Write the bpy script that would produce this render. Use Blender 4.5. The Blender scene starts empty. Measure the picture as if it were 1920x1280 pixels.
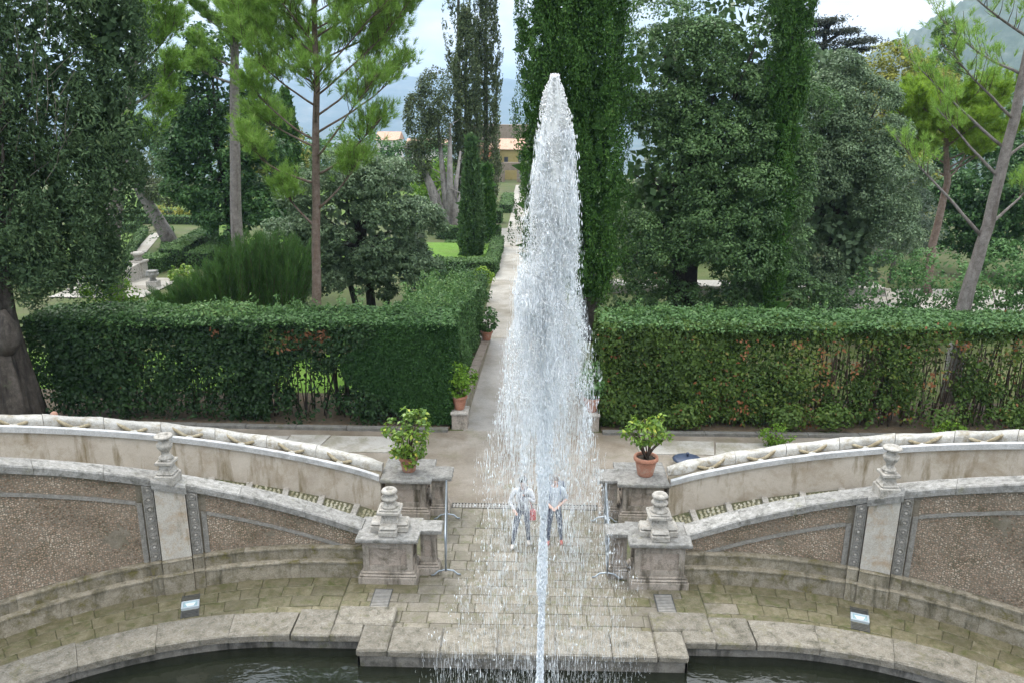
import bpy, math, random
import numpy as np
from mathutils import Vector, Matrix

scene = bpy.context.scene
COL = scene.collection
rnd = random.Random(7)
rng = np.random.default_rng(11)
RAD = math.radians

# ------------------------------------------------------------------ camera
CAM_POS = Vector((0.0, 0.0, 9.6))
def _cam_matrix(pitch, yaw, roll):
    p, y, r = RAD(pitch), RAD(yaw), RAD(roll)
    f = Vector((-math.sin(y) * math.cos(p), math.cos(y) * math.cos(p), -math.sin(p)))
    right = Vector((math.cos(y), math.sin(y), 0))
    up = right.cross(f)
    R = right * math.cos(r) + up * math.sin(r)
    U = -right * math.sin(r) + up * math.cos(r)
    m = Matrix((R, U, -f)).transposed().to_4x4()
    m.translation = CAM_POS
    return m
cam_data = bpy.data.cameras.new('camera')
cam = bpy.data.objects.new('camera', cam_data)
COL.objects.link(cam)
cam.matrix_world = _cam_matrix(15.9, 1.07, 0.5)
cam_data.sensor_width = 36.0
cam_data.lens = 36.0 * 1496.0 / 1920.0
cam_data.clip_start = 0.1
cam_data.clip_end = 60000
scene.camera = cam

# ------------------------------------------------------------------ world, sun, exposure
SUN_EL, SUN_AZ = 58.0, -35.0           # azimuth clockwise from +Y
world = bpy.data.worlds.new('World')
scene.world = world
world.use_nodes = True
wn, wl = world.node_tree.nodes, world.node_tree.links
wn.clear()
w_out = wn.new('ShaderNodeOutputWorld')
w_bg = wn.new('ShaderNodeBackground')
w_bg.inputs['Strength'].default_value = 0.15
w_sky = wn.new('ShaderNodeTexSky')
w_sky.sky_type = 'NISHITA'
w_sky.sun_disc = False
w_sky.sun_elevation = RAD(SUN_EL)
w_sky.sun_rotation = RAD(SUN_AZ)
w_sky.dust_density = 2.0
w_co = wn.new('ShaderNodeTexCoord')
w_sep = wn.new('ShaderNodeSeparateXYZ')
w_add = wn.new('ShaderNodeMath'); w_add.operation = 'MAXIMUM'; w_add.inputs[1].default_value = 0.0
w_add2 = wn.new('ShaderNodeMath'); w_add2.operation = 'ADD'; w_add2.inputs[1].default_value = 0.22
w_dx = wn.new('ShaderNodeMath'); w_dx.operation = 'DIVIDE'
w_dy = wn.new('ShaderNodeMath'); w_dy.operation = 'DIVIDE'
w_cmb = wn.new('ShaderNodeCombineXYZ')
wl.new(w_co.outputs['Generated'], w_sep.inputs[0])
wl.new(w_sep.outputs['Z'], w_add.inputs[0]); wl.new(w_add.outputs[0], w_add2.inputs[0])
wl.new(w_sep.outputs['X'], w_dx.inputs[0]); wl.new(w_add2.outputs[0], w_dx.inputs[1])
wl.new(w_sep.outputs['Y'], w_dy.inputs[0]); wl.new(w_add2.outputs[0], w_dy.inputs[1])
wl.new(w_dx.outputs[0], w_cmb.inputs[0]); wl.new(w_dy.outputs[0], w_cmb.inputs[1])
w_no = wn.new('ShaderNodeTexNoise'); w_no.inputs['Scale'].default_value = 1.1; w_no.inputs['Detail'].default_value = 7
w_no.inputs['Roughness'].default_value = 0.55
wl.new(w_cmb.outputs[0], w_no.inputs['Vector'])
w_rp = wn.new('ShaderNodeValToRGB')
w_rp.color_ramp.elements[0].position = 0.33; w_rp.color_ramp.elements[0].color = (0.72, 0.72, 0.72, 1)
w_rp.color_ramp.elements[1].position = 0.52; w_rp.color_ramp.elements[1].color = (1, 1, 1, 1)
wl.new(w_no.outputs['Fac'], w_rp.inputs['Fac'])
w_cr = wn.new('ShaderNodeValToRGB')
w_cr.color_ramp.elements[0].position = 0.40; w_cr.color_ramp.elements[0].color = (4.9, 6.0, 7.3, 1)
w_cr.color_ramp.elements[1].position = 0.60; w_cr.color_ramp.elements[1].color = (10.8, 10.5, 10.0, 1)
wl.new(w_no.outputs['Fac'], w_cr.inputs['Fac'])
w_mx = wn.new('ShaderNodeMix'); w_mx.data_type = 'RGBA'
wl.new(w_rp.outputs['Color'], w_mx.inputs['Factor'])
w_g1 = wn.new('ShaderNodeMath'); w_g1.operation = 'MULTIPLY_ADD'; w_g1.inputs[1].default_value = 1.15; w_g1.inputs[2].default_value = 0.45   # overcast: zenith about three times the horizon
wl.new(w_add.outputs[0], w_g1.inputs[0])
w_g2 = wn.new('ShaderNodeVectorMath'); w_g2.operation = 'SCALE'
wl.new(w_cr.outputs['Color'], w_g2.inputs[0]); wl.new(w_g1.outputs[0], w_g2.inputs['Scale'])
wl.new(w_sky.outputs['Color'], w_mx.inputs[6]); wl.new(w_g2.outputs[0], w_mx.inputs[7])
wl.new(w_mx.outputs[2], w_bg.inputs['Color'])
wl.new(w_bg.outputs[0], w_out.inputs[0])

sun_data = bpy.data.lights.new('sun', 'SUN')
sun_data.energy = 1.3
sun_data.angle = RAD(14)
sun_data.color = (1.0, 0.96, 0.9)
sun = bpy.data.objects.new('sun', sun_data)
COL.objects.link(sun)
_sd = Vector((math.sin(RAD(SUN_AZ)) * math.cos(RAD(SUN_EL)), math.cos(RAD(SUN_AZ)) * math.cos(RAD(SUN_EL)), math.sin(RAD(SUN_EL))))
sun.rotation_euler = (-_sd).to_track_quat('-Z', 'Y').to_euler()
sun.location = (0, 0, 60)

vs = scene.view_settings
vs.view_transform = 'Standard'
vs.look = 'None'
vs.gamma = 1.0
vs.exposure = 0.97
vs.use_curve_mapping = False
scene.render.engine = 'CYCLES'
scene.cycles.max_bounces = 8
scene.cycles.diffuse_bounces = 6
scene.cycles.transparent_max_bounces = 16
scene.cycles.volume_bounces = 0

# ------------------------------------------------------------------ helpers
def tag(o, label=None, cat=None, group=None, kind=None):
    if label: o['label'] = label
    if cat: o['category'] = cat
    if group: o['group'] = group
    if kind: o['kind'] = kind
    return o

def empty(name, loc, label=None, cat=None, group=None, kind=None):
    o = bpy.data.objects.new(name, None)
    COL.objects.link(o)
    o.location = loc
    o.empty_display_size = 0.2
    return tag(o, label, cat, group, kind)

def link(name, me, parent=None, kind=None):
    o = bpy.data.objects.new(name, me)
    COL.objects.link(o)
    if parent is not None:
        o.parent = parent
        o.matrix_parent_inverse = Matrix.Translation(-parent_loc(parent))
    if kind: o['kind'] = kind
    return o

def parent_loc(p):
    v = Vector(p.location)
    if p.parent is not None and p.matrix_parent_inverse == Matrix.Identity(4):
        v = v + parent_loc(p.parent)
    return v

class MB:
    """collects polygons in world coordinates; build() links them as one mesh"""
    def __init__(s): s.v, s.f, s.m, s.sm = [], [], [], []
    def add(s, verts, faces, mi=0, smooth=False):
        o = len(s.v)
        s.v.extend([tuple(p) for p in verts])
        for f in faces:
            s.f.append([i + o for i in f]); s.m.append(mi); s.sm.append(smooth)
        return s
    def box(s, x0, x1, y0, y1, z0, z1, b=0.0, mi=0, jit=0.0):
        if x0 > x1: x0, x1 = x1, x0
        if y0 > y1: y0, y1 = y1, y0
        if b <= 0:
            v = [(x, y, z) for z in (z0, z1) for y in (y0, y1) for x in (x0, x1)]
            return s.add(v, [(0, 2, 3, 1), (4, 5, 7, 6), (0, 1, 5, 4), (2, 6, 7, 3), (0, 4, 6, 2), (1, 3, 7, 5)], mi)
        v, idx = [], {}
        for i in (0, 1):
            for j in (0, 1):
                for k in (0, 1):
                    c = [(x0, x1)[i], (y0, y1)[j], (z0, z1)[k]]
                    d = [b * (1 - 2 * i), b * (1 - 2 * j), b * (1 - 2 * k)]
                    for ax in range(3):
                        q = [c[t] + (0 if t == ax else d[t]) + rnd.uniform(-jit, jit) for t in range(3)]
                        idx[(i, j, k, ax)] = len(v); v.append(q)
        F = []
        for ax in range(3):
            o1, o2 = [t for t in range(3) if t != ax]
            for e in (0, 1):
                ring = []
                for a_, b_ in ((0, 0), (1, 0), (1, 1), (0, 1)):
                    c = [0, 0, 0]; c[ax] = e; c[o1] = a_; c[o2] = b_
                    ring.append(idx[(*c, ax)])
                F.append(ring)
        for ax in range(3):
            o1, o2 = [t for t in range(3) if t != ax]
            for a_ in (0, 1):
                for b_ in (0, 1):
                    c0 = [0, 0, 0]; c0[o1] = a_; c0[o2] = b_; c1 = list(c0); c1[ax] = 1
                    F.append([idx[(*c0, o1)], idx[(*c1, o1)], idx[(*c1, o2)], idx[(*c0, o2)]])
        for i in (0, 1):
            for j in (0, 1):
                for k in (0, 1):
                    F.append([idx[(i, j, k, 0)], idx[(i, j, k, 1)], idx[(i, j, k, 2)]])
        return s.add(v, F, mi)
    def lathe(s, prof, c, n=20, mi=0, smooth=True, sx=1.0, sy=1.0):
        v, F = [], []
        for r, z in prof:
            for i in range(n):
                a = 2 * math.pi * i / n
                v.append((c[0] + r * sx * math.cos(a), c[1] + r * sy * math.sin(a), c[2] + z))
        for k in range(len(prof) - 1):
            for i in range(n):
                j = (i + 1) % n
                F.append((k * n + i, k * n + j, (k + 1) * n + j, (k + 1) * n + i))
        F.append(tuple(range(n))[::-1]); F.append(tuple(range((len(prof) - 1) * n, len(prof) * n)))
        return s.add(v, F, mi, smooth)
    def tube(s, pts, radii, n=8, mi=0, smooth=True, cap=True, flute=0.0):
        pts = [Vector(p) for p in pts]
        if not hasattr(radii, '__len__'): radii = [radii] * len(pts)
        v, F = [], []
        ref = Vector((0, 0, 1)) if abs((pts[-1] - pts[0]).normalized().z) < 0.8 else Vector((1, 0, 0))
        for k, p in enumerate(pts):
            t = (pts[min(k + 1, len(pts) - 1)] - pts[max(k - 1, 0)])
            t = t.normalized() if t.length > 1e-9 else Vector((0, 0, 1))
            a = t.cross(ref)
            a = a.normalized() if a.length > 1e-6 else Vector((1, 0, 0))
            b = t.cross(a).normalized()
            for i in range(n):
                an = 2 * math.pi * i / n
                rr = radii[k] * (1 + flute * math.sin(an * 5 + k * .35) + flute * .6 * math.sin(an * 9 + 2 - k * .2) + (flute * .5 * math.sin(an * 17 + 1 + k * .3) + flute * .35 * math.sin(an * 25 - k * .4) if n > 40 else 0))
                v.append(p + (a * math.cos(an) + b * math.sin(an)) * rr)
        for k in range(len(pts) - 1):
            for i in range(n):
                j = (i + 1) % n
                F.append((k * n + i, k * n + j, (k + 1) * n + j, (k + 1) * n + i))
        if cap:
            F.append(tuple(range(n))[::-1]); F.append(tuple(range((len(pts) - 1) * n, len(pts) * n)))
        return s.add(v, F, mi, smooth)
    def mesh(s, name, mats):
        me = bpy.data.meshes.new(name)
        me.from_pydata(s.v, [], s.f)
        for m in (mats if isinstance(mats, (list, tuple)) else [mats]): me.materials.append(m)
        me.polygons.foreach_set('material_index', s.m)
        me.polygons.foreach_set('use_smooth', s.sm)
        me.update()
        return me
    def build(s, name, mats, parent=None, kind=None):
        return link(name, s.mesh(name, mats), parent, kind)

def copy_tree(o, parent=None):
    c = o.copy(); COL.objects.link(c); c.parent = parent
    for ch in list(o.children): copy_tree(ch, c)
    return c

# ------------------------------------------------------------------ materials
def nodes_of(name):
    m = bpy.data.materials.new(name); m.use_nodes = True
    nt = m.node_tree; nt.nodes.clear()
    out = nt.nodes.new('ShaderNodeOutputMaterial')
    return m, nt.nodes, nt.links, out

def ramp(nd, cols, pos=None):
    r = nd.new('ShaderNodeValToRGB')
    e = r.color_ramp.elements
    n = len(cols)
    pos = pos or [i / (n - 1) for i in range(n)]
    while len(e) < n: e.new(0.5)
    for i in range(n):
        e[i].position = pos[i]; e[i].color = (*cols[i], 1)
    return r

def noise(nd, lk, vec, scale, detail=6, rough=0.6, dist=0.0):
    n = nd.new('ShaderNodeTexNoise')
    n.inputs['Scale'].default_value = scale; n.inputs['Detail'].default_value = detail
    n.inputs['Roughness'].default_value = rough; n.inputs['Distortion'].default_value = dist
    if vec is not None: lk.new(vec, n.inputs['Vector'])
    return n

def mixc(nd, lk, fac, a, b, mode='MIX'):
    m = nd.new('ShaderNodeMix'); m.data_type = 'RGBA'; m.blend_type = mode
    for sock, val in ((m.inputs['Factor'], fac), (m.inputs[6], a), (m.inputs[7], b)):
        if isinstance(val, (int, float)): sock.default_value = val
        elif isinstance(val, tuple): sock.default_value = (*val, 1)
        else: lk.new(val, sock)
    return m.outputs[2]

def stone(name, cols, scale=6, rough=0.85, bump=0.25, blotch=None, blotch_amt=0.5, blotch_scale=1.2, moss=None, moss_amt=0.4,
          moss_scale=2.0, streak=None, streak_amt=0.0, rand=0.0, spec=0.3, fine=40, grime=None):
    m, nd, lk, out = nodes_of(name)
    tc = nd.new('ShaderNodeTexCoord'); vec = tc.outputs['Object']
    oi = nd.new('ShaderNodeObjectInfo')
    if rand:
        va = nd.new('ShaderNodeVectorMath'); va.operation = 'ADD'
        sc = nd.new('ShaderNodeMath'); sc.operation = 'MULTIPLY'; sc.inputs[1].default_value = 40.0
        lk.new(oi.outputs['Random'], sc.inputs[0])
        lk.new(vec, va.inputs[0]); lk.new(sc.outputs[0], va.inputs[1]); vec = va.outputs[0]
    n1 = noise(nd, lk, vec, scale, 12, 0.74)
    r1 = ramp(nd, cols, [0.28 + 0.44 * i / (len(cols) - 1) for i in range(len(cols))])
    lk.new(n1.outputs['Fac'], r1.inputs['Fac'])
    col = r1.outputs['Color']
    if rand:
        hv = nd.new('ShaderNodeHueSaturation')
        mr = nd.new('ShaderNodeMapRange'); mr.inputs['To Min'].default_value = 1 - rand; mr.inputs['To Max'].default_value = 1 + rand
        lk.new(oi.outputs['Random'], mr.inputs['Value']); lk.new(mr.outputs[0], hv.inputs['Value'])
        lk.new(col, hv.inputs['Color']); col = hv.outputs['Color']
    if blotch:
        n2 = noise(nd, lk, vec, blotch_scale, 12, 0.74, 0.25)
        r2 = ramp(nd, [(0, 0, 0), (1, 1, 1)], [0.58 - 0.22 * blotch_amt, 0.76 - 0.22 * blotch_amt])
        lk.new(n2.outputs['Fac'], r2.inputs['Fac'])
        col = mixc(nd, lk, r2.outputs['Color'], col, blotch)
    if streak:
        mp = nd.new('ShaderNodeMapping'); mp.inputs['Scale'].default_value = (2.2, 2.2, 0.35); lk.new(vec, mp.inputs['Vector'])
        n4 = noise(nd, lk, mp.outputs[0], 1.6, 6, 0.65)
        r4 = ramp(nd, [(0, 0, 0), (1, 1, 1)], [0.62 - 0.2 * streak_amt, 0.80 - 0.2 * streak_amt])
        lk.new(n4.outputs['Fac'], r4.inputs['Fac'])
        col = mixc(nd, lk, r4.outputs['Color'], col, streak)
    if moss:
        n3 = noise(nd, lk, vec, moss_scale, 12, 0.76, 0.2)
        r3 = ramp(nd, [(0, 0, 0), (1, 1, 1)], [0.62 - 0.25 * moss_amt, 0.78 - 0.25 * moss_amt])
        lk.new(n3.outputs['Fac'], r3.inputs['Fac'])
        col = mixc(nd, lk, r3.outputs['Color'], col, moss)
    nf = noise(nd, lk, vec, fine, 4, 0.7)
    rf = ramp(nd, [(0.72, 0.72, 0.72), (1.12, 1.12, 1.12)], [0.3, 0.7]); lk.new(nf.outputs['Fac'], rf.inputs['Fac'])
    col = mixc(nd, lk, 1.0, col, rf.outputs['Color'], 'MULTIPLY')
    p = nd.new('ShaderNodeBsdfPrincipled')
    p.inputs['Roughness'].default_value = rough
    p.inputs['Specular IOR Level'].default_value = spec
    lk.new(col, p.inputs['Base Color'])
    if bump:
        ad = nd.new('ShaderNodeMath'); ad.operation = 'ADD'
        lk.new(n1.outputs['Fac'], ad.inputs[0]); lk.new(nf.outputs['Fac'], ad.inputs[1])
        bp = nd.new('ShaderNodeBump'); bp.inputs['Strength'].default_value = bump; bp.inputs['Distance'].default_value = 0.03
        lk.new(ad.outputs[0], bp.inputs['Height']); lk.new(bp.outputs[0], p.inputs['Normal'])
    lk.new(p.outputs[0], out.inputs[0])
    return m

def plain(name, col, rough=0.6, metal=0.0, spec=0.4, var=0.0, scale=8):
    m, nd, lk, out = nodes_of(name)
    p = nd.new('ShaderNodeBsdfPrincipled')
    p.inputs['Base Color'].default_value = (*col, 1)
    p.inputs['Roughness'].default_value = rough; p.inputs['Metallic'].default_value = metal
    p.inputs['Specular IOR Level'].default_value = spec
    if var:
        tc = nd.new('ShaderNodeTexCoord')
        n = noise(nd, lk, tc.outputs['Object'], scale, 6, 0.65)
        r = ramp(nd, [tuple(c * (1 - var) for c in col), tuple(min(1, c * (1 + var)) for c in col)], [0.3, 0.7])
        lk.new(n.outputs['Fac'], r.inputs['Fac']); lk.new(r.outputs[0], p.inputs['Base Color'])
    lk.new(p.outputs[0], out.inputs[0])
    return m

def tinted(name, cols, pos=None, rough=0.6, transl=0.25, spec=0.25, wave=0.0):
    """colour from the per-leaf 'tint' attribute (random per leaf or pebble)"""
    m, nd, lk, out = nodes_of(name)
    at = nd.new('ShaderNodeAttribute'); at.attribute_name = 'tint'
    r = ramp(nd, cols, pos); lk.new(at.outputs['Fac'], r.inputs['Fac'])
    p = nd.new('ShaderNodeBsdfPrincipled'); p.inputs['Roughness'].default_value = rough
    p.inputs['Specular IOR Level'].default_value = spec
    lk.new(r.outputs[0], p.inputs['Base Color'])
    if transl:
        t = nd.new('ShaderNodeBsdfTranslucent'); lk.new(r.outputs[0], t.inputs['Color'])
        mx = nd.new('ShaderNodeMixShader'); mx.inputs[0].default_value = transl
        lk.new(p.outputs[0], mx.inputs[1]); lk.new(t.outputs[0], mx.inputs[2]); lk.new(mx.outputs[0], out.inputs[0])
    else:
        lk.new(p.outputs[0], out.inputs[0])
    return m

M = {}
M['marble'] = stone('weathered_pale_stone', [(.24, .22, .19), (.385, .36, .32), (.50, .475, .435)], 6, bump=.35, blotch=(.10, .092, .078), blotch_amt=.28, blotch_scale=9, moss=(.17, .16, .09), moss_amt=.08)
M['coping'] = stone('coping_stone', [(.16, .153, .138), (.285, .275, .255), (.41, .40, .38)], 9, bump=.5, blotch=(.10, .098, .085), blotch_amt=.4, blotch_scale=6, moss=(.17, .165, .08), moss_amt=.15, rand=.16)
M['pool_coping'] = stone('pool_coping_stone', [(.13, .112, .085), (.235, .212, .172), (.36, .34, .30)], 12, bump=.7, blotch=(.085, .078, .055), blotch_amt=.5, blotch_scale=6, moss=(.14, .13, .055), moss_amt=.28, rand=.14)
M['plinth'] = stone('mossy_plinth_stone', [(.16, .14, .095), (.265, .232, .175), (.34, .31, .255)], 5, bump=.4, blotch=(.115, .098, .055), blotch_amt=.5, blotch_scale=3, moss=(.16, .14, .035), moss_amt=.28, moss_scale=3, streak=(.07, .062, .038), streak_amt=.45, rand=.12)
M['plaster'] = stone('aged_cream_plaster', [(.38, .325, .265), (.50, .445, .38), (.57, .52, .455)], 1.3, bump=.12, blotch=(.33, .27, .195), blotch_amt=.45, blotch_scale=1.0, streak=(.20, .155, .085), streak_amt=.5, fine=90)
M['ped'] = stone('pedestal_stone', [(.22, .185, .147), (.35, .305, .258), (.45, .40, .345)], 3, bump=.25, blotch=(.10, .085, .058), blotch_amt=.3, blotch_scale=3, streak=(.055, .046, .03), streak_amt=.6, moss=(.14, .13, .05), moss_amt=.2)
M['pier'] = stone('pier_plaster', [(.33, .30, .25), (.44, .41, .36), (.50, .47, .42)], 1.6, bump=.12, blotch=(.34, .24, .14), blotch_amt=.4, blotch_scale=1.8, streak=(.13, .11, .06), streak_amt=.35)
M['greystone'] = stone('grey_carved_stone', [(.15, .14, .122), (.245, .232, .208), (.35, .335, .305)], 14, bump=.5, blotch=(.13, .12, .09), blotch_amt=.25, blotch_scale=5)
M['lip'] = stone('grey_trough_lip', [(.36, .36, .36), (.5, .5, .5), (.6, .6, .6)], 3, bump=.1, blotch=(.26, .26, .25), blotch_amt=.3)
M['whitecrust'] = stone('lime_crusted_rail', [(.30, .28, .24), (.44, .425, .39), (.55, .54, .515)], 6, bump=.6, blotch=(.24, .20, .13), blotch_amt=.35, blotch_scale=4, rand=.1)
M['volute'] = stone('stained_volute_stone', [(.16, .125, .07), (.31, .26, .17), (.5, .45, .34)], 9, bump=.7)
M['mortar'] = stone('pebble_mortar', [(.13, .11, .082), (.20, .172, .13), (.27, .238, .19)], 9, bump=.4, blotch=(.10, .092, .05), blotch_amt=.35)
M['bed'] = stone('mossy_joint_earth', [(.07, .068, .04), (.12, .115, .07), (.16, .15, .1)], 12, bump=.5, moss=(.08, .1, .03), moss_amt=.5)
M['slab'] = stone('worn_paving_slab', [(.125, .108, .08), (.195, .172, .135), (.265, .238, .195)], 7, rough=.5, bump=.35, blotch=(.10, .088, .052), blotch_amt=.55, blotch_scale=3.5, moss=(.09, .095, .03), moss_amt=.42, moss_scale=5, rand=.2, spec=.5)
M['slab_green'] = stone('mossy_paving_slab', [(.10, .085, .045), (.155, .135, .082), (.205, .184, .125)], 6, rough=.6, bump=.35, blotch=(.09, .08, .035), blotch_amt=.5, blotch_scale=3.5, moss=(.07, .078, .018), moss_amt=.5, moss_scale=4, rand=.2, spec=.45)
M['apron'] = stone('wet_worn_concrete', [(.17, .142, .112), (.245, .212, .172), (.31, .277, .235)], 1.1, rough=.45, bump=.2, blotch=(.15, .12, .085), blotch_amt=.6, blotch_scale=.5, moss=(.135, .128, .065), moss_amt=.3, moss_scale=.8, spec=.5)
M['concrete'] = stone('pale_concrete_panel', [(.25, .23, .2), (.37, .35, .315), (.43, .41, .375)], 1.6, rough=.6, bump=.15, blotch=(.2, .18, .12), blotch_amt=.55, blotch_scale=.6, moss=(.16, .155, .08), moss_amt=.3, rand=.1)
M['path'] = stone('gravel_path', [(.235, .215, .18), (.32, .295, .255), (.39, .365, .32)], 1.4, rough=.75, bump=.2, blotch=(.20, .175, .13), blotch_amt=.55, blotch_scale=.4)
M['wetpath'] = stone('wet_grey_path', [(.17, .155, .135), (.245, .225, .20), (.31, .285, .255)], 1.4, rough=.4, bump=.2, blotch=(.15, .13, .095), blotch_amt=.55, blotch_scale=.6, moss=(.15, .14, .075), moss_amt=.2, moss_scale=.8, spec=.55)
M['kerb'] = stone('dark_kerb_stone', [(.09, .085, .075), (.15, .145, .13), (.2, .195, .18)], 5, bump=.3, moss=(.1, .1, .05), moss_amt=.3)
M['brick'] = stone('old_brick_top', [(.16, .12, .1), (.24, .2, .17), (.3, .27, .23)], 6, bump=.5, moss=(.12, .13, .06), moss_amt=.35)
M['terracotta'] = stone('terracotta', [(.30, .135, .085), (.40, .185, .12), (.46, .25, .18)], 5, bump=.15, blotch=(.42, .3, .23), blotch_amt=.3, blotch_scale=3)
M['soil'] = plain('potting_soil', (.045, .035, .025), .95, var=.4, scale=30)
M['dirt'] = stone('leaf_litter_soil', [(.05, .038, .024), (.09, .07, .045), (.14, .11, .075)], 8, bump=.7, blotch=(.13, .075, .04), blotch_amt=.3, blotch_scale=5)
M['metal'] = plain('galvanised_steel', (.33, .37, .41), .4, .75, var=.15)
M['iron'] = plain('dark_iron_grate', (.09, .09, .085), .6, .4, var=.3)
M['bluelid'] = plain('dark_blue_lid', (.035, .05, .085), .45, var=.2)
M['bark_grey'] = stone('grey_pine_bark', [(.10, .085, .075), (.21, .185, .17), (.32, .29, .27)], 5, bump=.9, streak=(.09, .07, .06), streak_amt=.5)
M['bark_red'] = stone('reddish_pine_bark', [(.09, .06, .045), (.20, .145, .115), (.30, .24, .21)], 6, bump=.9, streak=(.16, .085, .055), streak_amt=.4)
M['bark_dark'] = stone('dark_bark', [(.03, .024, .02), (.06, .05, .042), (.1, .088, .076)], 7, bump=.9)
M['bark_old'] = stone('old_cypress_bark', [(.035, .029, .024), (.078, .067, .056), (.145, .128, .11)], 4.5, bump=1.0, streak=(.02, .017, .014), streak_amt=.75, moss=(.085, .105, .06), moss_amt=.25, moss_scale=1.4)
M['bark_white'] = stone('lichen_white_bark', [(.3, .29, .27), (.58, .57, .55), (.8, .79, .77)], 6, bump=.8, blotch=(.16, .15, .12), blotch_amt=.35, blotch_scale=5)
M['twig'] = plain('thin_brown_twigs', (.085, .06, .042), .85, var=.35)
M['ped_panel'] = stone('pinkish_panel_plaster', [(.27, .215, .175), (.38, .32, .27), (.44, .385, .335)], 2.5, bump=.2, blotch=(.12, .10, .07), blotch_amt=.35, blotch_scale=2.5, streak=(.08, .066, .042), streak_amt=.5)
# ------------------------------------------------------------------ plan of the fountain court
CX, CY = 4.0, 6.43                       # centre of each curved ramp (mirrored about x = 0)
def P(s, a, R, z):
    """a: arc distance from the axis (measured at R = 8.8), R: radius, s: -1 / +1 side"""
    if a <= CX: return (s * a, CY + R, z)
    t = (a - CX) / 8.8
    return (s * (CX + R * math.sin(t)), CY + R * math.cos(t), z)
def z_cop(a): return 0.99 + 0.343 * (a - 3.53)         # underside of the inner coping
def z_tread(a): return max(0.0, 0.26 + 0.34 * (a - 3.67))
def z_lip(a): return 1.17 + 0.335 * (a - 3.48)

def sweep(mb, s, a0, a1, n, prof, zf=None, mi=0, smooth=False, gap=0.0, jit=0.0):
    """closed profile [(R, z, follows slope?)] swept along the curve, capped"""
    k = len(prof); v, F = [], []
    for i in range(n + 1):
        a = a0 + gap + (a1 - a0 - 2 * gap) * i / n
        for (R, z, fl) in prof:
            zz = z + (zf(a) if (fl and zf) else 0)
            v.append(P(s, a, R + rnd.uniform(-jit, jit), zz + rnd.uniform(-jit, jit)))
    for i in range(n):
        for j in range(k):
            q = [i * k + j, i * k + (j + 1) % k, (i + 1) * k + (j + 1) % k, (i + 1) * k + j]
            F.append(q if s > 0 else q[::-1])
    F.append(list(range(k))[::-1] if s > 0 else list(range(k)))
    e = list(range(n * k, n * k + k)); F.append(e if s > 0 else e[::-1])
    mb.add(v, F, mi, smooth)

def foreach_mesh(name, V, faces_flat, per, mat, tint=None, smooth=False):
    """fast mesh from numpy; every face has `per` corners"""
    me = bpy.data.meshes.new(name)
    nv, nf = len(V), len(faces_flat) // per
    me.vertices.add(nv); me.vertices.foreach_set('co', np.asarray(V, np.float32).ravel())
    me.loops.add(nf * per); me.loops.foreach_set('vertex_index', np.asarray(faces_flat, np.int32))
    me.polygons.add(nf)
    me.polygons.foreach_set('loop_start', np.arange(0, nf * per, per, dtype=np.int32))
    try: me.polygons.foreach_set('loop_total', np.full(nf, per, np.int32))
    except Exception: pass
    if smooth: me.polygons.foreach_set('use_smooth', np.ones(nf, bool))
    me.materials.append(mat)
    if tint is not None:
        at = me.attributes.new('tint', 'FLOAT', 'POINT')
        at.data.foreach_set('value', np.asarray(tint, np.float32))
    me.update(calc_edges=True)
    return me

def pebble_mesh(name, pos, nrm, size, mat, height=0.45):
    """low domes, six triangles each, on points pos with outward normals nrm"""
    pos = np.asarray(pos, float); nrm = np.asarray(nrm, float); size = np.asarray(size, float)
    n = len(pos)
    ref = np.tile([0.0, 0.0, 1.0], (n, 1)); ref[np.abs(nrm[:, 2]) > .9] = [1, 0, 0]
    u = np.cross(nrm, ref); u /= np.linalg.norm(u, axis=1)[:, None]; w = np.cross(nrm, u)
    ph = rng.uniform(0, 6.28, n); asp = rng.uniform(.7, 1.0, n)
    V = np.zeros((n, 7, 3)); 
    off = rng.normal(0, .12, (n, 2))
    V[:, 0] = pos + nrm * (size * height)[:, None] + u * (off[:, 0] * size)[:, None] + w * (off[:, 1] * size)[:, None]
    for k in range(6):
        a = ph + k * math.pi / 3
        rr = size * .5 * rng.uniform(.85, 1.12, n)
        V[:, k + 1] = pos + u * (np.cos(a) * rr)[:, None] + w * (np.sin(a) * rr * asp)[:, None] - nrm * .004
    base = (np.arange(n) * 7)[:, None]
    tri = np.array([[0, 1 + k, 1 + (k + 1) % 6] for k in range(6)]).ravel()
    F = (base + tri[None, :]).ravel()
    ph_ = pos * np.array([1.3, 1.3, 1.6]); wav = .16 * np.sin(ph_[:, 0] * 1.9 + np.sin(ph_[:, 2] * 2.3) * 1.4) + .12 * np.sin(ph_[:, 0] * 4.3 + ph_[:, 2] * 3.1)
    return foreach_mesh(name, V.reshape(-1, 3), F, 3, mat, np.repeat(np.clip(rng.random(n) * .85 + .08 + wav, 0, 1), 7), True)

M['pebble'] = tinted('mosaic_pebbles', [(.12, .082, .054), (.23, .160, .110), (.31, .225, .162), (.37, .282, .208), (.46, .38, .295)], [0, .3, .6, .9, 1], .7, 0)
M['cobble'] = tinted('stair_cobbles', [(.17, .155, .095), (.26, .24, .16), (.33, .31, .23), (.38, .36, .29)], None, .75, 0)

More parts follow.
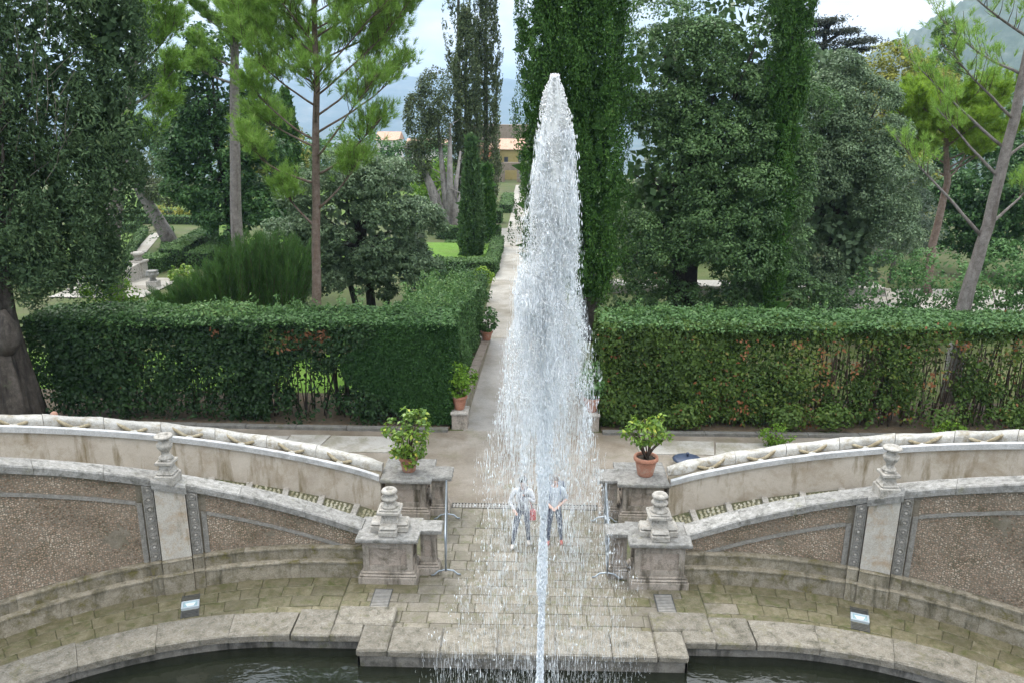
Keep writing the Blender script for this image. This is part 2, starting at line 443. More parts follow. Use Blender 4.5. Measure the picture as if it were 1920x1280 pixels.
# ------------------------------------------------------------------ ground, one sheet with the pool left open
def z_ground(x, y):
    z = -0.04
    if y > 47: z -= 0.025 * (min(y, 160) - 47)
    d = math.hypot(x, y)
    if d > 170: z -= 0.13 * (min(d, 1700) - 170)
    return z
SEG = 128
def stadium(R, hx, cy, k):
    t = 2 * math.pi * k / SEG
    c, s_ = math.cos(t), math.sin(t)
    return (math.copysign(hx, c) * min(1, abs(c) * 40) + R * c, cy + R * s_)
mb = MB()
radii = [7.05, 7.6, 9, 11, 13, 16, 20, 25, 31, 38, 47, 58, 70, 85, 105, 130, 160, 200, 260, 400, 700, 1200, 2000, 4000, 9000]
gv = []
for R in radii:
    for k in range(SEG):
        x, y = stadium(R, 4.4, 6.2, k); gv.append((x, y, z_ground(x, y)))
gf = []
for i in range(len(radii) - 1):
    for k in range(SEG):
        j = (k + 1) % SEG
        gf.append((i * SEG + k, i * SEG + j, (i + 1) * SEG + j, (i + 1) * SEG + k))
mb.add(gv, gf)
M['ground'] = stone('garden_earth_and_grass', [(.045, .06, .018), (.07, .095, .025), (.11, .11, .05)], .35, rough=.95, bump=.4, blotch=(.10, .085, .05), blotch_amt=.45, blotch_scale=.12, fine=8)
tag(mb.build('ground', M['ground']), kind='structure')

M['lawn'] = stone('bright_lawn', [(.075, .15, .022), (.11, .21, .03), (.14, .25, .05)], 1.5, rough=.9, bump=.5, blotch=(.13, .17, .05), blotch_amt=.3, blotch_scale=.3, fine=20, spec=.15)

# ------------------------------------------------------------------ pool
M['water'], nd, lk, out = nodes_of('dark_pool_water')
p = nd.new('ShaderNodeBsdfPrincipled'); p.inputs['Base Color'].default_value = (.012, .014, .009, 1)
p.inputs['Roughness'].default_value = .03; p.inputs['IOR'].default_value = 1.4; p.inputs['Specular IOR Level'].default_value = .9
tc = nd.new('ShaderNodeTexCoord')
mp_ = nd.new('ShaderNodeMapping'); mp_.inputs['Scale'].default_value = (1, 1.9, 1); lk.new(tc.outputs['Object'], mp_.inputs['Vector'])
n1 = noise(nd, lk, mp_.outputs[0], 1.5, 2, .5, 1.0); n2 = noise(nd, lk, mp_.outputs[0], 7, 2, .5, .5)
ad = nd.new('ShaderNodeMath'); ad.operation = 'MULTIPLY_ADD'; ad.inputs[1].default_value = .25
lk.new(n2.outputs['Fac'], ad.inputs[0]); lk.new(n1.outputs['Fac'], ad.inputs[2])
bp = nd.new('ShaderNodeBump'); bp.inputs['Strength'].default_value = .28; bp.inputs['Distance'].default_value = .06
lk.new(ad.outputs[0], bp.inputs['Height']); lk.new(bp.outputs[0], p.inputs['Normal']); lk.new(p.outputs[0], out.inputs[0])
mb = MB()
wv = [(0, 6.2, -.24)] + [(*stadium(6.82, 4.4, 6.2, k), -.24) for k in range(SEG)]
mb.add(wv, [(0, 1 + k, 1 + (k + 1) % SEG) for k in range(SEG)])
tag(mb.build('pool_water', M['water']), kind='structure')
M['poolwall'] = stone('pool_wall_stone', [(.10, .092, .075), (.2, .185, .16), (.3, .28, .25)], 3, bump=.3, blotch=(.04, .038, .03), blotch_amt=.5, blotch_scale=1.2, streak=(.035, .033, .028), streak_amt=.55, moss=(.1, .1, .04), moss_amt=.2)
mb = MB()
v = []
for z, R in ((.0, 6.84), (-.05, 6.8), (-.3, 6.8), (-1.2, 6.8)):
    v += [(*stadium(R, 4.4, 6.2, k), z) for k in range(SEG)]
mb.add(v, [(i * SEG + k, i * SEG + (k + 1) % SEG, (i + 1) * SEG + (k + 1) % SEG, (i + 1) * SEG + k) for i in range(3) for k in range(SEG)], 0, True)
basin = empty('pool_basin', (0, 6.2, 0), 'long oval fountain pool with a pale weathered stone rim', 'pool')
mb.build('pool_wall', M['poolwall'], basin)
def pool_pt(s, t, R): return (s * (4.4 + R * math.sin(t)), 6.2 + R * math.cos(t))
def coping_block(s, t0, t1, R0, R1, z0=-.02, z1=.13, n=4):
    mb = MB(); v, F = [], []
    e = .0009
    prof = [(R0, z0), (R0, z1 - .025), (R0 + .025, z1), (R1 - .025, z1), (R1, z1 - .025), (R1, z0)]
    j1, j2 = rnd.uniform(-.015, .015), rnd.uniform(-.02, .02)
    for i in range(n + 1):
        t = t0 + .0005 + (t1 - t0 - .001) * i / n
        for m_, (R, z) in enumerate(prof):
            x, y = pool_pt(s, t, R + (j1 if m_ < 3 else j2) + rnd.uniform(-.008, .008)); v.append((x, y, z + rnd.uniform(-.004, .004)))
    k = 6
    for i in range(n):
        for j in range(k):
            q = [i * k + j, i * k + (j + 1) % k, (i + 1) * k + (j + 1) % k, (i + 1) * k + j]
            F.append(q if s > 0 else q[::-1])
    F.append(list(range(k))); F.append(list(range(n * k, n * k + k)))
    mb.add(v, F)
    return mb
for s in (-1, 1):
    ts = [0.0, .17, .36, .55, .75, .93, 1.13, 1.35, 1.6, 1.9, 2.3, 2.7, 3.14]
    for i in range(len(ts) - 1):
        coping_block(s, ts[i], ts[i + 1], 6.68, 7.42).build('coping_stone', M['pool_coping'], basin)
    x = s
    MB().box(s * 3.64, s * 4.38, 12.87, 13.70, -.02, .135, .025, jit=.006).build('coping_stone', M['pool_coping'], basin)
    MB().box(s * 2.50, s * 3.63, 13.245, 13.83, -.02, .14, .025, jit=.006).build('coping_stone', M['pool_coping'], basin)
    MB().box(s * 3.055, s * 3.635, 12.88, 13.24, -.02, .137, .02, jit=.005).build('coping_stone', M['pool_coping'], basin)
    MB().box(s * 2.49, s * 3.05, 12.46, 13.235, -.02, .13, .03, jit=.008).build('coping_stone', M['pool_coping'], basin)
xs = [-2.48, -1.5, -.45, .62, 1.66, 2.48]
for i in range(5):
    MB().box(xs[i] + .004, xs[i + 1] - .004, 12.46, 13.22, -.02, .125 + rnd.uniform(-.006, .006), .025, jit=.006).build('coping_stone', M['pool_coping'], basin)
for (x0, x1, y0, y1) in ((-3.04, 3.04, 12.50, 12.56), (-3.04, -2.98, 12.5, 13.0), (2.98, 3.04, 12.5, 13.0)):
    MB().box(x0, x1, y0, y1, -1.1, -.02, .01).build('pool_wall', M['poolwall'], basin)
MB().box(-2.9, 2.9, 12.56, 13.0, -1.1, -.03).build('pool_wall', M['poolwall'], basin)
# ------------------------------------------------------------------ court paving: slabs as single pieces on a mossy bed
paving = MB()
v = []; F = []
NB = 60
for s in (-1, 1):
    o = len(v)
    for i in range(NB + 1):
        a = 13.0 * i / NB
        for R in (7.0 if a > 3 else 6.3, 11.95 if a < 3.45 else 8.7):
            x, y, _ = P(s, a, R, 0); v.append((x, y, -.022))
    for i in range(NB):
        q = [o + 2 * i, o + 2 * i + 1, o + 2 * i + 3, o + 2 * i + 2]
        F.append(q if s < 0 else q[::-1])
paving.add(v, F)
plaza = paving.build('plaza_floor', M['bed'])
tag(plaza, kind='structure')
def slab_quad(c4, z, mat):
    """c4: outline points (x, y) in order; a slab with a small worn bevel"""
    mb = MB(); n = len(c4)
    cx = sum(p[0] for p in c4) / n; cy = sum(p[1] for p in c4) / n
    def ins(p, d):
        vx, vy = cx - p[0], cy - p[1]; L = math.hypot(vx, vy); return (p[0] + vx / L * d, p[1] + vy / L * d)
    tz = [z + rnd.uniform(-.003, .003) for _ in c4]
    v = [(*p, -.05) for p in c4] + [(*p, t - .008) for p, t in zip(c4, tz)] + [(*ins(p, .012), t) for p, t in zip(c4, tz)]
    F = [tuple(range(2 * n, 3 * n))]
    for r in (0, 1):
        for i in range(n):
            j = (i + 1) % n; F.append((r * n + i, r * n + j, (r + 1) * n + j, (r + 1) * n + i))
    mb.add(v, F)
    return mb.build('paving_slab', mat, plaza)
def slab_row(s0, a_edges, R0, R1, mat, side):
    g = .0055; base = mat
    for a0, a1 in zip(a_edges[:-1], a_edges[1:]):
        pts = []
        am = abs(a0 + a1) / 2                       # moss takes over gradually away from the passage
        mat = M['slab_green'] if rnd.random() < min(1, max(0, (am - 1.9) / 2.6)) else M['slab']
        if side == 0:
            pts = [(a0 + g, CY + R0 + g), (a1 - g, CY + R0 + g), (a1 - g, CY + R1 - g), (a0 + g, CY + R1 - g)]
        else:
            n = 3
            pts = [P(side, a0 + g + (a1 - a0 - 2 * g) * i / n, R0 + g, 0)[:2] for i in range(n + 1)] + \
                  [P(side, a1 - g - (a1 - a0 - 2 * g) * i / n, R1 - g, 0)[:2] for i in range(n + 1)]
            if side < 0: pts = pts[::-1]
        slab_quad(pts, rnd.uniform(-.006, .004), mat)
def edges(a, b, lo, hi):
    e = [a]
    while e[-1] < b - hi * .9: e.append(e[-1] + rnd.uniform(lo, hi))
    if b - e[-1] < lo * .55 and len(e) > 1: e[-1] = b
    else: e.append(b)
    return e
R = 6.80
while R < 8.55:                                    # in front of the pedestals
    d = rnd.uniform(.27, .38)
    R1 = R + d if R + d < 8.4 else 8.66
    slab_row(0, edges(-3.7, 3.7, .34, .66), R, R1, M['slab'], 0)
    R = R1
while R < 11.8:                                    # passage between the pedestals
    d = rnd.uniform(.3, .42)
    R1 = R + d if R + d < 11.5 else 11.86
    slab_row(0, edges(-2.05, 2.05, .32, .6), R, R1, M['slab'], 0)
    R = R1
for s in (-1, 1):                                  # curved walks beside the pool
    R = 7.15
    for d in (.42, .36, .36, .36):
        slab_row(0, edges(3.71, 11.2, .4, .8), R, R + d, M['slab_green'], s)
        R += d

# apron behind the drain, cross walk and axial path: sheets a few millimetres apart
def sheet(name, pts, z, mat, kind='structure', parent=None):
    mb = MB(); mb.add([(*p, z) for p in pts], [tuple(range(len(pts)))])
    o = mb.build(name, mat, parent)
    if kind and parent is None: tag(o, kind=kind)
    return o
v = []; F = []
mb = MB()
NA = 40
for s in (-1, 1):
    o = len(v)
    for i in range(NA + 1):
        a = 3.3 + 11 * i / NA
        x, y, _ = P(s, a, 11.88, 0)
        xo = s * (3.3 + 24 * i / NA)
        v.append((x, max(y, 12.5), -.012)); v.append((xo, 23.42, -.012))
    for i in range(NA):
        q = [o + 2 * i, o + 2 * i + 1, o + 2 * i + 3, o + 2 * i + 2]; F.append(q if s < 0 else q[::-1])
mb.add(v, F)
mb.add([(-3.3, 18.26, -.012), (3.3, 18.26, -.012), (3.3, 23.42, -.012), (-3.3, 23.42, -.012)], [(0, 1, 2, 3)])
tag(mb.build('cross_walk', M['apron']), kind='structure')
sheet('path', [(-1.95, 23.43), (1.95, 23.43), (2.0, 34.2), (-2.0, 34.2)], -.016, M['wetpath'])
sheet('path', [(-2.1, 34.21), (2.1, 34.21), (2.1, 47.0), (-2.1, 47.0)], -.016, M['path'])
mb = MB()
ys = [47, 52, 58, 64, 66, 73, 75, 82, 90, 100, 115, 130, 150]
hw = [2.1, 1.9, 1.9, 1.9, 7.0, 7.0, 1.9, 1.9, 1.9, 2.0, 2.2, 2.2, 2.2]
v = []
for y, h in zip(ys, hw): v += [(-h, y, z_ground(0, y) + .03), (h, y, z_ground(0, y) + .03)]
mb.add(v, [(2 * i, 2 * i + 1, 2 * i + 3, 2 * i + 2) for i in range(len(ys) - 1)])
M['palepath'] = stone('pale_gravel_path', [(.26, .24, .205), (.345, .325, .285), (.42, .40, .36)], 1.2, rough=.85, bump=.15, blotch=(.23, .205, .165), blotch_amt=.5, blotch_scale=.4)
tag(mb.build('path', M['palepath']), kind='structure')

# pale concrete panels of the cross walk in front of the hedges
pw = empty('walkway_strip', (0, 22.3, 0), kind='structure')
for s, xs_ in ((-1, [3.9, 6.2, 7.3, 9.4, 11.8, 14.4, 17.2]), (1, [3.4, 5.6, 8.1, 10.0, 12.6, 15.4, 18.2])):
    sks = [rnd.uniform(-.25, .25) for _ in xs_]
    for i in range(len(xs_) - 1):
        y0 = 21.55 + rnd.uniform(-.1, .1) + (.25 if s > 0 else 0); y1 = 22.75 + rnd.uniform(-.08, .08)
        mbp = MB()
        c = [(s * (xs_[i] + .02), y0), (s * (xs_[i + 1] - .02), y0), (s * (xs_[i + 1] - .02) + sks[i + 1], y1), (s * (xs_[i] + .02) + sks[i], y1)]
        if s < 0: c = c[::-1]
        mbp.add([(*p, -.03) for p in c] + [(*p, .012) for p in c], [(4, 5, 6, 7), (0, 1, 5, 4), (1, 2, 6, 5), (2, 3, 7, 6), (3, 0, 4, 7)])
        mbp.build('concrete_panel', M['concrete'], pw)
for s in (-1, 1):
    k0 = 2.42
    kb = empty('kerb', (s * 10, 23.4, 0), kind='structure')
    for i in range(10):
        MB().box(s * (k0 + 1.6 * i + .006), s * (k0 + 1.6 * (i + 1) - .006), 23.24 + .012 * i, 23.44 + .012 * i, -.05, .10 + rnd.uniform(-.008, .008), .015).build('kerb_stone', M['kerb'], kb)
    sheet('planting_bed', [(s * 2.4, 23.45), (s * 19, 23.62), (s * 19, 26.6), (s * 2.4, 26.6)][::s], .03, M['dirt'])

# ------------------------------------------------------------------ ramps: pebbled inner wall, stairs, plastered outer wall with water channel
A_PED, A_END = 3.42, 12.6
PIER0, PIER1 = 6.76, 7.80
side_txt = {-1: 'beneath the big dark cypress', 1: 'towards the leaning pine'}
for s in (-1, 1):
    wall = empty('retaining_wall', P(s, 5.5, 8.8, 0), 'curved pebble-covered retaining wall of the stair ramp ' + side_txt[s], 'wall', 'pebbled ramp walls')
    mb = MB()
    sweep(mb, s, A_PED, A_END, 44, [(8.80, .3, 0), (8.80, -.005, 1), (9.14, -.005, 1), (9.14, -.1, 0), (8.8, -.1, 0)], z_cop)
    mb.build('wall_core', M['mortar'], wall)
    # two plinth courses
    for nm, R0, z0, z1, lens in (('plinth_stone', 8.60, -.05, .40, 1.55), ('plinth_stone', 8.70, .402, .68, 1.15)):
        for b0, b1 in ((A_PED, PIER0 - .002), (PIER1 + .002, A_END)):
            e = edges(b0, b1, lens * .75, lens * 1.25)
            for a0, a1 in zip(e[:-1], e[1:]):
                mb = MB(); n = max(2, int((a1 - a0) / .3))
                sweep(mb, s, a0, a1, n, [(R0, z0, 0), (R0, z1 - .05, 0), (R0 - .03, z1 - .045, 0), (R0 - .03, z1 - .012, 0), (R0, z1, 0), (8.81, z1 + .01, 0), (8.81, z0, 0)], None, gap=.002, jit=.002)
                mb.build(nm, M['plinth'], wall)
    # pier
    pier = MB()
    for (R0, z0, z1, x0, x1) in ((8.50, -.05, .44, PIER0 + .22, PIER1 - .22), (8.57, .443, .73, PIER0 + .23, PIER1 - .23)):
        sweep(pier, s, x0, x1, 4, [(R0, z0, 0), (R0, z1 - .03, 0), (R0 - .02, z1 - .02, 0), (R0, z1, 0), (8.8, z1, 0), (8.8, z0, 0)], jit=.002)
    for x0, x1 in ((PIER0, PIER0 + .215), (PIER1 - .215, PIER1)):
        for (R0, z0, z1) in ((8.55, -.05, .435), (8.62, .438, .72)):
            sweep(pier, s, x0, x1, 2, [(R0, z0, 0), (R0, z1 - .03, 0), (R0 - .02, z1 - .02, 0), (R0, z1, 0), (8.8, z1, 0), (8.8, z0, 0)], jit=.002)
    pier.build('pier_base', M['plinth'], wall)
    mb = MB()
    sweep(mb, s, PIER0 + .235, PIER1 - .235, 6, [(8.63, .735, 0), (8.63, -.02, 1), (8.8, -.02, 1), (8.8, .735, 0)], z_cop)
    mb.build('pier_panel', M['pier'], wall)
    for x0, x1 in ((PIER0 + .012, PIER0 + .215), (PIER1 - .215, PIER1 - .012)):
        mb = MB()
        sweep(mb, s, x0, x1, 3, [(8.70, .725, 0), (8.70, -.02, 1), (8.8, -.02, 1), (8.8, .725, 0)], z_cop)
        for e0, e1 in ((x0, x0 + .018), (x1 - .018, x1)):
            sweep(mb, s, e0, e1, 1, [(8.685, .727, 0), (8.685, -.022, 1), (8.70, -.022, 1), (8.70, .727, 0)], z_cop)
        strip = mb.build('rosette_strip', M['greystone'], wall)
        am = (x0 + x1) / 2
        zt = z_cop(am) - .1; nros = 8
        for k in range(nros):
            zc = .83 + (zt - .83) * k / (nros - 1)
            c = Vector(P(s, am, 8.70, zc)); nr = (Vector((s * CX, CY, zc)) - c).normalized()
            u = Vector((0, 0, 1)); w = nr.cross(u)
            mb = MB(); vv = []; ff = []
            ringp = [(.078, .0), (.075, .02), (.06, .022), (.052, .006), (.03, .006), (.027, .026), (.012, .034)]
            n = 10
            for r, h in ringp:
                for q in range(n):
                    t = 2 * math.pi * q / n
                    vv.append(c + u * (r * math.cos(t)) + w * (r * math.sin(t)) + nr * h)
            for i in range(len(ringp) - 1):
                for q in range(n):
                    q2 = (q + 1) % n; ff.append((i * n + q, i * n + q2, (i + 1) * n + q2, (i + 1) * n + q))
            ff.append(tuple(range((len(ringp) - 1) * n, len(ringp) * n)))
            mb.add(vv, ff[:-n - 1], 0, False); mb.add(vv, ff[-n - 1:], 1, False)
            mb.build('rosette', [M['greystone'], M['marble']], strip)
    # sloping band that divides the pebbles, and thin margins
    def z_band(a): return z_cop(a) - .46
    for b0, b1 in ((3.86, PIER0 - .13), (PIER1 + .13, A_END)):
        mb = MB(); sweep(mb, s, b0, b1, 20, [(8.765, -.035, 1), (8.765, .035, 1), (8.80, .035, 1), (8.80, -.035, 1)], z_band, jit=.003)
        mb.build('dividing_band', M['greystone'], wall)
    for b0, b1 in ((PIER0 - .12, PIER0 - .02), (PIER1 + .02, PIER1 + .12)):
        mb = MB(); sweep(mb, s, b0, b1, 2, [(8.77, .68, 0), (8.77, -.45, 1), (8.80, -.45, 1), (8.80, .68, 0)], z_cop, jit=.002)
        mb.build('pier_margin', M['greystone'], wall)
    # pebbles
    pp, nn, ss = [], [], []
    sp = .041
    for i in range(int((A_END - 3.5) / sp)):
        a0 = 3.5 + i * sp
        if PIER0 - .12 < a0 < PIER1 + .12: continue
        zt, zb = z_cop(a0) - .02, z_band(a0)
        nz = int((zt - .72) / sp)
        for k in range(nz):
            z = .71 + k * sp + (sp / 2 if i % 2 else 0) + rnd.uniform(-.012, .012)
            a = a0 + rnd.uniform(-.012, .012)
            if abs(z - zb) < .05 and a > 3.86: continue
            c = P(s, a, 8.80, z)
            pp.append(c); t = max(0, (a - CX) / 8.8)
            nn.append((-s * math.sin(t), -math.cos(t), 0)); ss.append(rnd.uniform(.034, .052))
    # a bare patch where pebbles have fallen off
    pa = Vector(P(s, 8.35, 8.8, 1.35))
    pb = Vector(P(s, 9.3, 8.8, 2.25)); pc = Vector(P(s, 5.4, 8.8, .95))
    keep = [i for i in range(len(pp)) if (s > 0 or (Vector(pp[i]) - pa).length > .22 + .08 * math.sin(i)) and (s < 0 or (Vector(pp[i]) - pb).length > .16 + .07 * math.sin(i)) and (Vector(pp[i]) - pc).length > .09 + .05 * math.sin(i * 1.7) and rnd.random() > .012]
    link('pebbles', pebble_mesh('pebbles', [pp[i] for i in keep], [nn[i] for i in keep], [ss[i] for i in keep], M['pebble']), wall, 'stuff')
    # coping stones
    e = edges(A_PED + .02, A_END, .95, 1.35)
    for a0, a1 in zip(e[:-1], e[1:]):
        mb = MB(); n = 5; dr = rnd.uniform(-.012, .012)
        sweep(mb, s, a0, a1, n, [(8.70 + dr, 0, 1), (8.69 + dr, .135, 1), (8.715 + dr, .165, 1), (9.13, .17, 1), (9.15, .15, 1), (9.15, 0, 1)], z_cop, gap=.003, jit=.004)
        mb.build('coping_stone', M['coping'], wall)
    mb = MB(); sweep(mb, s, PIER0 + .2, PIER1 - .2, 4, [(8.58, -.01, 1), (8.57, .13, 1), (8.60, .172, 1), (9.0, .178, 1), (9.0, -.01, 1)], z_cop, jit=.003)
    mb.build('pier_coping', M['coping'], wall)
    # stairs: long cobbled treads with stone nosings
    st = empty('stair_ramp', P(s, 4.5, 10.2, 0), 'curved cobbled stair with pale stone nosings ' + side_txt[s], 'stairs', 'cobbled stair ramps')
    mb = MB(); sweep(mb, s, 3.0, A_END, 40, [(9.15, -.03, 1), (11.21, -.03, 1), (11.21, -.15, 0), (9.15, -.15, 0)], z_tread)
    mb.build('stair_bed', M['bed'], st)
    a = 3.35
    nos = []
    while a < A_END - .3:
        mb = MB(); mb_z = z_tread(a) + .035
        c4 = [P(s, a, 9.16, 0), P(s, a + .11, 9.16, 0), P(s, a + .11, 11.2, 0), P(s, a, 11.2, 0)]
        v = [(p[0], p[1], mb_z - .2) for p in c4] + [(p[0], p[1], mb_z + rnd.uniform(-.004, .004)) for p in c4]
        mb.add(v, [(4, 5, 6, 7), (0, 1, 5, 4), (1, 2, 6, 5), (2, 3, 7, 6), (3, 0, 4, 7)])
        mb.build('step_nosing', M['marble'], st); nos.append(a)
        a += .66
    pp, nn, ss = [], [], []
    sp = .082
    for i in range(int((A_END - 3.3) / sp)):
        for k in range(25):
            a = 3.3 + i * sp + rnd.uniform(-.015, .015); R = 9.2 + k * sp * 1.0 + rnd.uniform(-.015, .015)
            if R > 11.16 or any(-.05 < a - q < .16 for q in nos): continue
            pp.append(P(s, a, R, z_tread(a) - .03)); nn.append((0, 0, 1)); ss.append(rnd.uniform(.088, .108))
    link('cobbles', pebble_mesh('cobbles', pp, nn, ss, M['cobble'], .4), st, 'stuff')
    # outer wall
    ow = empty('channel_wall', P(s, 5.5, 11.5, 0), 'cream plastered ramp wall topped by a white water channel ' + side_txt[s], 'wall', 'channel-topped ramp walls')
    mb = MB(); sweep(mb, s, 3.50, A_END, 44, [(11.2, -.1, 0), (11.2, -.15, 1), (11.86, -.15, 1), (11.86, -.1, 0)], z_lip)
    mb.build('wall_body', M['plaster'], ow)
    mb = MB(); sweep(mb, s, 3.52, A_END, 44, [(11.2, -.152, 1), (11.13, -.14, 1), (11.12, -.012, 1), (11.135, 0, 1), (11.22, 0, 1), (11.23, -.012, 1), (11.24, -.10, 1), (11.28, -.148, 1)], z_lip)
    mb.build('channel_lip', M['lip'], ow)
    mb = MB(); sweep(mb, s, 3.52, A_END, 30, [(11.24, -.149, 1), (11.24, -.10, 1), (11.62, -.10, 1), (11.62, -.149, 1)], z_lip)
    mb.build('channel_bed', M['mortar'], ow)
    # white crusted back rail, waisted between the volutes
    k = 9; b0 = 3.52
    while b0 < A_END - .05:
        b1 = min(b0 + .88 + (.44 if b0 == 3.52 else 0), A_END); v, F = [], []; n = 16; dz = rnd.uniform(-.008, .008); dr = rnd.uniform(-.01, .01)
        for i in range(n + 1):
            a = b0 + .004 + (b1 - b0 - .008) * i / n
            w = .5 + .5 * math.cos((a - 3.52) / .88 * 2 * math.pi)
            Rc, hw_, hh = 11.74 - .07 * (1 - w) ** .6 + dr, .12 + .085 * (1 - w) ** .6, .10 + .04 * (1 - w)
            for j in range(k):
                t = math.pi * j / (k - 1); sq = .62
                v.append(P(s, a, Rc - hw_ * math.copysign(abs(math.cos(t)) ** sq, math.cos(t)) + rnd.uniform(-.004, .004), z_lip(a) - .10 + dz + (hh + .06) * math.sin(t) ** .5 + rnd.uniform(-.003, .003)))
        for i in range(n):
            for j in range(k - 1):
                q = [i * k + j, i * k + j + 1, (i + 1) * k + j + 1, (i + 1) * k + j]; F.append(q if s > 0 else q[::-1])
        F.append(list(range(k))); F.append(list(range(n * k, n * k + k)))
        mb = MB(); mb.add(v, F[:-2], 0, True); mb.add([v[i] for i in F[-2]], [tuple(range(k))]); mb.add([v[i] for i in F[-1]], [tuple(range(k))])
        mb.build('rail_block', M['whitecrust'], ow)
        b0 = b1
    a = 3.52 + .88
    while a < A_END - .4:
        c = Vector(P(s, a, 11.52, z_lip(a) - .075)); t = max(0, (a - CX) / 8.8)
        tx = Vector((s * math.cos(t), -math.sin(t), .33)); rd = Vector((-s * math.sin(t), -math.cos(t), 0))
        mb = MB()
        pts = [c + tx * d + rd * r + Vector((0, 0, h)) for d, r, h in ((-.44, -.10, .105), (-.33, -.04, .085), (-.22, .015, .05), (-.11, .045, .0), (-.04, .02, -.02), (.04, .02, -.02), (.11, .045, .0), (.22, .015, .05), (.33, -.04, .085), (.44, -.10, .105))]
        mb.tube(pts, [.012, .03, .042, .045, .03, .03, .045, .042, .03, .012], 8)
        mb.build('volute', M['volute'], ow)
        mb = MB()
        q = c + rd * .17 + Vector((0, 0, .0))
        mb.lathe([(0, -.06), (.09, -.03), (.10, .0), (.07, .035), (.02, .05), (0, .052)], q, 9)
        for kk in range(len(mb.v)):
            x, y, z = mb.v[kk]; mb.v[kk] = (x + rnd.uniform(-.014, .014), y + rnd.uniform(-.014, .014), z + rnd.uniform(-.008, .008))
        mb.build('lime_crust', M['whitecrust'], ow)
        a += .88

# ------------------------------------------------------------------ pedestals
def moulded(mbs, x0, x1, y0, y1, ztop, name_parent, mats, panel_sides=('front',), inset=.10):
    """stepped base, die with a sunk panel, cornice; x0<x1, y0<y1 is the outline of the base"""
    b = MB()
    b.box(x0, x1, y0, y1, -.04, .15, .012)
    b.box(x0 + .02, x1 - .02, y0 + .02, y1 - .02, .151, .205, .02)
    b.box(x0 + .055, x1 - .055, y0 + .055, y1 - .055, .206, .26, .018)
    b.build('pedestal_base', mats[0], name_parent)
    dx0, dx1, dy0, dy1 = x0 + inset, x1 - inset, y0 + inset, y1 - inset
    zb, zt = .261, ztop - .20
    d = MB(); d.box(dx0 + .045, dx1 - .045, dy0 + .045, dy1 - .045, zb, zt + .1)
    d.build('die', M['ped_panel'], name_parent)
    fr = MB()
    wv = min(.13, (dx1 - dx0) * .24)
    for (yy0, yy1) in ((dy0, dy0 + .0445), (dy1 - .0445, dy1)):
        fr.box(dx0, dx0 + wv, yy0, yy1, zb, zt, .004); fr.box(dx1 - wv, dx1, yy0, yy1, zb, zt, .004)
        fr.box(dx0 + wv + .001, dx1 - wv - .001, yy0, yy1, zb, zb + .13, .004); fr.box(dx0 + wv + .001, dx1 - wv - .001, yy0, yy1, zt - .11, zt, .004)
    wy = min(.13, (dy1 - dy0) * .24)
    for (xx0, xx1) in ((dx0 + .001, dx0 + .0445), (dx1 - .0445, dx1 - .001)):
        fr.box(xx0, xx1, dy0 + .046, dy0 + wy, zb, zt, .003); fr.box(xx0, xx1, dy1 - wy, dy1 - .046, zb, zt, .003)
        fr.box(xx0, xx1, dy0 + wy + .001, dy1 - wy - .001, zb, zb + .13, .003); fr.box(xx0, xx1, dy0 + wy + .001, dy1 - wy - .001, zt - .11, zt, .003)
    fr.build('panel_frame', mats[0], name_parent)
    c = MB(); c.box(dx0 - .01, dx1 + .01, dy0 - .01, dy1 + .01, zt + .001, zt + .05, .012); c.box(dx0 - .045, dx1 + .045, dy0 - .045, dy1 + .045, zt + .051, ztop - .082, .015)
    c.build('cornice', mats[0], name_parent)

def rough_slab(outline, z0, z1, mat, parent, amp=.012):
    """flat top slab with a chipped, uneven edge"""
    pts = []
    n = len(outline)
    for i in range(n):
        p, q = Vector(outline[i]), Vector(outline[(i + 1) % n])
        m = max(1, int((q - p).length / .12))
        for k in range(m): 
            r = p.lerp(q, k / m); j = amp if k else amp * .4
            pts.append((r.x + rnd.uniform(-j, j), r.y + rnd.uniform(-j, j)))
    n = len(pts); mb = MB()
    cx = sum(p[0] for p in pts) / n; cy = sum(p[1] for p in pts) / n
    ins = lambda p, d: (p[0] + (cx - p[0]) * d, p[1] + (cy - p[1]) * d)
    v = [(*ins(p, .015), z0) for p in pts] + [(*p, z0 + .02) for p in pts] + [(*p, z1 - .02 - rnd.uniform(0, .008)) for p in pts] + [(*ins(p, .02), z1 + rnd.uniform(-.004, .003)) for p in pts]
    F = [tuple(range(3 * n, 4 * n)), tuple(range(n))[::-1]]
    for r in range(3):
        for i in range(n): j = (i + 1) % n; F.append((r * n + i, r * n + j, (r + 1) * n + j, (r + 1) * n + i))
    mb.add(v, F); return mb.build('top_slab', mat, parent)

